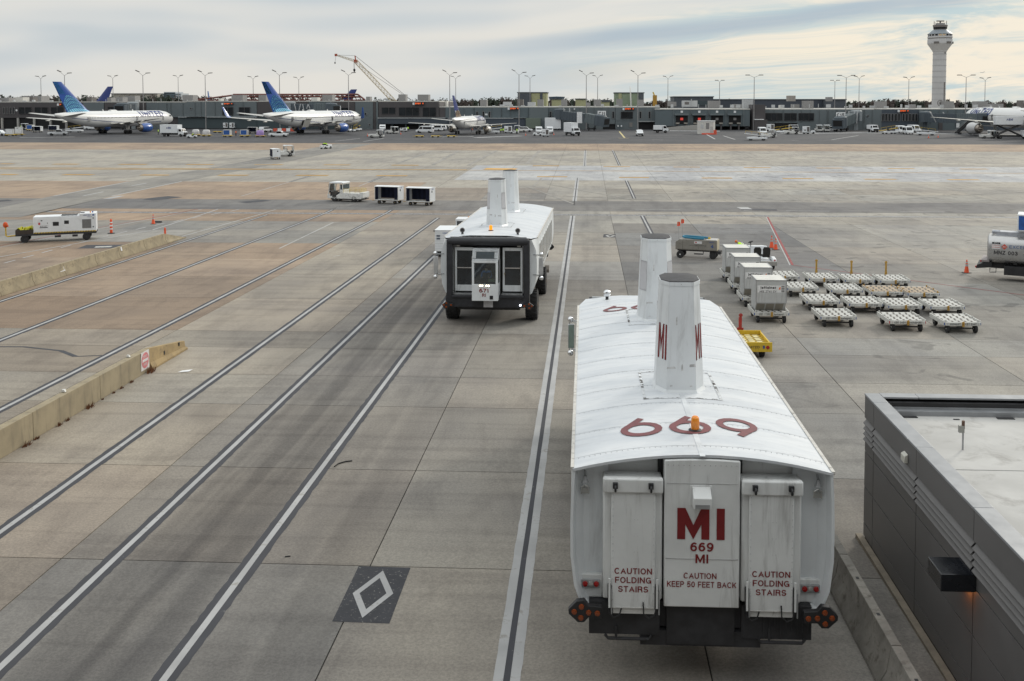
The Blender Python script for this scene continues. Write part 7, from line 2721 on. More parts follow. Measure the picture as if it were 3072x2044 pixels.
def jet_bridge(label, pts, sign=None, sign_px=None, struts=(), bogie=0.8, w=2.6, hgt=2.9, pale=False):
  """pts: (u, v of the floor, y distance) along the tunnel from rotunda to cab"""
  P = [AT(u, v, y) for u, v, y in pts]
  t = thing('jet_bridge', label, 'jet bridge', (P[0].x, P[0].y, gz(P[0].y)), 0, 'jet bridges')
  o = Vector((P[0].x, P[0].y, gz(P[0].y)))
  Q = [p - o for p in P]
  b = MB()
  b.lathe([(2.0, Q[0].z), (2.0, Q[0].z + hgt + 0.4), (1.6, Q[0].z + hgt + 0.7), (0.1, Q[0].z + hgt + 0.8)], 16, 0, c=(Q[0].x, Q[0].y, 0))
  b.lathe([(0.7, 0), (0.7, Q[0].z)], 12, 0, c=(Q[0].x, Q[0].y, 0))
  b.build('rotunda', BRIDGE_L if pale else BRIDGE, t)
  for k in range(len(Q) - 1):
    a, c = Q[k], Q[k + 1]
    d = (c - a)
    L = d.length
    M = Matrix.Translation(a) @ d.to_track_quat('Y', 'Z').to_matrix().to_4x4()
    s = 1 - 0.07 * k if False else 1 + 0.07 * k
    b = MB()
    b.box(-w / 2 * s, w / 2 * s, 0, L, 0, hgt * s, 0, M)
    for j in range(int(L / 1.3)):
      b.box(-w / 2 * s - 0.08, w / 2 * s + 0.08, j * 1.3, j * 1.3 + 0.18, -0.05, hgt * s + 0.06, 0, M)
    b.build('tunnel', BRIDGE if k % 2 == 0 else mat('bridge_slate_light', (0.115, 0.14, 0.15), 0.6), t, 0)
  e = Q[-1]
  d = (Q[-1] - Q[-2])
  M = Matrix.Translation(e) @ d.to_track_quat('Y', 'Z').to_matrix().to_4x4()
  b = MB()
  b.lathe([(2.1, -0.2), (2.1, hgt + 0.3), (1.7, hgt + 0.6), (0.1, hgt + 0.7)], 12, 0, M=M)
  b.box(-1.9, 1.9, 0, 2.6, -0.2, hgt, 0, M)
  b.build('bridge_cab', BRIDGE, t)
  b = MB()
  b.box(-1.5, 1.5, 2.6, 2.66, 0.6, hgt - 0.4, 0, M)
  b.build('cab_opening', DARKIN, t, 0)
  m = Q[0] + (Q[-1] - Q[0]) * bogie
  b = MB()
  for sx in (-1.2, 1.2):
    b.box(m.x + sx - 0.2, m.x + sx + 0.2, m.y - 0.2, m.y + 0.2, 0.6, m.z)
  b.box(m.x - 1.6, m.x + 1.6, m.y - 0.3, m.y + 0.3, 0.45, 0.85)
  b.build('lift_column', CHASSIS, t, 0)
  for sx in (-0.9, 0.9):
    wheel('wheel', t, m.x + sx, m.y, 0.55, 0.4)
  for (sa, sb) in struts:
    b = MB()
    b.tube(AT(*sa) - o, AT(*sb) - o, 0.2, n=6)
    b.build('strut', STRUT, t)
  if sign:
    p = AT(sign_px[0], sign_px[1], sign_px[2]) - o
    b = MB()
    b.box(p.x - 1.4, p.x + 1.4, p.y - 0.1, p.y + 0.1, p.z - 0.9, p.z + 0.9)
    sg = b.build('gate_sign', WSIGN, t, 0)
    b = MB()
    b.text(sign, 1.15, T(p.x, p.y - 0.12, p.z - 0.58) @ FACE_REAR, bold=0.02)
    b.build('lettering', INK, sg, 0)
  return t

q = lambda Z, x, y, Y: (*Z(x, y), Y)
jb1 = jet_bridge('slate jet bridge signed C11 sloping down beside the white box truck', [q(Zq, 530, 600, 340), q(Zq, 830, 636, 333), q(Zq, 985, 668, 330)], 'C11', q(Zq, 1008, 536, 330),
        [(q(Zq, 572, 470, 338), q(Zq, 596, 610, 338)), (q(Zq, 640, 470, 337), q(Zq, 650, 620, 337))])
p = AT(*Zq(755, 582), 332.3) - jb1.location
b = MB()
b.box(p.x - 0.9, p.x + 0.9, p.y - 0.05, p.y + 0.05, p.z - 1.9, p.z + 1.9)
b.build('white_panel', WSIGN, jb1, 0)
jet_bridge('jet bridge seen end-on with pale trusses right of the dock bays', [q(Z5, 2160, 620, 341), q(Z5, 2110, 640, 334), q(Z5, 1985, 690, 326)], 'C15', q(Z5, 1982, 553, 327),
     [(q(Z5, 2120, 650, 333), q(Z5, 2145, 510, 333)), (q(Z5, 2165, 650, 333), q(Z5, 2178, 510, 333)), (q(Z5, 2036, 520, 330), q(Z5, 2036, 580, 330)), (q(Z5, 2080, 510, 330), q(Z5, 2074, 580, 330))], pale=True)
jet_bridge('long dark jet bridge reaching to the airliner at right edge', [q(Z6, 1080, 1280, 341), q(Z6, 1500, 1290, 325), q(Z6, 1765, 1305, 309)], 'C19', q(Z6, 1812, 1136, 312),
     [(q(Z6, 1142, 1168, 334), q(Z6, 1208, 1282, 334)), (q(Z6, 1290, 1165, 333), q(Z6, 1355, 1282, 333))])
jet_bridge('grey jet bridge with A-frames behind the second airliner', [q(Z2, 1180, 745, 341), q(Z2, 1480, 752, 337), q(Z2, 1650, 760, 333)], 'C7', q(Z2, 1712, 705, 333),
     [(q(Z2, 1228, 655, 338), q(Z2, 1250, 742, 338)), (q(Z2, 1300, 655, 337), q(Z2, 1280, 742, 337)), (q(Z2, 1322, 658, 337), q(Z2, 1340, 732, 337)), (q(Z2, 1385, 660, 336), q(Z2, 1370, 710, 336)), (q(Z2, 1388, 660, 336), q(Z2, 1405, 708, 336))], pale=True)
jet_bridge('pale jet bridge equipment above the first airliner', [q(Z1, 1520, 520, 341), q(Z1, 1460, 525, 337), q(Z1, 1400, 530, 333)], None, None, [(q(Z1, 1425, 420, 335), q(Z1, 1425, 490, 335)), (q(Z1, 1490, 432, 335), q(Z1, 1490, 480, 335)), (q(Z1, 1375, 440, 334), q(Z1, 1375, 480, 334))], pale=True)

# ------------------------------------------------------------------ blocks behind the concourse
def back_block(label, Z, x0, x1, y0, yp, material, depth=14, extra=()):
  a, c = AT(*Z(x0, y0), yp), AT(*Z(x1, y0), yp)
  t = thing('roof_building', label, 'building', (a.x, yp, gz(yp)), 0)
  g = gz(yp)
  b = MB()
  b.box(0, c.x - a.x, 0, depth, 0, a.z - g)
  b.build('wall', material, t, 0)
  b = MB()
  b.box(-0.3, c.x - a.x + 0.3, -0.3, depth + 0.3, a.z - g, a.z - g + 0.4)
  b.build('roof', DKMEM, t, 0)
  for (xa, xb, ya, yb, mt) in extra:
    p0, p1 = AT(*Z(xa, ya), yp), AT(*Z(xb, yb), yp)
    b = MB()
    b.box(p0.x - a.x, p1.x - a.x, -0.25, 0, max(0, p1.z - g), p0.z - g)
    b.build('panel', mt, t, 0)
  return t

back_block('block with dark left half and yellow sheathing above the concourse roof', Zq, 50, 380, 302, 420, SHEATH, 16, ((50, 205, 305, 470, DKMEM), (305, 334, 305, 470, DKMEM)))
back_block('greenish sheathed block with dark right end above the concourse', Zq, 1158, 1488, 305, 420, mat('green_sheathing', (0.22, 0.27, 0.19), 0.8, var=0.12, scale=0.3), 16, ((1428, 1486, 308, 470, DKMEM), (1200, 1235, 308, 400, SHEATH)))
for k, (x0, x1, y0) in enumerate(((437, 548, 376), (708, 828, 376), (1003, 1098, 392))):
  back_block(['low yellow sheathed box right of the dark-halved block', 'low yellow sheathed box behind gate C11', 'low yellow box with dark cap left of green block'][k], Zq, x0, x1, y0, 400, SHEATH, 8, ((x0 + 5, x1 - 5, y0 + 2, y0 + 14, DKMEM),) if k == 2 else ())
back_block('dark building with sloping left end behind the loading docks', Z5, 85, 532, 350, 430, DKMEM, 20, ((330, 480, 392, 445, TEAL),))
back_block('long dark blue-black building behind the right concourse', Z5, 532, 2045, 381, 440, mat('blue_black_wall', (0.055, 0.065, 0.085), 0.6, var=0.1, scale=0.2), 20)
back_block('dark slab building at far right behind the roof', Z6, -100, 146, 1022, 436, DKMEM, 14)
# steel frame under construction
t = thing('steel_frame', 'rust-red steel roof frame under construction above the concourse', 'building frame', (0, 0, 0))
RED = mat('red_oxide_steel', (0.16, 0.055, 0.045), 0.7, var=0.2, scale=0.4)
yb_ = 400
def SP(x, y, Y=yb_): return AT(*Z2(x, y), Y)
for (Yk) in (yb_, yb_ + 18):
  for (p0, p1) in (((530, 548), (1950, 546)), ((530, 572), (1980, 575)), ((90, 612), (530, 556)), ((90, 616), (2030, 614)), ((1950, 546), (2035, 610))):
    b = MB()
    A_, C_ = SP(*p0, Yk), SP(*p1, Yk)
    b.tube(A_, C_, 0.35, n=4)
    b.build('beam', RED, t, 0)
for k in range(27):
  x = 660 + k * 50
  b = MB()
  b.tube(SP(x, 548), SP(x + 30, 614, yb_), 0.16, n=4)
  b.tube(SP(x, 548), SP(x, 548, yb_ + 18), 0.2, n=4)
  b.build('rafter', RED, t, 0)
for k in range(13):
  x = 540 + k * 112
  b = MB()
  b.tube(SP(x, 546), Vector((SP(x, 546).x, yb_, gz(yb_))), 0.25, n=4)
  b.build('post', RED, t, 0)
for k in range(22):
  x = 660 + k * 58
  if 820 < x < 930 or 1530 < x < 1670:
    continue
  b = MB()
  p0, p1, p2, p3 = SP(x, 558, 402), SP(x + 34, 558, 402), SP(x + 46, 586, 402), SP(x + 12, 586, 402)
  b.add([p0, p1, p2, p3], [(0, 1, 2, 3), (3, 2, 1, 0)])
  b.build('deck_panel', mat('deck_panel_white', (0.58, 0.57, 0.56), 0.7), t, 0)

# ------------------------------------------------------------------ crane
CRN = mat('crane_cream', (0.50, 0.43, 0.31), 0.6, var=0.1)
CRNR = mat('crane_red', (0.35, 0.07, 0.04), 0.6)
CY = 480
t = thing('lattice_crane', 'cream lattice boom crane leaning left with jib and hooks', 'crane', (0, 0, 0))

def lattice(name, p0, p1, w0, w1, n, mt):
  p0, p1 = Vector(p0), Vector(p1)
  d = (p1 - p0)
  M = Matrix.Translation(p0) @ d.to_track_quat('Z', 'Y').to_matrix().to_4x4()
  L = d.length
  b = MB()
  C4 = [(-1, -1), (1, -1), (1, 1), (-1, 1)]
  for cx, cy in C4:
    b.tube((cx * w0, cy * w0, 0), (cx * w1, cy * w1, L), 0.13, n=4, M=M)
  for k in range(n):
    za, zb = L * k / n, L * (k + 1) / n
    wa, wb = w0 + (w1 - w0) * k / n, w0 + (w1 - w0) * (k + 1) / n
    for i in range(4):
      c0, c1 = C4[i], C4[(i + 1) % 4]
      if k % 2:
        c0, c1 = c1, c0
      b.tube((c0[0] * wa, c0[1] * wa, za), (c1[0] * wb, c1[1] * wb, zb), 0.075, n=4, M=M)
  o = b.build(name, mt, t, 0)
  return o

base = AT(1206, 330, CY)
top = AT(1067, 184, CY)
tip = AT(1008, 165.5, CY)
mast = AT(1065, 167.5, CY)
lattice('boom', base, top, 1.0, 0.85, 34, CRN)
lattice('jib', top, tip, 0.55, 0.25, 14, CRN)
for (p0, p1, r, mt, nm) in ((top, mast, 0.3, CRNR, 'jib_strut'), (mast, tip, 0.07, CHASSIS, 'pendant'), (mast, AT(1233, 300, CY), 0.10, CHASSIS, 'pendant'), (AT(1078, 196, CY), AT(1233, 301, CY), 0.08, CHASSIS, 'pendant'), (tip, AT(1005, 188, CY), 0.06, CHASSIS, 'hoist_rope'), (AT(1063, 186, CY), AT(1063, 208, CY), 0.06, CHASSIS, 'hoist_rope'), (AT(1061.5, 186, CY), AT(1062, 208, CY), 0.06, CHASSIS, 'hoist_rope')):
  b = MB()
  b.tube(p0, p1, r, n=6)
  b.build(nm, mt, t)
for p, s in ((AT(1005, 189, CY), 0.35), (AT(1063, 211, CY), 0.6)):
  b = MB()
  b.lathe([(0.05, s * 1.5), (s, s * 0.6), (s * 0.8, -s * 0.8), (0.1, -s * 1.6)], 8, 0, c=p)
  b.build('hook_block', CHASSIS, t)
b = MB()
b.cbox(tip, (1.2, 0.8, 1.2))
b.cbox(top, (1.6, 1.4, 1.5))
b.build('boom_head', CRNR, t, 0)
b = MB()
b.cbox((base.x + 3, CY, gz(CY) + 2.2), (9, 4, 3.4))
b.cbox((base.x + 3, CY, gz(CY) + 0.5), (11, 6, 1.0))
b.tube((base.x, CY, gz(CY) + 2), base, 1.0, n=4)
b.build('crane_body', CRN, t, 0)
# yellow lift mast at centre right
t = thing('yellow_lift', 'upright yellow construction lift mast above the concourse roof', 'lift', (0, 0, 0))
b = MB()
p0, p1 = AT(1966, 320, 415), AT(1963, 286, 415)
b.cbox(((p0.x + p1.x) / 2, 415, (p0.z + p1.z) / 2), (1.7, 1.4, p1.z - p0.z))
b.build('mast', RUSTY, t, 0)
b = MB()
b.tube((p1.x, 415, p1.z), (p1.x - 0.6, 415, p1.z + 1.3), 0.3, n=6)
b.tube((p0.x - 1.2, 415, gz(415)), (p0.x - 1.2, 415, p0.z), 0.4, n=6)
b.tube((p0.x + 1.2, 415, gz(415)), (p0.x + 1.2, 415, p0.z), 0.4, n=6)
b.build('leg', YELLOW, t, 0)

# ------------------------------------------------------------------ apron light masts
POLE = mat('mast_grey', (0.30, 0.29, 0.29), 0.5, 0.3)

def light_mast(label, u, vtop, y, arms, group):
  p = AT(u, vtop, y)
  g = gz(y)
  t = thing('light_mast', label, 'light mast', (p.x, y, g), 0, group)
  h = p.z - g
  b = MB()
  b.tube((0, 0, 0), (0, 0, h - 0.9), 0.19, 0.10, 8)
  b.build('pole', POLE, t)
  for s, rise, ln in arms:
    b = MB()
    b.tube((0, 0, h - 1.0), (s * ln, 0, h - 0.3 + rise * 0.3), 0.06, n=6)
    a = b.build('arm', POLE, t)
    b = MB()
    M = T(s * (ln + 0.7), 0, h - 0.2 + rise * 0.8) @ RY(-s * rise * 0.45)
    b.box(-0.7, 0.7, -0.4, 0.4, -0.10, 0.14, 0, M)
    b.build('lamp_head', HVACD, a, 0)
  return t

F_ARM = ((-1, 1.0, 1.2), (1, 0.15, 1.2))
FL_ARM = ((-1, 0.0, 1.6), (1, 0.0, 1.6))
B_ARM = ((-1, 0.35, 0.9), (1, 0.5, 0.9))
front = [(193, 220), (428, 220), (615, 220), (838, 219), (1045, 219), (1349, 219), (1557, 218), (1759, 220), (1914, 220), (2263, 225), (2539, 226), (2899, 225)]
for i, (u, v) in enumerate(front):
  light_mast('front light mast number %d of twelve from the left, tall with two lamps' % (i + 1) if False else ['tall front light mast behind the first airliner tail', 'tall front light mast above the first airliner nose', 'tall front light mast left of the second airliner', 'tall front light mast right of the second blue tail', 'tall front light mast under the crane boom', 'left one of the two close masts by the third airliner', 'tall front light mast at the dark-halved block', 'tall front light mast over gate C11', 'tall front light mast at the green block', 'tall front light mast over the stair tower', 'tall front light mast at the end-on jet bridge', 'tall front light mast right of the control tower'][i],
       u, v - 1, 340 if i else 342, F_ARM if i < 9 else FL_ARM, 'front row of apron light masts')
back = [(122, 231), (338, 230), (534, 229), (759, 232), (896, 234), (1367, 231), (1590, 230), (1793, 229), (2004, 231), (2159, 241), (2505, 241), (2578, 231), (2727, 234), (2956, 236)]
bl_ = ['leftmost light mast, behind the concourse', 'rear mast beside the old blue tail', 'rear mast over the far white office block', 'rear mast left of the second airliner tail', 'rear mast between the second tail and crane', 'right one of two close masts by the third airliner', 'rear mast right of the dark-halved block edge', 'rear mast just right of gate C11 mast', 'rear mast right of the yellow lift', 'rear mast at the loading dock building', 'shorter rear mast left of the end-on bridge mast', 'rear mast right of the end-on bridge mast', 'rear mast left of the control tower', 'rightmost light mast beyond the control tower']
for i, (u, v) in enumerate(back):
  light_mast(bl_[i], u, v - 1, 415 + (i % 3) * 12, B_ARM if i not in (9, 10) else ((-1, 0.0, 0.6), (1, 0.0, 0.6)), 'rear row of apron light masts')

# ------------------------------------------------------------------ control tower
TY = 1050.0
def Z8(x, y): return 2740 + x / 5.806, 50 + y / 5.806
pb = AT(*Z8(440, 1500), TY)
CONC = mat('tower_concrete', (0.46, 0.46, 0.47), 0.8, var=0.06, scale=0.05)
k_ = 1 / 5.806 / (F_PX / TY)
def zt(y): return AT(*Z8(460, y), TY).z
tw = thing('control_tower', 'tall pale concrete airport control tower with flared cab top', 'control tower', (pb.x, TY, 0), 0)
def prof(rows, n=16): return [(r * k_, zt(y)) for r, y in rows][::-1]
b = MB()
b.lathe([(112 * k_, 0), (110 * k_, zt(1400)), (108 * k_, zt(610))], 20)
b.build('shaft', CONC, tw, 25)
b = MB()
for j in range(9):
  z = zt(610) - (zt(610) - zt(1500)) * (j + 0.5) / 9
  b.lathe([(109.6 * k_ + 0.25, z), (109.6 * k_ + 0.25, z + 0.35)], 20, 0, cap=False)
b.build('shaft_joint', mat('tower_joint', (0.36, 0.36, 0.37), 0.8), tw, 25)['kind'] = 'stuff'
b = MB()
b.lathe(prof([(198, 480), (190, 492), (150, 550), (118, 600), (118, 612)]), 20)
b.build('flare', CONC, tw, 20)
b = MB()
b.lathe(prof([(192, 345), (200, 352), (200, 375), (192, 380), (192, 392), (198, 398), (200, 470), (194, 484)]), 20)
b.build('drum', CONC, tw, 20)
b = MB()
b.lathe(prof([(193.5, 379), (193.5, 391)]), 20, cap=False)
b.build('drum_window_band', HVACD, tw, 20)
for a in (-125, -65, -15):
  b = MB()
  ang = radians(a)
  b.cbox((0, 0, 0), (1.6, 5.0, (zt(445) - zt(478))), M=T(cos(ang) * 199 * k_, sin(ang) * 199 * k_, zt(461)) @ RZ(ang))
  b.build('drum_opening', HVACD, tw, 0)
b = MB()
b.lathe(prof([(188, 305), (188, 345)]), 20, cap=False)
gl = b.build('glazing_band', WINF, tw, 20)
for k in range(20):
  ang = 2 * pi * (k + 0.5) / 20
  b = MB()
  b.cbox((0, 0, 0), (0.8, 0.9, zt(305) - zt(345)), M=T(cos(ang) * 188 * k_, sin(ang) * 188 * k_, zt(325)) @ RZ(ang))
  b.build('mullion', CONC, gl, 0)
for k in (14, 15):
  ang = 2 * pi * (k + 0.0) / 20
  b = MB()
  b.cbox((0, 0, 0), (0.5, 188 * k_ * 0.29, (zt(306) - zt(344))), M=T(cos(ang) * 188.5 * k_, sin(ang) * 188.5 * k_, zt(325)) @ RZ(ang))
  b.build('blind', mat('tan_blind', (0.55, 0.42, 0.27), 0.7), gl, 0)
b = MB()
b.lathe(prof([(118, 236), (128, 245), (204, 308), (196, 316)]), 16)
b.build('skirt_roof', mat('tower_roof_blue', (0.20, 0.23, 0.26), 0.5, var=0.08), tw, 20)
b = MB()
b.lathe(prof([(122, 150), (104, 235)]), 12)
b.build('cab', mat('tower_cab_grey', (0.17, 0.155, 0.15), 0.5), tw, 20)
b = MB()
b.lathe([(1.004 * 108 * k_, zt(222)), (1.006 * 114 * k_, zt(188))], 12, cap=False)
b.build('cab_glass', WINF, tw, 20)
b = MB()
b.lathe(prof([(70, 118), (78, 122), (76, 150)]), 12)
b.lathe(prof([(118, 147), (122, 150), (122, 156)]), 12)
b.build('cab_roof', HVAC, tw, 20)
b = MB()
zr_ = zt(80)
b.tube((0, 0, zt(120)), (0, 0, zr_), 0.9, n=6)
b.box(-62 * k_, 62 * k_, -0.8, 0.8, zr_ - 0.5, zr_ + 0.6)
for x in (-105, -95, 100, 108):
  b.tube((x * k_, 0, zt(155)), (x * k_, 0, zt(72 + abs(x) % 20)), 0.18, n=4)
for j in range(10):
  ang = 2 * pi * j / 10
  b.tube((74 * k_ * cos(ang), 74 * k_ * sin(ang), zt(118)), (74 * k_ * cos(ang), 74 * k_ * sin(ang), zt(104)), 0.15, n=4)
b.build('antenna', HVACD, tw, 0)
for j in range(12):
  b = MB()
  y_ = 1160 + j * 31 if j < 11 else 638
  b.cbox((58 * k_, -92 * k_, zt(y_)), (0.9, 1.2, 1.6))
  b.build('slit_window', HVACD, tw, 0)
# radar dish in front of the tower foot
t = thing('dish_antenna', 'dark round lattice dish on the roof before the control tower foot', 'antenna', (0, 0, 0))
pd = AT(2821, 310, 360)
b = MB()
b.lathe([(1.15, 0.0), (1.15, 0.12), (0.95, 0.12), (0.95, 0.0)], 24, 0, M=Matrix.Translation(pd) @ RX(radians(80)) @ RZ(0.3), cap=False)
for j in range(6):
  ang = pi * j / 6
  b.tube((1.05 * cos(ang), 1.05 * sin(ang), 0), (-1.05 * cos(ang), -1.05 * sin(ang), 0), 0.06, n=4, M=Matrix.Translation(pd) @ RX(radians(80)))
b.build('dish_frame', HVACD, t, 0)
b = MB()
b.tube(pd, (pd.x, 360, 9.0), 0.15, n=6)
b.build('dish_post', HVACD, t, 0)

# ------------------------------------------------------------------ far horizon
t = thing('office_block', 'pale distant office block on the horizon at left', 'building', (0, 0, 0))
y_ = 1500
for (x0, x1, y0) in ((1815, 2065, 306), (1868, 2000, 290)):
  a, c = AT(*Z1(x0, y0), y_), AT(*Z1(x1, y0), y_)
  b = MB()
  b.box(a.x, c.x, y_, y_ + 30, 0, a.z)
  b.build('wall', mat('office_pale', (0.42, 0.45, 0.48), 0.7), t, 0)
  for r in range(4):
    b = MB()
    b.box(a.x + 1, c.x - 1, y_ - 0.5, y_, a.z - 2.2 - r * 3.6, a.z - 1.0 - r * 3.6)
    b.build('window_strip', mat('office_glass', (0.12, 0.16, 0.19), 0.4), t, 0)
t = thing('long_warehouse', 'long low beige building on the left horizon', 'building', (0, 0, 0))
a, c = AT(*Z1(1270, 314), 1480), AT(*Z1(1795, 314), 1480)
b = MB()
b.box(a.x, c.x, 1480, 1510, 0, a.z)
b.build('wall', mat('warehouse_beige', (0.40, 0.38, 0.34), 0.8), t, 0)
b = MB()
b.box(a.x, c.x, 1478, 1512, a.z, a.z + 1.2)
b.build('roof', HVAC, t, 0)
t = thing('water_tank_tower', 'small dark flared tower on the distant tree line', 'tower', (0, 0, 0))
pw = AT(*Zq(495, 345), 1400)
b = MB()
b.lathe([(4, 0), (4, pw.z - 10), (9, pw.z - 6), (12, pw.z), (0.5, pw.z + 0.5)], 12, 0, c=(pw.x, 1400, 0))
b.build('tower_body', mat('tower_blue_grey', (0.08, 0.12, 0.17), 0.5), t)
# wooded skyline
TREE1 = mat('winter_wood_brown', (0.085, 0.07, 0.065), 1.0, var=0.25, scale=0.02)
TREE2 = mat('winter_wood_green', (0.045, 0.058, 0.045), 1.0, var=0.25, scale=0.02)
b = MB()
rt = random.Random(3)
for rowy, nrow in ((1380, 260), (1470, 240), (1620, 200)):
  for k in range(nrow):
    u = -150 + 3380 * (k + rt.random()) / nrow
    vt = 288 if u < 260 else (291 if u < 900 else (299 if u < 1900 else 305))
    vt += rt.uniform(-4, 4) + 3 * sin(u * 0.011) + 2 * sin(u * 0.037)
    p = AT(u, vt, rowy)
    h = max(6.0, p.z)
    w = rt.uniform(4, 8)
    m_ = 0 if rt.random() < (0.7 if (int(u / 170) % 2) else 0.35) else 1
    wt_ = 3380 / nrow * rowy / F_PX * 0.75
    b.add([(p.x - wt_, rowy + 4, 0), (p.x + wt_, rowy + 4, 0), (p.x + wt_ * 0.8, rowy + 4, h * 0.78), (p.x, rowy + 4, h * rt.uniform(0.82, 0.95)), (p.x - wt_ * 0.8, rowy + 4, h * 0.74)], [(0, 1, 2, 3, 4)], m_)
    for j in range(34):
      a = rt.uniform(0, 2 * pi)
      rr = rt.random() ** 0.5
      zz = h * (0.25 + 0.75 * rt.random())
      ww = w * (1.0 - 0.75 * max(0, (zz / h - 0.35) / 0.65) ** 1.5)
      c = Vector((p.x + ww * rr * cos(a), rowy + ww * rr * sin(a), zz))
      s = rt.uniform(1.2, 2.8)
      v = [c + Vector((rt.uniform(-s, s), rt.uniform(-s, s), rt.uniform(-s, s))) for _ in range(3)]
      b.add(v, [(0, 1, 2)], m_)

tag(b.build('woodland', [TREE1, TREE2], None, 0), 'far winter woodland along the whole horizon', 'woodland', kind='stuff')
# ------------------------------------------------------------------ airliners
AIRW = mat('airliner_white', (0.72, 0.72, 0.71), 0.35, var=0.03, scale=0.1, coat=0.3)
AIRG = mat('airliner_grey', (0.50, 0.49, 0.46), 0.45, 0.1, 0.05, 0.1)
FINB = mat('fin_deep_blue', (0.012, 0.07, 0.32), 0.35, var=0.1, scale=0.1)
FINT = mat('fin_sky_blue', (0.02, 0.15, 0.42), 0.35, var=0.08, scale=0.1)
FINL = mat('globe_light_blue', (0.26, 0.64, 0.86), 0.4)
FINO = mat('fin_old_blue', (0.02, 0.04, 0.19), 0.4, var=0.08, scale=0.1)
GOLD = mat('globe_gold', (0.42, 0.30, 0.19), 0.5)
EXH = mat('exhaust_metal', (0.35, 0.31, 0.27), 0.35, 0.8)
NACG = mat('nacelle_grey', (0.55, 0.55, 0.55), 0.35, 0.1)
ULET = mat('united_blue_lettering', (0.012, 0.035, 0.17), 0.4)
TYRE = RUBBER

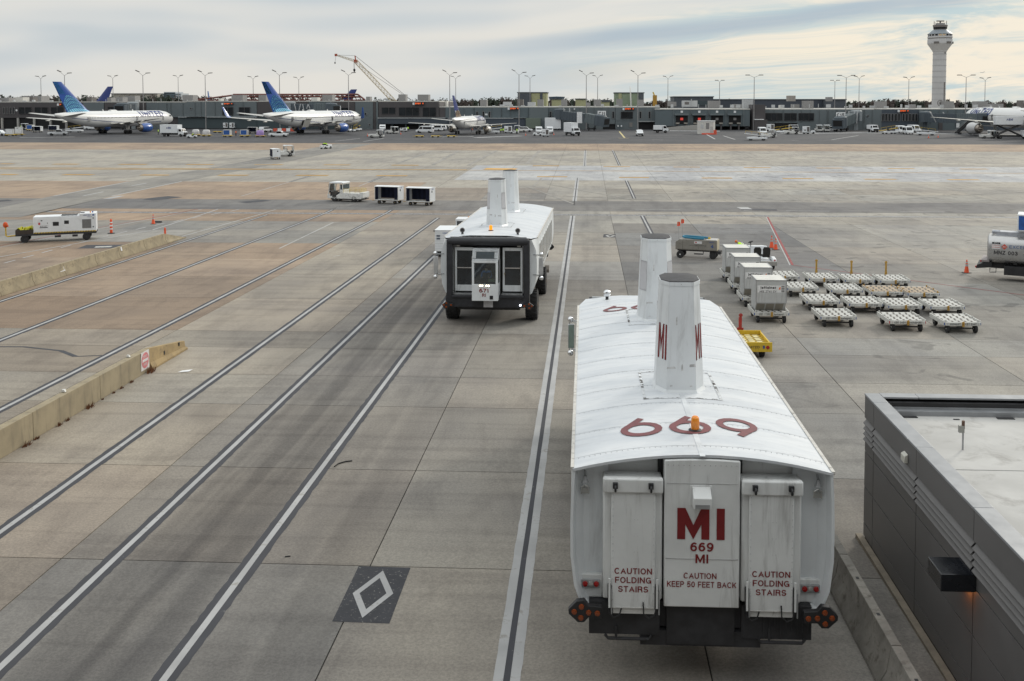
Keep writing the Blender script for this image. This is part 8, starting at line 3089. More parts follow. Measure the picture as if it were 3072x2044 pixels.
def airliner(label, loc, rz, L=54.9, R=2.52, span=47.6, tail_h=15.9, livery='new', winglets=False, eng=1.45, group='airliners parked at the gates', gear4=True, lettering='UNITED'):
  """nose towards local +Y, origin on the ground between the main gear"""
  t = thing('airliner', label, 'airliner', loc, rz, group)
  k = L / 54.9
  zc = R + 2.15 * (R / 2.52)
  nose, tail = 0.527 * L, -0.473 * L
  st = [(nose, 0.05, -0.55), (nose - 0.2 * k, 0.62, -0.52), (nose - 0.9 * k, 1.22, -0.40), (nose - 2.2 * k, 1.78, -0.22), (nose - 4.0 * k, 2.22, -0.08), (nose - 6.5 * k, 2.48, -0.01), (nose - 9 * k, 2.52, 0), (tail + 20 * k, 2.52, 0), (tail + 15 * k, 2.42, 0.10), (tail + 10.5 * k, 2.05, 0.42), (tail + 6 * k, 1.45, 0.88), (tail + 2.6 * k, 0.85, 1.25), (tail + 0.3 * k, 0.42, 1.50), (tail, 0.30, 1.52)]
  q = R / 2.52
  secs = []
  for y, r, dz in st:
    secs.append([(r * q * cos(2 * pi * i / 28), y, zc + dz * q + r * q * sin(2 * pi * i / 28)) for i in range(28)])
  b = MB()
  b.loft(secs)
  fus = b.build('fuselage', AIRW if livery != 'old' else AIRW, t, 60)

  def skin(y, z):
    """half width of the hull at station y and height z"""
    for (ya, ra, da), (yb, rb, db) in zip(st[:-1], st[1:]):
      if yb <= y <= ya:
        f = (ya - y) / (ya - yb)
        r, d = (ra + (rb - ra) * f) * q, (da + (db - da) * f) * q
        return sqrt(max(0.01, r * r - (z - zc - d) ** 2))
    return 0.1
  # cabin windows, one dark strip of small panes each side
  b = MB()
  n = int(L * 0.66 / 0.62)
  for s in (-1, 1):
    for i in range(n):
      y = nose - 8.5 * k - i * 0.62
      z = zc + 0.30 * q
      x = s * (skin(y, z) + 0.015)
      v = [(x, y, z), (x, y + 0.26, z), (x, y + 0.26, z + 0.36), (x, y, z + 0.36)]
      b.add(v, [(0, 1, 2, 3) if s > 0 else (3, 2, 1, 0)])
  b.build('cabin_windows', mat('cabin_window_dark', (0.10, 0.10, 0.11), 0.4), fus, 0)['kind'] = 'stuff'
  b = MB()
  for s in (-1, 1):
    for i in range(3):
      y = nose - (2.4 + 0.65 * i) * k
      z = zc + 0.45 * q
      v = [(s * (skin(y, z) + 0.02), y, z), (s * (skin(y - 0.55 * k, z) + 0.02), y - 0.55 * k, z + 0.05), (s * (skin(y - 0.55 * k, z + 0.45 * q) + 0.02), y - 0.55 * k, z + 0.45 * q), (s * (skin(y, z + 0.4 * q) + 0.02), y, z + 0.4 * q)]
      b.add(v, [(0, 1, 2, 3), (3, 2, 1, 0)])
  b.build('cockpit_windows', GLASS, fus, 0)['kind'] = 'stuff'
  # doors
  for s in (-1, 1):
    for yd in (nose - 7.6 * k, nose - 21 * k, tail + 12.2 * k):
      b = MB()
      z0, z1 = zc - 0.75 * q, zc + 0.75 * q
      pts = []
      for j in range(6):
        z = z0 + (z1 - z0) * j / 5
        x = s * (skin(yd, z) + 0.02)
        pts.append(((x, yd, z), (x, yd - 0.95, z)))
      for j in range(5):
        b.add([pts[j][0], pts[j][1], pts[j + 1][1], pts[j + 1][0]], [(0, 1, 2, 3), (3, 2, 1, 0)])
      b.build('cabin_door', mat('door_white', (0.62, 0.62, 0.62), 0.4), fus, 0)
  # swoosh line along the rear belly
  if livery == 'new':
    b = MB()
    for s in (-1, 1):
      prev = None
      for j in range(19):
        f = j / 18
        y = tail + 5.5 * k + f * (L * 0.74)
        z = zc + q * (0.45 - 1.95 * sin(min(1, f * 1.25) * pi / 2) + 0.9 * max(0, f - 0.6) ** 1.2)
        if skin(y, z) < 0.2:
          prev = None
          continue
        a, c = (s * (skin(y, z) + 0.02), y, z), (s * (skin(y, z + 0.16) + 0.02), y, z + 0.16)
        if prev:
          b.add([prev[0], a, c, prev[1]], [(0, 1, 2, 3), (3, 2, 1, 0)])
        prev = (a, c)
    b.build('swoosh_line', ULET, fus, 0)
  # lettering wrapped on the hull
  if lettering:
    for s in (1, -1):
      v, f = text_geo(lettering, 0.03)
      w0, w1 = min(p[0] for p in v), max(p[0] for p in v)
      size = 1.75 * q
      kk = size / 0.72 * 1.0
      yc = nose - 13.6 * k
      bmx = bmesh.new()
      vs = []
      for p in v:
        d = (p[0] - (w0 + w1) / 2) * kk * 1.5
        y = yc + s * d if s > 0 else yc - d
        vs.append(bmx.verts.new((p[2], y, zc + 0.62 * q + p[1] * kk)))
      for fc in f:
        try:
          bmx.faces.new([vs[i] for i in fc])
        except ValueError:
          pass
      bmesh.ops.triangulate(bmx, faces=bmx.faces[:])
      bmesh.ops.subdivide_edges(bmx, edges=[e for e in bmx.edges if e.calc_length() > 0.6], cuts=2)
      bmesh.ops.triangulate(bmx, faces=bmx.faces[:])
      for p in bmx.verts:
        p.co.x = s * (skin(p.co.y, p.co.z) + 0.04 + p.co.x * 25)
      me = bpy.data.meshes.new('lettering')
      bmx.to_mesh(me)
      bmx.free()
      me.materials.append(ULET)
      o = bpy.data.objects.new('lettering', me)
      COL.objects.link(o)
      o.parent = fus

  def foil(pts, mt, name, parent, tk=0.11, n=7):
    """pts: list of (leading edge point, chord vector along -Y length, thickness) sections"""
    b_ = MB()
    sec = []
    for (x, y, z), ch, up in pts:
      ring = []
      for j in range(2 * n):
        f = j / n if j < n else (2 * n - j) / n
        th = tk * ch * 1.9 * (sqrt(max(0, f)) * 0.6 - 0.42 * f - 0.18 * f * f + 0.0)
        sg = 1 if j < n else -0.6
        if up == 'x':
          ring.append((x + sg * th, y - f * ch, z))
        else:
          ring.append((x, y - f * ch, z + sg * th))
      sec.append(ring)
    b_.loft(sec)
    return b_.build(name, mt, parent, 40)
  hs = span / 2
  wz = zc - 0.62 * R
  for s in (-1, 1):
    secs = [((s * R * 0.5, 6.6 * k, wz), 11.2 * k, 'z'), ((s * R * 1.0, 5.4 * k, wz + 0.05), 9.8 * k, 'z'), ((s * hs * 0.36, 1.3 * k, wz + 0.65 * k), 6.6 * k, 'z'), ((s * hs, -9.2 * k, wz + 1.95 * k), 2.1 * k, 'z')]
    w = foil(secs if s > 0 else secs, AIRG, 'wing', t, 0.12)
    if winglets:
      wl_ = [((s * hs, -9.2 * k, wz + 1.95 * k), 2.1 * k, 'x'), ((s * (hs + 0.5), -9.9 * k, wz + 2.7 * k), 1.8 * k, 'x'), ((s * (hs + 1.2), -11.6 * k, wz + 5.3 * k), 0.8 * k, 'x')]
      foil(wl_, UBLUE, 'winglet', w, 0.10)
    for f in (0.30, 0.52, 0.72):
      b = MB()
      x = s * hs * f
      ych = 5.4 * k - (hs * f - R) / (hs - R) * 14.6 * k
      ch = 9.8 * k - (hs * f - R) / (hs - R) * 7.6 * k
      zf = wz + 1.95 * k * max(0, (hs * f - R) / (hs - R)) - 0.28 * k
      b.lathe([(0.03, -1.5 * k), (0.22 * k, -0.6 * k), (0.26 * k, 0.3 * k), (0.03, 1.4 * k)], 8, 0, axis='y', c=(x, ych - ch + 0.3 * k, zf))
      b.build('flap_fairing', AIRG, w)
    # engine under the wing
    ex, ey, ez = s * hs * 0.335, 5.2 * k, wz - 0.62 * eng - 0.35
    col = UBLUE if livery == 'new' else (NACG if livery != 'old' else AIRG)
    b = MB()
    b.lathe([(eng * 0.80, -3.4 * eng / 1.45), (eng * 0.98, -2.3 * eng / 1.45), (eng * 1.04, -0.8 * eng / 1.45), (eng * 1.0, 0.5 * eng / 1.45), (eng * 0.90, 1.0 * eng / 1.45), (eng * 0.80, 0.9 * eng / 1.45), (eng * 0.75, 0.2)], 20, 0, axis='y', c=(ex, ey, ez), cap=False)
    nac = b.build('engine', col, t, 40)
    b = MB()
    b.lathe([(0.05, -5.2 * eng / 1.45), (eng * 0.30, -4.3 * eng / 1.45), (eng * 0.36, -4.2 * eng / 1.45), (eng * 0.50, -4.2 * eng / 1.45), (eng * 0.74, -3.3 * eng / 1.45)], 18, 0, axis='y', c=(ex, ey, ez), cap=False)
    b.build('exhaust', EXH, nac, 40)
    b = MB()
    b.lathe([(eng * 0.78, 0.3), (0.3, 0.35), (0.02, 0.9)], 16, 0, axis='y', c=(ex, ey, ez), cap=False)
    b.lathe([(eng * 0.80, -3.35 * eng / 1.45), (0.1, -3.3 * eng / 1.45)], 16, 0, axis='y', c=(ex, ey, ez), cap=False)
    b.build('fan', HVACD, nac, 0)
    b = MB()
    b.prism([(ey + 0.4, ez + eng * 0.8), (ey - 3.6 * k, ez + eng * 0.7), (ey - 5.5 * k, wz + 0.5), (ey - 0.8 * k, wz + 0.75)], ex - 0.25, ex + 0.25, 'x')
    b.build('pylon', AIRG, nac, 0)
    # tailplane
    tz = zc + 0.95 * q
    th = 0.195 * span
    secs = [((s * 0.5 * q, tail + 8.2 * k, tz), 6.3 * k, 'z'), ((s * th, tail + 2.1 * k, tz + 1.1 * k), 2.2 * k, 'z')]
    foil(secs, AIRG, 'tailplane', t, 0.10)
    # main gear
    gx = s * 0.098 * span
    b = MB()
    b.tube((gx, 0, wz), (gx, 0, 0.6), 0.22 * k, n=8)
    b.tube((gx, 0.0, 1.5), (gx * 0.5, 0.3, wz), 0.12, n=6)
    b.box(gx - 0.05, gx + 0.05, -0.8, 0.9, 1.4, wz)
    gr = b.build('main_gear', mat('gear_pale', (0.38, 0.38, 0.37), 0.5), t)
    for oy in ((-0.72, 0.72) if gear4 else (0,)):
      for ox in (-0.42, 0.42):
        wheel('wheel', gr, gx + ox, oy, 0.58 * (q ** 0.5), 0.42, HVAC)
  b = MB()
  ngy = nose - 5.6 * k
  b.tube((0, ngy, zc - R * 0.9), (0, ngy, 0.5), 0.16, n=8)
  gr = b.build('nose_gear', MATS['gear_pale'], t)
  for ox in (-0.28, 0.28):
    wheel('wheel', gr, ox, ngy, 0.45, 0.25, HVAC)
  # fin
  z0 = zc + R * 0.72
  fr0, fr1 = tail + 15.0 * k, tail + 5.2 * k      # root leading and trailing edge
  tp0, tp1 = tail + 3.0 * k, tail - 0.6 * k       # tip
  hh = tail_h - z0
  top_c = {'new': FINB, 'old': FINO, 'white': AIRW, 'grey': FINO}[livery]

  def fp(f, h):
    """point on the fin plane: f along chord (0 leading), h height fraction"""
    ya = fr0 + (tp0 - fr0) * h
    yb = fr1 + (tp1 - fr1) * h
    if h < 0.12:
      ya += 2.2 * k * (1 - h / 0.12)
    return ya + (yb - ya) * f, z0 + hh * h
  hs_ = [0, 0.06, 0.12, 0.3, 0.5, 0.7, 0.88, 1.0]
  b = MB()
  sec = []
  n = 7
  for h in hs_:
    y0_, z_ = fp(0, h)
    y1_, _ = fp(1, h)
    ch = y0_ - y1_
    ring = []
    for j in range(2 * n):
      f = j / n if j < n else (2 * n - j) / n
      th = 0.10 * ch * 1.9 * (sqrt(max(0, f)) * 0.6 - 0.42 * f - 0.18 * f * f)
      ring.append(((1 if j < n else -1) * th * (1.0 if h < 0.9 else 0.8), y0_ - f * ch, z_))
    sec.append(ring)
  b.loft(sec)
  fin = b.build('fin', top_c, t, 40)
  for s in (-1, 1):
    def sk(f, h):
      y, z = fp(f, h)
      ch = fp(0, h)[0] - fp(1, h)[0]
      th = 0.10 * ch * 1.9 * (sqrt(max(0.0, f)) * 0.6 - 0.42 * f - 0.18 * f * f) + 0.05
      return (s * th, y, z)
    if livery == 'new':
      # lighter upper leading part
      b = MB()
      for h0, h1 in ((0.62, 0.75), (0.75, 0.88), (0.88, 0.99)):
        for f0, f1 in ((0.55, 0.75), (0.75, 0.97)):
          b.add([sk(f0, h0), sk(f1, h0), sk(f1, h1), sk(f0, h1)], [(0, 1, 2, 3), (3, 2, 1, 0)])
      b.build('fin_tint', FINT, fin, 0)
    if livery in ('new', 'old', 'grey'):
      b = MB()
      rings = [0.06, 0.19, 0.31, 0.42, 0.52, 0.60]
      if livery != 'new':
        b2 = MB()
        for h0, h1 in ((0.0, 0.06), (0.06, 0.14), (0.14, 0.24), (0.24, 0.34)):
          for f0, f1 in ((0.12, 0.4), (0.4, 0.7), (0.7, 0.97)):
            b2.add([sk(f0, h0), sk(f1, h0), sk(f1, h1), sk(f0, h1)], [(0, 1, 2, 3), (3, 2, 1, 0)])
        b2.build('fin_base', AIRW, fin, 0)
      for ri in range(len(rings) - 1):
        m_ = 9
        for j in range(m_):
          cells = []
          a0, a1 = j / m_ + 0.014, (j + 1) / m_ - 0.014
          r0, r1 = rings[ri] + 0.010, rings[ri + 1] - 0.010
          sc = 1.0 if livery == 'new' else 0.62
          for a_, r_ in ((a0, r0), (a1, r0), (a1, r1), (a0, r1)):
            hh_ = r_ * (0.55 + 0.45 * sin(pi * (0.15 + 0.85 * a_))) * sc
            cells.append(sk(0.10 + 0.87 * a_, hh_) if livery == 'new' else _lift(sk(0.10 + 0.87 * a_, hh_), s))
          b.add(cells, [(0, 1, 2, 3), (3, 2, 1, 0)])
      b.build('globe_lattice', FINL if livery == 'new' else GOLD, fin, 0)['kind'] = 'stuff'
  # blade aerials
  for y in (nose - 20 * k, nose - 34 * k):
    b = MB()
    b.prism([(y, zc + R), (y - 0.5, zc + R), (y - 0.6, zc + R + 0.5), (y - 0.35, zc + R + 0.5)], -0.04, 0.04, 'x')
    b.build('aerial', AIRW, fus, 0)
  if L > 50:
    b = MB()
    b.lathe([(0.9, -1.4), (0.9, 1.4)], 10, 0, axis='y', c=(0, nose - 30 * k, zc + R - 0.55))
    b.build('radome', AIRW, fus)
  return t

def _lift(p, s):
  return (p[0] + s * 0.03, p[1], p[2])

p = G(346, 401)
air1 = airliner('first white airliner from left with blue globe tail and blue engine', p, radians(-12))
p = G(939, 401)
air2 = airliner('second white airliner with blue globe tail and upturned blue winglets', p, radians(-17), winglets=True)
# open cargo door on the second airliner
p_ = air2
b = MB()
q_ = [(2.45, -9.4, 4.3), (2.45, -6.4, 4.3), (3.6, -6.4, 5.3), (3.6, -9.4, 5.3)]
b.prism([(2.3, 2.2), (3.5, 4.6), (4.0, 5.1), (4.05, 4.9), (3.6, 4.4), (2.6, 2.2)], -9.6, -6.6, 'y')
b.build('cargo_door', AIRG, air2, 0)
b = MB()
b.box(2.2, 2.56, -9.4, -6.8, 2.6, 4.4)
b.build('cargo_opening', DARKIN, air2, 0)
p = G(1403, 403)
air3 = airliner('smaller white airliner seen from behind at centre with gold globe tail', p, radians(-9), L=33.8, R=1.98, span=34.1, tail_h=11.9, livery='old', eng=1.05, gear4=False)
p = G(2926, 398)
a4 = radians(3)
L4 = 60.0
nd = 0.527 * L4 - 5.6 * L4 / 54.9
air4 = airliner('white wide-body airliner partly cut by the right picture edge', (p.x + nd * sin(a4), p.y - nd * cos(a4), gz(p.y - nd)), a4, L=L4, R=2.9, span=58, tail_h=17.5, livery='plain' if False else 'white', eng=1.75)
# airliners parked on the far side, only their tails show
def tail_at(src, label, u, v, Y, rz, L, tail_h):
  pt = AT(u, v, Y)
  k = L / 54.9
  ty = -0.473 * L + 1.2 * k
  x = pt.x - (-sin(rz) * ty)
  y = Y - cos(rz) * ty
  return dup(src, (x, y, pt.z - tail_h), rz, label, 'airliners beyond the concourse')

airO = airliner('airliner beyond the concourse with old blue and gold tail, left', (0, 0, 0), 0, livery='grey', lettering=None, group='airliners beyond the concourse')
pt = AT(331, 260, 402)
rzO = radians(62)
ty = -0.473 * 54.9 + 1.2
airO.location = (pt.x + sin(rzO) * ty, 402 - cos(rzO) * ty, pt.z - 15.9)
airO.rotation_euler[2] = rzO
tail_at(airO, 'airliner beyond the concourse with slate tail under the crane', 1062, 268.5, 404, radians(58), 54.9, 15.9)
tail_at(air2, 'airliner beyond the concourse with thin edge-on blue tail', 624, 274, 405, radians(16), 54.9, 15.9)
tail_at(air4, 'airliner beyond the concourse with thin edge-on white tail', 1890, 260, 410, radians(-6), 60.0, 17.5)
# a departing aircraft low in the sky
pt = AT(2947, 219, 8200)
fly = dup(air3, pt, radians(68), 'tiny climbing airliner in the sky right of the control tower')
del fly['group']
# ------------------------------------------------------------------ small ramp traffic on the far apron (all head local +X)
AMBULRED = mat('ambulance_red', (0.45, 0.04, 0.05), 0.5)
WRAP = mat('plastic_wrap', (0.55, 0.54, 0.54), 0.3, var=0.15, scale=1.5, bump=0.4)
PURPLE = mat('purple_wrap', (0.33, 0.22, 0.50), 0.5, var=0.15, scale=1.5)

def place(u, v, rz):
  p = G(u, v)
  return dict(loc=(p.x, p.y, p.z), rz=rz)

def car_like(kind, name, label, cat, loc, rz, prof, cab, L, W_, wx, r, group, color=WHITE):
  t = thing(name, label, cat, loc, rz, group)
  b = MB()
  b.prism(prof, -W_ / 2, W_ / 2, 'y')
  b.build('body', color, t, bevel=0.06)
  for (x0, x1, z0, z1, ang) in cab:
    b = MB()
    for s in (-1, 1):
      y = s * (W_ / 2 + 0.006)
      b.add([(x0, y, z0), (x1, y, z0), (x1 - ang, y, z1), (x0 + 0.05, y, z1)], [(0, 1, 2, 3), (3, 2, 1, 0)])
    b.build('side_window', GLASS, t, 0)
  wheels4(t, wx, W_ / 2 - 0.10, r, 0.24, HVAC)
  return t

def lamps(t, xr, xf, W_, z):
  for x, m_, n in ((xr, REDLENS, 'tail_lamp'), (xf, CLEARLENS, 'headlight')):
    for s in (-1, 1):
      b = MB()
      b.cbox((x, s * (W_ / 2 - 0.2), z), (0.04, 0.26, 0.18))
      b.build(n, m_, t, 0)

def van(label, loc, rz, group='ramp vans', L=5.6, H=2.25):
  prof = [(-L / 2, 0.4), (L / 2, 0.4), (L / 2, 0.95), (L / 2 - 0.8, 1.18), (L / 2 - 1.45, H - 0.12), (L / 2 - 1.8, H), (-L / 2 + 0.1, H), (-L / 2, H - 0.25)]
  t = car_like('van', 'van', label, 'van', loc, rz, prof, [(L / 2 - 2.3, L / 2 - 1.1, 1.25, H - 0.3, 0.4), (-L / 2 + 0.3, L / 2 - 2.5, 1.25, H - 0.35, 0.0)], L, 2.0, (-L / 2 + 1.1, L / 2 - 0.95), 0.36, group)
  b = MB()
  b.add([(L / 2 - 0.83, -0.85, 1.22), (L / 2 - 0.83, 0.85, 1.22), (L / 2 - 1.42, 0.8, H - 0.2), (L / 2 - 1.42, -0.8, H - 0.2)], [(0, 1, 2, 3), (3, 2, 1, 0)])
  b.box(-L / 2 - 0.01, -L / 2, -0.75, 0.75, 1.25, H - 0.4)
  b.v = [(x + (0.02 if x > 0 else 0), y, z) for x, y, z in b.v]
  b.build('windscreen', GLASS, t, 0)
  lamps(t, -L / 2 - 0.01, L / 2, 2.0, 0.85)
  return t

def suv(label, loc, rz, group='ramp cars', pickup=False, beacon=False):
  L = 4.8 if not pickup else 5.5
  if pickup:
    prof = [(-L / 2, 0.45), (L / 2, 0.45), (L / 2, 0.95), (L / 2 - 1.3, 1.10), (L / 2 - 1.9, 1.78), (-0.35, 1.80), (-0.55, 1.05), (-L / 2, 1.05)]
    wn = [(-0.40, L / 2 - 1.35, 1.12, 1.68, 0.5)]
  else:
    prof = [(-L / 2, 0.45), (L / 2, 0.45), (L / 2, 0.92), (L / 2 - 1.1, 1.08), (L / 2 - 1.8, 1.70), (-L / 2 + 0.35, 1.74), (-L / 2, 1.1)]
    wn = [(-L / 2 + 0.35, L / 2 - 1.2, 1.12, 1.62, 0.5)]
  t = car_like('suv', 'pickup_truck' if pickup else 'car', label, 'pickup' if pickup else 'car', loc, rz, prof, wn, L, 1.9, (-L / 2 + 1.0, L / 2 - 0.95), 0.38, group)
  b = MB()
  b.add([(L / 2 - 1.28, -0.8, 1.14), (L / 2 - 1.28, 0.8, 1.14), (L / 2 - 1.84, 0.72, 1.68), (L / 2 - 1.84, -0.72, 1.68)], [(0, 1, 2, 3), (3, 2, 1, 0)])
  b.build('windscreen', GLASS, t, 0)
  b = MB()
  b.box(L / 2, L / 2 + 0.05, -0.75, 0.75, 0.5, 0.85)
  b.build('grille', BLACK, t, 0)
  if beacon:
    b = MB()
    b.box(0.0, 0.3, -0.55, 0.55, 1.80, 1.95)
    b.build('light_bar', WSIGN, t, 0)
  lamps(t, -L / 2 - 0.01, L / 2, 1.9, 0.85)
  return t

def box_truck(label, loc, rz, group='box trucks', text=None, L=7.5, H=3.4, dark=False, lift=0.0):
  t = thing('box_truck', label, 'box truck', loc, rz, group)
  b = MB()
  b.box(-L / 2, L / 2 - 2.0, -1.15, 1.15, 1.05 + lift, H + lift)
  bx = b.build('cargo_box', WHITE, t, bevel=0.04)
  b = MB()
  x0 = L / 2 - 1.9
  b.prism([(x0, 0.6), (L / 2, 0.6), (L / 2, 1.35), (L / 2 - 0.55, 1.5), (L / 2 - 0.85, 2.35), (x0, 2.4)], -1.0, 1.0, 'y')
  cb = b.build('cab', WHITE, t, bevel=0.05)
  b = MB()
  b.add([(L / 2 - 0.54, -0.85, 1.55), (L / 2 - 0.54, 0.85, 1.55), (L / 2 - 0.82, 0.8, 2.28), (L / 2 - 0.82, -0.8, 2.28)], [(0, 1, 2, 3), (3, 2, 1, 0)])
  for s in (-1.006, 1.006):
    b.add([(x0 + 0.25, s, 1.5), (L / 2 - 0.65, s, 1.5), (L / 2 - 0.9, s, 2.2), (x0 + 0.25, s, 2.2)], [(0, 1, 2, 3), (3, 2, 1, 0)])
  b.build('cab_window', GLASS, cb, 0)
  b = MB()
  b.box(L / 2, L / 2 + 0.06, -0.85, 0.85, 0.55, 1.25)
  b.build('grille', BLACK, cb, 0)
  b = MB()
  b.box(-L / 2, L / 2 - 0.3, -0.5, 0.5, 0.55, 1.02)
  b.build('chassis', CHASSIS, t, 0)
  if lift:
    for s in (-0.8, 0.8):
      b = MB()
      b.tube((-L / 2 + 0.3, s, 1.0), (L / 2 - 2.3, s, 1.05 + lift), 0.16, n=6)
      b.tube((L / 2 - 2.3, s, 1.0), (-L / 2 + 0.3, s, 1.05 + lift), 0.16, n=6)
      b.build('scissor_arm', BLACK, t)
  if text:
    for F_, s in ((FACE_REAR, -1), (FACE_FRONT, 1)):
      b = MB()
      b.text(text, 0.62, T(-1.0 if s < 0 else -1.0, s * 1.16, H - 1.25 + lift) @ F_, bold=0.02)
      b.build('lettering', ULET, bx, 0)
  for z, n in ((2.2 + lift, 'door_handle'),):
    b = MB()
    b.box(-L / 2 - 0.02, -L / 2, -0.05, 0.05, z - 0.9, z + 0.9)
    b.build(n, HVAC, bx, 0)
  wheels4(t, (-L / 2 + 1.3, L / 2 - 1.0), 0.85, 0.45, 0.35, HVAC)
  return t

def belt_loader(label, loc, rz, group='belt loaders', yellow=False):
  t = thing('belt_loader', label, 'belt loader', loc, rz, group)
  col = YELLOW if yellow else WHITE
  b = MB()
  b.prism([(-2.6, 0.4), (2.6, 0.4), (2.6, 0.85), (0.6, 0.95), (-2.6, 0.85)], -0.9, 0.9, 'y')
  b.build('body', WHITE, t, bevel=0.05)
  b = MB()
  b.prism([(-3.3, 0.95), (3.4, 1.75), (3.4, 1.95), (-3.3, 1.15)], -0.1, 0.75, 'y')
  b.build('conveyor', col, t, bevel=0.02)
  b = MB()
  b.add([(-3.25, -0.05, 1.165), (3.35, -0.05, 1.955), (3.35, 0.7, 1.955), (-3.25, 0.7, 1.165)], [(0, 1, 2, 3)])
  b.build('belt', BLACK, t, 0)
  b = MB()
  for x in (-2.5, -0.5, 1.5, 3.2):
    z = 1.1 + (x + 3.3) * 0.12
    b.tube((x, 0.72, z), (x, 0.72, z + 0.75), 0.035, n=5)
  b.tube((-2.5, 0.72, 1.9), (3.2, 0.72, 2.6), 0.035, n=5)
  b.build('hand_rail', YELLOW, t, 0)
  b = MB()
  b.box(-0.9, -0.3, -0.85, -0.2, 0.9, 1.2)
  b.box(-1.0, -0.85, -0.85, -0.2, 1.2, 1.7)
  b.build('seat', BLACK, t, 0)
  wheels4(t, (-1.7, 1.7), 0.75, 0.36, 0.22, HVAC)
  return t

def uld_dolly(label, loc, rz, load='alu', group='loaded container dollies'):
  t = thing('dolly_train_unit', label, 'cargo dolly', loc, rz, group)
  b = MB()
  b.box(-1.2, 1.2, -0.85, 0.85, 0.36, 0.52)
  b.build('frame', YELLOW, t, bevel=0.02)
  b = MB()
  b.tube((1.2, 0, 0.4), (2.0, 0, 0.35), 0.05, n=6)
  b.build('tow_bar', YELLOW, t)
  wheels4(t, (-0.8, 0.8), 0.65, 0.2, 0.15)
  if load:
    ld = thing('cargo_load', {'alu': 'silver container standing on the ' + label, 'blue': 'blue curtained container standing on the ' + label, 'wrap': 'plastic-wrapped pallet on the ' + label, 'purple': 'purple wrapped pallet on the ' + label}[load][:110], 'cargo', loc, rz, 'cargo on dollies')
    ld['label'] = ' '.join(ld['label'].split()[:16])
    b = MB()
    if load in ('alu', 'blue'):
      b.prism([(-1.0, 0.95), (-0.75, 0.53), (1.0, 0.53), (1.0, 2.1), (-1.0, 2.1)], -0.76, 0.76, 'y')
      b.build('shell', CONT if load == 'alu' else WHITE_D, ld, bevel=0.03)
      b = MB()
      for s in (-0.775, 0.765):
        b.box(-0.85, 0.9, s, s + 0.01, 0.7, 2.0)
      b.build('door_sheet', TARPBLUE if load == 'blue' else WSIGN, ld, 0)
    else:
      sec = []
      rnd = random.Random(hash(label) % 1000)
      for z, k in ((0.53, 1.0), (0.9, 1.04), (1.4, 1.0), (1.85, 0.86), (2.0, 0.6)):
        sec.append([(1.1 * k * cos(2 * pi * i / 10) * (1 + rnd.uniform(-.08, .08)), 0.85 * k * sin(2 * pi * i / 10) * (1 + rnd.uniform(-.08, .08)), z + rnd.uniform(-.05, .05)) for i in range(10)])
      b.loft(sec)
      b.build('wrapped_load', WRAP if load == 'wrap' else PURPLE, ld, 60)
  return t

def small_tug(label, loc, rz, driver=None, group='small open tractors'):
  t = open_tug(label, loc, rz, group)
  if driver:
    x, y, z = loc
    person(driver, 'sit', (x - 0.35 * cos(rz), y - 0.35 * sin(rz), z + 0.30), rz - pi / 2, HIVIS, PANTS, BLACK, True, group='far apron workers')
  return t

def box_cart(label, loc, rz, group='ramp equipment carts', w=2.2, h=1.7, d=1.5, vent=True, color=WHITE):
  t = thing('equipment_cart', label, 'equipment cart', loc, rz, group)
  b = MB()
  b.box(-w / 2, w / 2, -d / 2, d / 2, 0.42, 0.42 + h)
  b.build('housing', color, t, bevel=0.05)
  if vent:
    b = MB()
    b.box(w * 0.05, w * 0.42, -d / 2 - 0.015, -d / 2, 0.7, 0.3 + h)
    b.build('vent', HVACD, t, 0)
    b = MB()
    b.box(-w * 0.40, -w * 0.1, -d / 2 - 0.015, -d / 2, 1.0, 1.4)
    b.build('control_panel', HVAC, t, 0)
  b = MB()
  b.box(-w / 2 + 0.1, w / 2 - 0.1, -d / 2 + 0.1, d / 2 - 0.1, 0.3, 0.42)
  b.tube((w / 2, 0, 0.35), (w / 2 + 0.9, 0, 0.30), 0.04, n=6)
  b.build('chassis', CHASSIS, t, 0)
  wheels4(t, (-w / 2 + 0.4, w / 2 - 0.4), d / 2 - 0.12, 0.22, 0.15)
  return t

def at(Z, x, y):
  p = G(*Z(x, y))
  return (p.x, p.y, p.z)

D = radians
# --- left group
uld_dolly('left one of two silver-loaded yellow dollies at far left', at(Z1, 112, 794), D(20), 'alu')
uld_dolly('right one of two silver-loaded yellow dollies at far left', at(Z1, 215, 788), D(20), 'alu')
cab_tug('white cab truck behind the two silver containers at far left', at(Z1, 250, 722), D(175), 'ramp tractors', False)
person('worker in yellow vest before the far left cab truck', 'stand', at(Z1, 243, 722), D(180), group='far apron workers')
uld_dolly('yellow dolly with blue container left of first airliner', at(Z1, 350, 735), D(0), 'blue')
bag_cart('empty white framed cart in front of the arcade', at(Z1, 428, 752), D(0), True, text=False)
bag_cart('dark curtained cart under the first airliner tail', at(Z1, 615, 742), D(0), False, text=False)
suv('white pickup with orange panel below the first airliner tail', at(Z1, 662, 786), D(20), 'pickups on the far apron', True)
belt_loader('white belt loader behind the pickup below first tail', at(Z1, 850, 752), D(0))
van('small white van under the first airliner belly', at(Z1, 1060, 722), D(0))
person('worker in yellow vest left of the ABM truck', 'stand', at(Z1, 1806, 778), D(90), group='far apron workers')
box_truck('white ABM catering box truck beneath the first airliner nose', at(Z1, 1985, 798), D(-14), 'box trucks', 'ABM', 8.0, 3.5)
small_tug('white open tug right of the ABM catering truck', at(Z1, 2190, 816), D(-170), 'driver in yellow on the tug by the ABM truck')
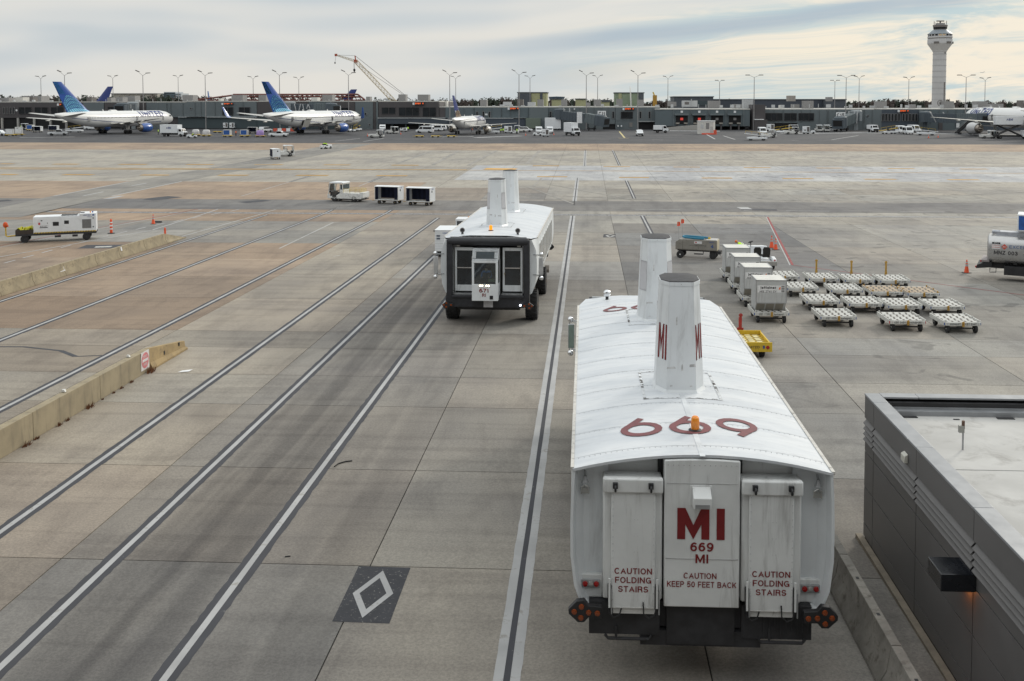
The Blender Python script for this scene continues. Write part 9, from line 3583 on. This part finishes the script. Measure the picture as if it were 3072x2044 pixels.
# --- group before the second airliner
belt_loader('yellow belt loader among wrapped pallets at left centre', at(Z2, 140, 930), D(10), yellow=True)
uld_dolly('yellow dolly with tall plastic-wrapped pallet, leftmost', at(Z2, 105, 1022), D(5), 'wrap')
uld_dolly('yellow dolly with rounded plastic-wrapped pallet, second', at(Z2, 225, 1026), D(5), 'wrap')
uld_dolly('bare yellow dolly behind the wrapped pallets', at(Z2, 350, 985), D(0), None)
uld_dolly('yellow dolly with bright blue container, left of two', at(Z2, 465, 1032), D(0), 'blue')
uld_dolly('yellow dolly with bright blue container, right of two', at(Z2, 660, 1032), D(0), 'blue')
person('worker in orange between the two blue containers', 'stand', at(Z2, 562, 1024), D(170), ORANGEVEST, PANTS, HAIR, True, group='far apron workers')
uld_dolly('yellow dolly with lumpy purple pallet', at(Z2, 838, 1034), D(0), 'purple')
for k, x in enumerate((357, 450, 522)):
  box_cart(['white tall cart, left of three behind blue containers', 'white tall cart, middle of three behind blue containers', 'white tall cart, right of three behind blue containers'][k], at(Z2, x, 938 + k), D(0), w=1.7, h=1.8)
bag_cart('open white cart behind the purple pallet', at(Z2, 752, 992), D(0), True, text=False)
suv('white parked SUV left of the red and white barriers', at(Z2, 900, 976), D(70))
suv('white pickup driving in front of the second airliner tail', at(Z2, 1050, 1032), D(0), 'pickups on the far apron', True)
for k in range(5):
  loc = at(Z2, 1012 + k * 49, 968)
  t = thing('water_barrier', ['leftmost red water barrier behind the pickup', 'white water barrier, second from left', 'red water barrier, middle of five', 'white water barrier, fourth from left', 'rightmost red water barrier under second airliner'][k], 'barrier', loc, 0, 'red and white water barriers')
  b = MB()
  b.prism([(-.3, 0), (.3, 0), (.25, .35), (.1, 1.0), (-.1, 1.0), (-.25, .35)], -0.65, 0.65, 'x')
  b.build('barrier_body', mat('barrier_red', (0.55, 0.07, 0.03), 0.6) if k % 2 == 0 else WSIGN, t, bevel=0.03)
belt_loader('yellow-railed loader at the second airliner nose', at(Z2, 1950, 965), D(90), yellow=True)
small_tug('tug with blue-white body by the second airliner nosewheel', at(Z2, 1880, 975), D(160))
cab_tug('white cab tug driving right of the second airliner', at(Z2, 2160, 1040), D(180), 'ramp tractors', False)
cone('cone left of the white cab tug by the second airliner', *Z2(2065, 1028), .95)
# --- centre
van('small white van end-on beside the third airliner bay', at(Z3, 257, 730), D(-80), L=4.2, H=2.0)
cab_tug('white cab tug left of the long passenger van', at(Z3, 362, 766), D(150), 'ramp tractors', False)
box_cart('low white cart behind the worker at centre left', at(Z3, 497, 745), D(0), w=2.2, h=0.9)
person('worker in yellow standing left of the passenger van', 'stand', at(Z3, 547, 743), D(180), group='far apron workers')
van('long white passenger van left of the third airliner', at(Z3, 740, 757), D(172))
van('second white van behind the long passenger van', at(Z3, 850, 738), D(172))
suv('white SUV behind the vans left of third airliner', at(Z3, 908, 731), D(180))
for k, x in enumerate((678, 860, 1040)):
  uld_dolly(['leftmost of three bare yellow dollies before third airliner', 'middle of three bare yellow dollies before third airliner', 'rightmost of three bare yellow dollies before third airliner'][k], at(Z3, x, 808), D(180 if k == 0 else 2), None, 'bare yellow dollies')
cone('orange cone before the small cab tug at centre left', *Z3(465, 775), .95)
cone('orange cone left of the white cab tug, centre left', *Z3(87, 795), .95)
cone('orange cone right of the two workers, centre', *Z3(1890, 788), .95)
cone('orange cone right of the equipment carts, centre', *Z3(2210, 782), .95)
person('orange-clad worker crouching under the third airliner', 'bend', at(Z3, 1270, 748), D(-80), ORANGEVEST, PANTS, HAIR, True, group='far apron workers')
person('left one of two workers in yellow by the right wing', 'stand', at(Z3, 1607, 766), D(150), group='far apron workers')
person('right one of two workers in yellow by the right wing', 'stand', at(Z3, 1633, 764), D(200), group='far apron workers')
belt_loader('white belt loader under the third airliner right wing', at(Z3, 1495, 766), D(0))
box_cart('white power cart right of the two workers', at(Z3, 1690, 760), D(0), w=2.4, h=1.8)
small_tug('white tug right of the white power cart', at(Z3, 1760, 766), D(0))
person('worker standing by the white tug under light mast', 'stand', at(Z3, 1790, 768), D(150), group='far apron workers')
cab_tug('white cab tug parked right of the front light mast', at(Z3, 1830, 750), D(0), 'ramp tractors', False)
suv('small white car behind the equipment carts', at(Z3, 1885, 748), D(0))
small_tug('white tug left of the nearest equipment cart, centre', at(Z3, 2025, 792), D(180))
box_cart('nearest white equipment cart with dark vent, centre', at(Z3, 2117, 802), D(0), w=2.0, h=1.8)
van('white van end-on behind the equipment carts, left', at(Z3, 2040, 762), D(-85), L=4.4, H=2.1)
van('white van end-on behind the equipment carts, right', at(Z3, 2163, 762), D(-85), L=4.4, H=2.1)
box_cart('green steel skip against the facade', at(Zq, 228, 718), D(0), w=5.2, h=3.6, d=2.0, vent=False, color=mat('skip_green', (0.14, 0.17, 0.14), 0.7))
box_cart('white covered trailer left of the jet bridge foot', at(Zq, 452, 722), D(0), w=5.6, h=3.8, d=2.4, vent=False)
# --- right of centre
box_truck('white box truck with dark front driving towards the viewer', at(Zq, 672, 788), D(-62), 'box trucks', None, 7.0, 3.9)
suv('white SUV with roof lights facing the viewer by yellow stand line', at(Zq, 1440, 792), D(-88), 'ramp cars', False, True)
box_truck('small white and red ambulance truck near the site hut', at(Zq, 1683, 757), D(0), 'box trucks', None, 4.8, 2.4)
t = thing('site_hut', 'white site hut with door beside red barriers', 'hut', at(Zq, 2185, 772), D(-14))
b = MB()
b.box(-5.0, 0.0, 0, 4.4, 0, 4.0)
b.v = [(x + 2.6, y, z) for x, y, z in b.v]
b.build('hut_body', mat('hut_white', (0.58, 0.57, 0.54), 0.6), t, bevel=0.03)
b = MB()
b.box(-2.5, 2.75, -0.15, 4.5, 4.0, 4.15)
b.build('roof', WSIGN, t, 0)
b = MB()
b.box(0.3, 1.3, -0.05, 0, 1.6, 3.5)
b.build('window', HVAC, t, 0)
b = MB()
b.box(1.6, 2.4, -0.05, 0, 0.1, 2.3)
b.build('door', mat('hut_door', (0.45, 0.45, 0.44), 0.6), t, 0)
b = MB()
b.box(-1.3, -0.4, -0.05, 0, 1.8, 3.0)
b.build('notice', mat('hut_notice', (0.48, 0.49, 0.50), 0.6), t, 0)
for k in range(5):
  loc = at(Zq, 2165 + k * 34, 776)
  t = thing('low_barrier', ['leftmost low red kerb barrier before the site hut', 'second low red kerb barrier before the site hut', 'middle low red kerb barrier before the site hut', 'fourth low red kerb barrier before the site hut', 'tall red barrier at the right end of the site hut'][k], 'barrier', loc, 0, 'red barriers round the site hut')
  b = MB()
  b.prism([(-.25, 0), (.25, 0), (.18, .3), (.08, .45 if k < 4 else 1.4), (-.08, .45 if k < 4 else 1.4), (-.18, .3)], -0.48, 0.46, 'x')
  b.build('barrier_body', MATS['barrier_red'], t, bevel=0.02)
belt_loader('long low white belt loader driving at right of the docks', at(Z5, 1030, 842), D(180))
cab_tug('white cab tug right behind the long low loader', at(Z5, 1160, 812), D(180), 'ramp tractors', False)
van('white van facing the viewer before the stair tower', at(Z5, 1090, 778), D(-90), L=4.8, H=2.3)
box_cart('white box cart at the open bay', at(Z5, 1182, 735), D(0), w=2.4, h=1.9)
belt_loader('yellow and white high loader at the open bay', at(Z5, 1320, 764), D(15), yellow=True)
cab_tug('white cab tug facing left under the big windows', at(Z5, 1425, 772), D(180), 'ramp tractors', False)
bag_cart('long white cart under the big windows', at(Z5, 1445, 735), D(0), True, text=False)
box_cart('white power cart with yellow posts at right', at(Z5, 1590, 768), D(0), w=2.0, h=1.9)
small_tug('white tug right of the white power cart, right apron', at(Z5, 1640, 766), D(0))
for k, x in enumerate((1730, 1815)):
  cab_tug(['left of two cab tugs parked nose-out at right', 'right of two cab tugs parked nose-out at right'][k], at(Z5, x, 742), D(90), 'ramp tractors', False)
suv('white car parked beside the end-on jet bridge', at(Z5, 1880, 741), D(10))
box_truck('small ambulance truck with red cross right of jet bridge', at(Z6, 465, 1402), D(-80), 'box trucks', None, 4.4, 2.4)
belt_loader('belt loader parked at an angle left of three vans', at(Z6, 655, 1420), D(25), yellow=True)
for k, (x, y) in enumerate(((792, 1412), (877, 1424), (952, 1402))):
  van(['left of three white vans before the slit windows', 'middle of three white vans before the slit windows', 'right of three white vans before the slit windows'][k], at(Z6, x, y), D(-90 if k < 2 else -70), L=4.8, H=2.4)
belt_loader('belt loader right of the three vans', at(Z6, 1090, 1436), D(170))
cone('left of two orange cones before the right airliner', *Z6(1120, 1470), 1.0)
cone('right of two orange cones before the right airliner', *Z6(1232, 1464), 1.0)
# passenger stairs
t = thing('passenger_stairs', 'dark sloping passenger stairs left of the right-hand engine', 'stairs', at(Z6, 1440, 1424), 0)
b = MB()
for s in (0, 1.6):
  b.prism([(0, 0.2), (0.8, 0.2), (5.0, 4.0), (5.0, 4.6), (4.4, 4.6)], s, s + 0.12, 'y')
st_ = b.build('stringer', BLACK, t, 0)
for k in range(16):
  b = MB()
  b.box(0.5 + k * 0.28, 0.85 + k * 0.28, 0.12, 1.6, 0.35 + k * 0.25, 0.42 + k * 0.25)
  b.build('step', CHASSIS, t, 0)
for s in (0.05, 1.65):
  b = MB()
  b.tube((0.3, s, 1.2), (4.8, s, 5.4), 0.05, n=6)
  b.tube((0.3, s, 0.3), (0.3, s, 1.2), 0.05, n=6)
  b.tube((4.8, s, 4.3), (4.8, s, 5.4), 0.05, n=6)
  b.build('hand_rail', HVAC, t, 0)
wheels4(t, (1.2, 4.4), 0.7, 0.3, 0.2)
cab_tug('low white tractor below the right-hand airliner wing', at(Z6, 1815, 1472), D(180), 'ramp tractors', False)
box_truck('ABM catering truck with its white box raised on black scissor arms', at(Z6, 2095, 1478), D(-4), 'box trucks', 'ABM', 9.0, 3.4, lift=2.9)
suv('white car at the far left picture edge', at(Z1, -10, 790), D(0))
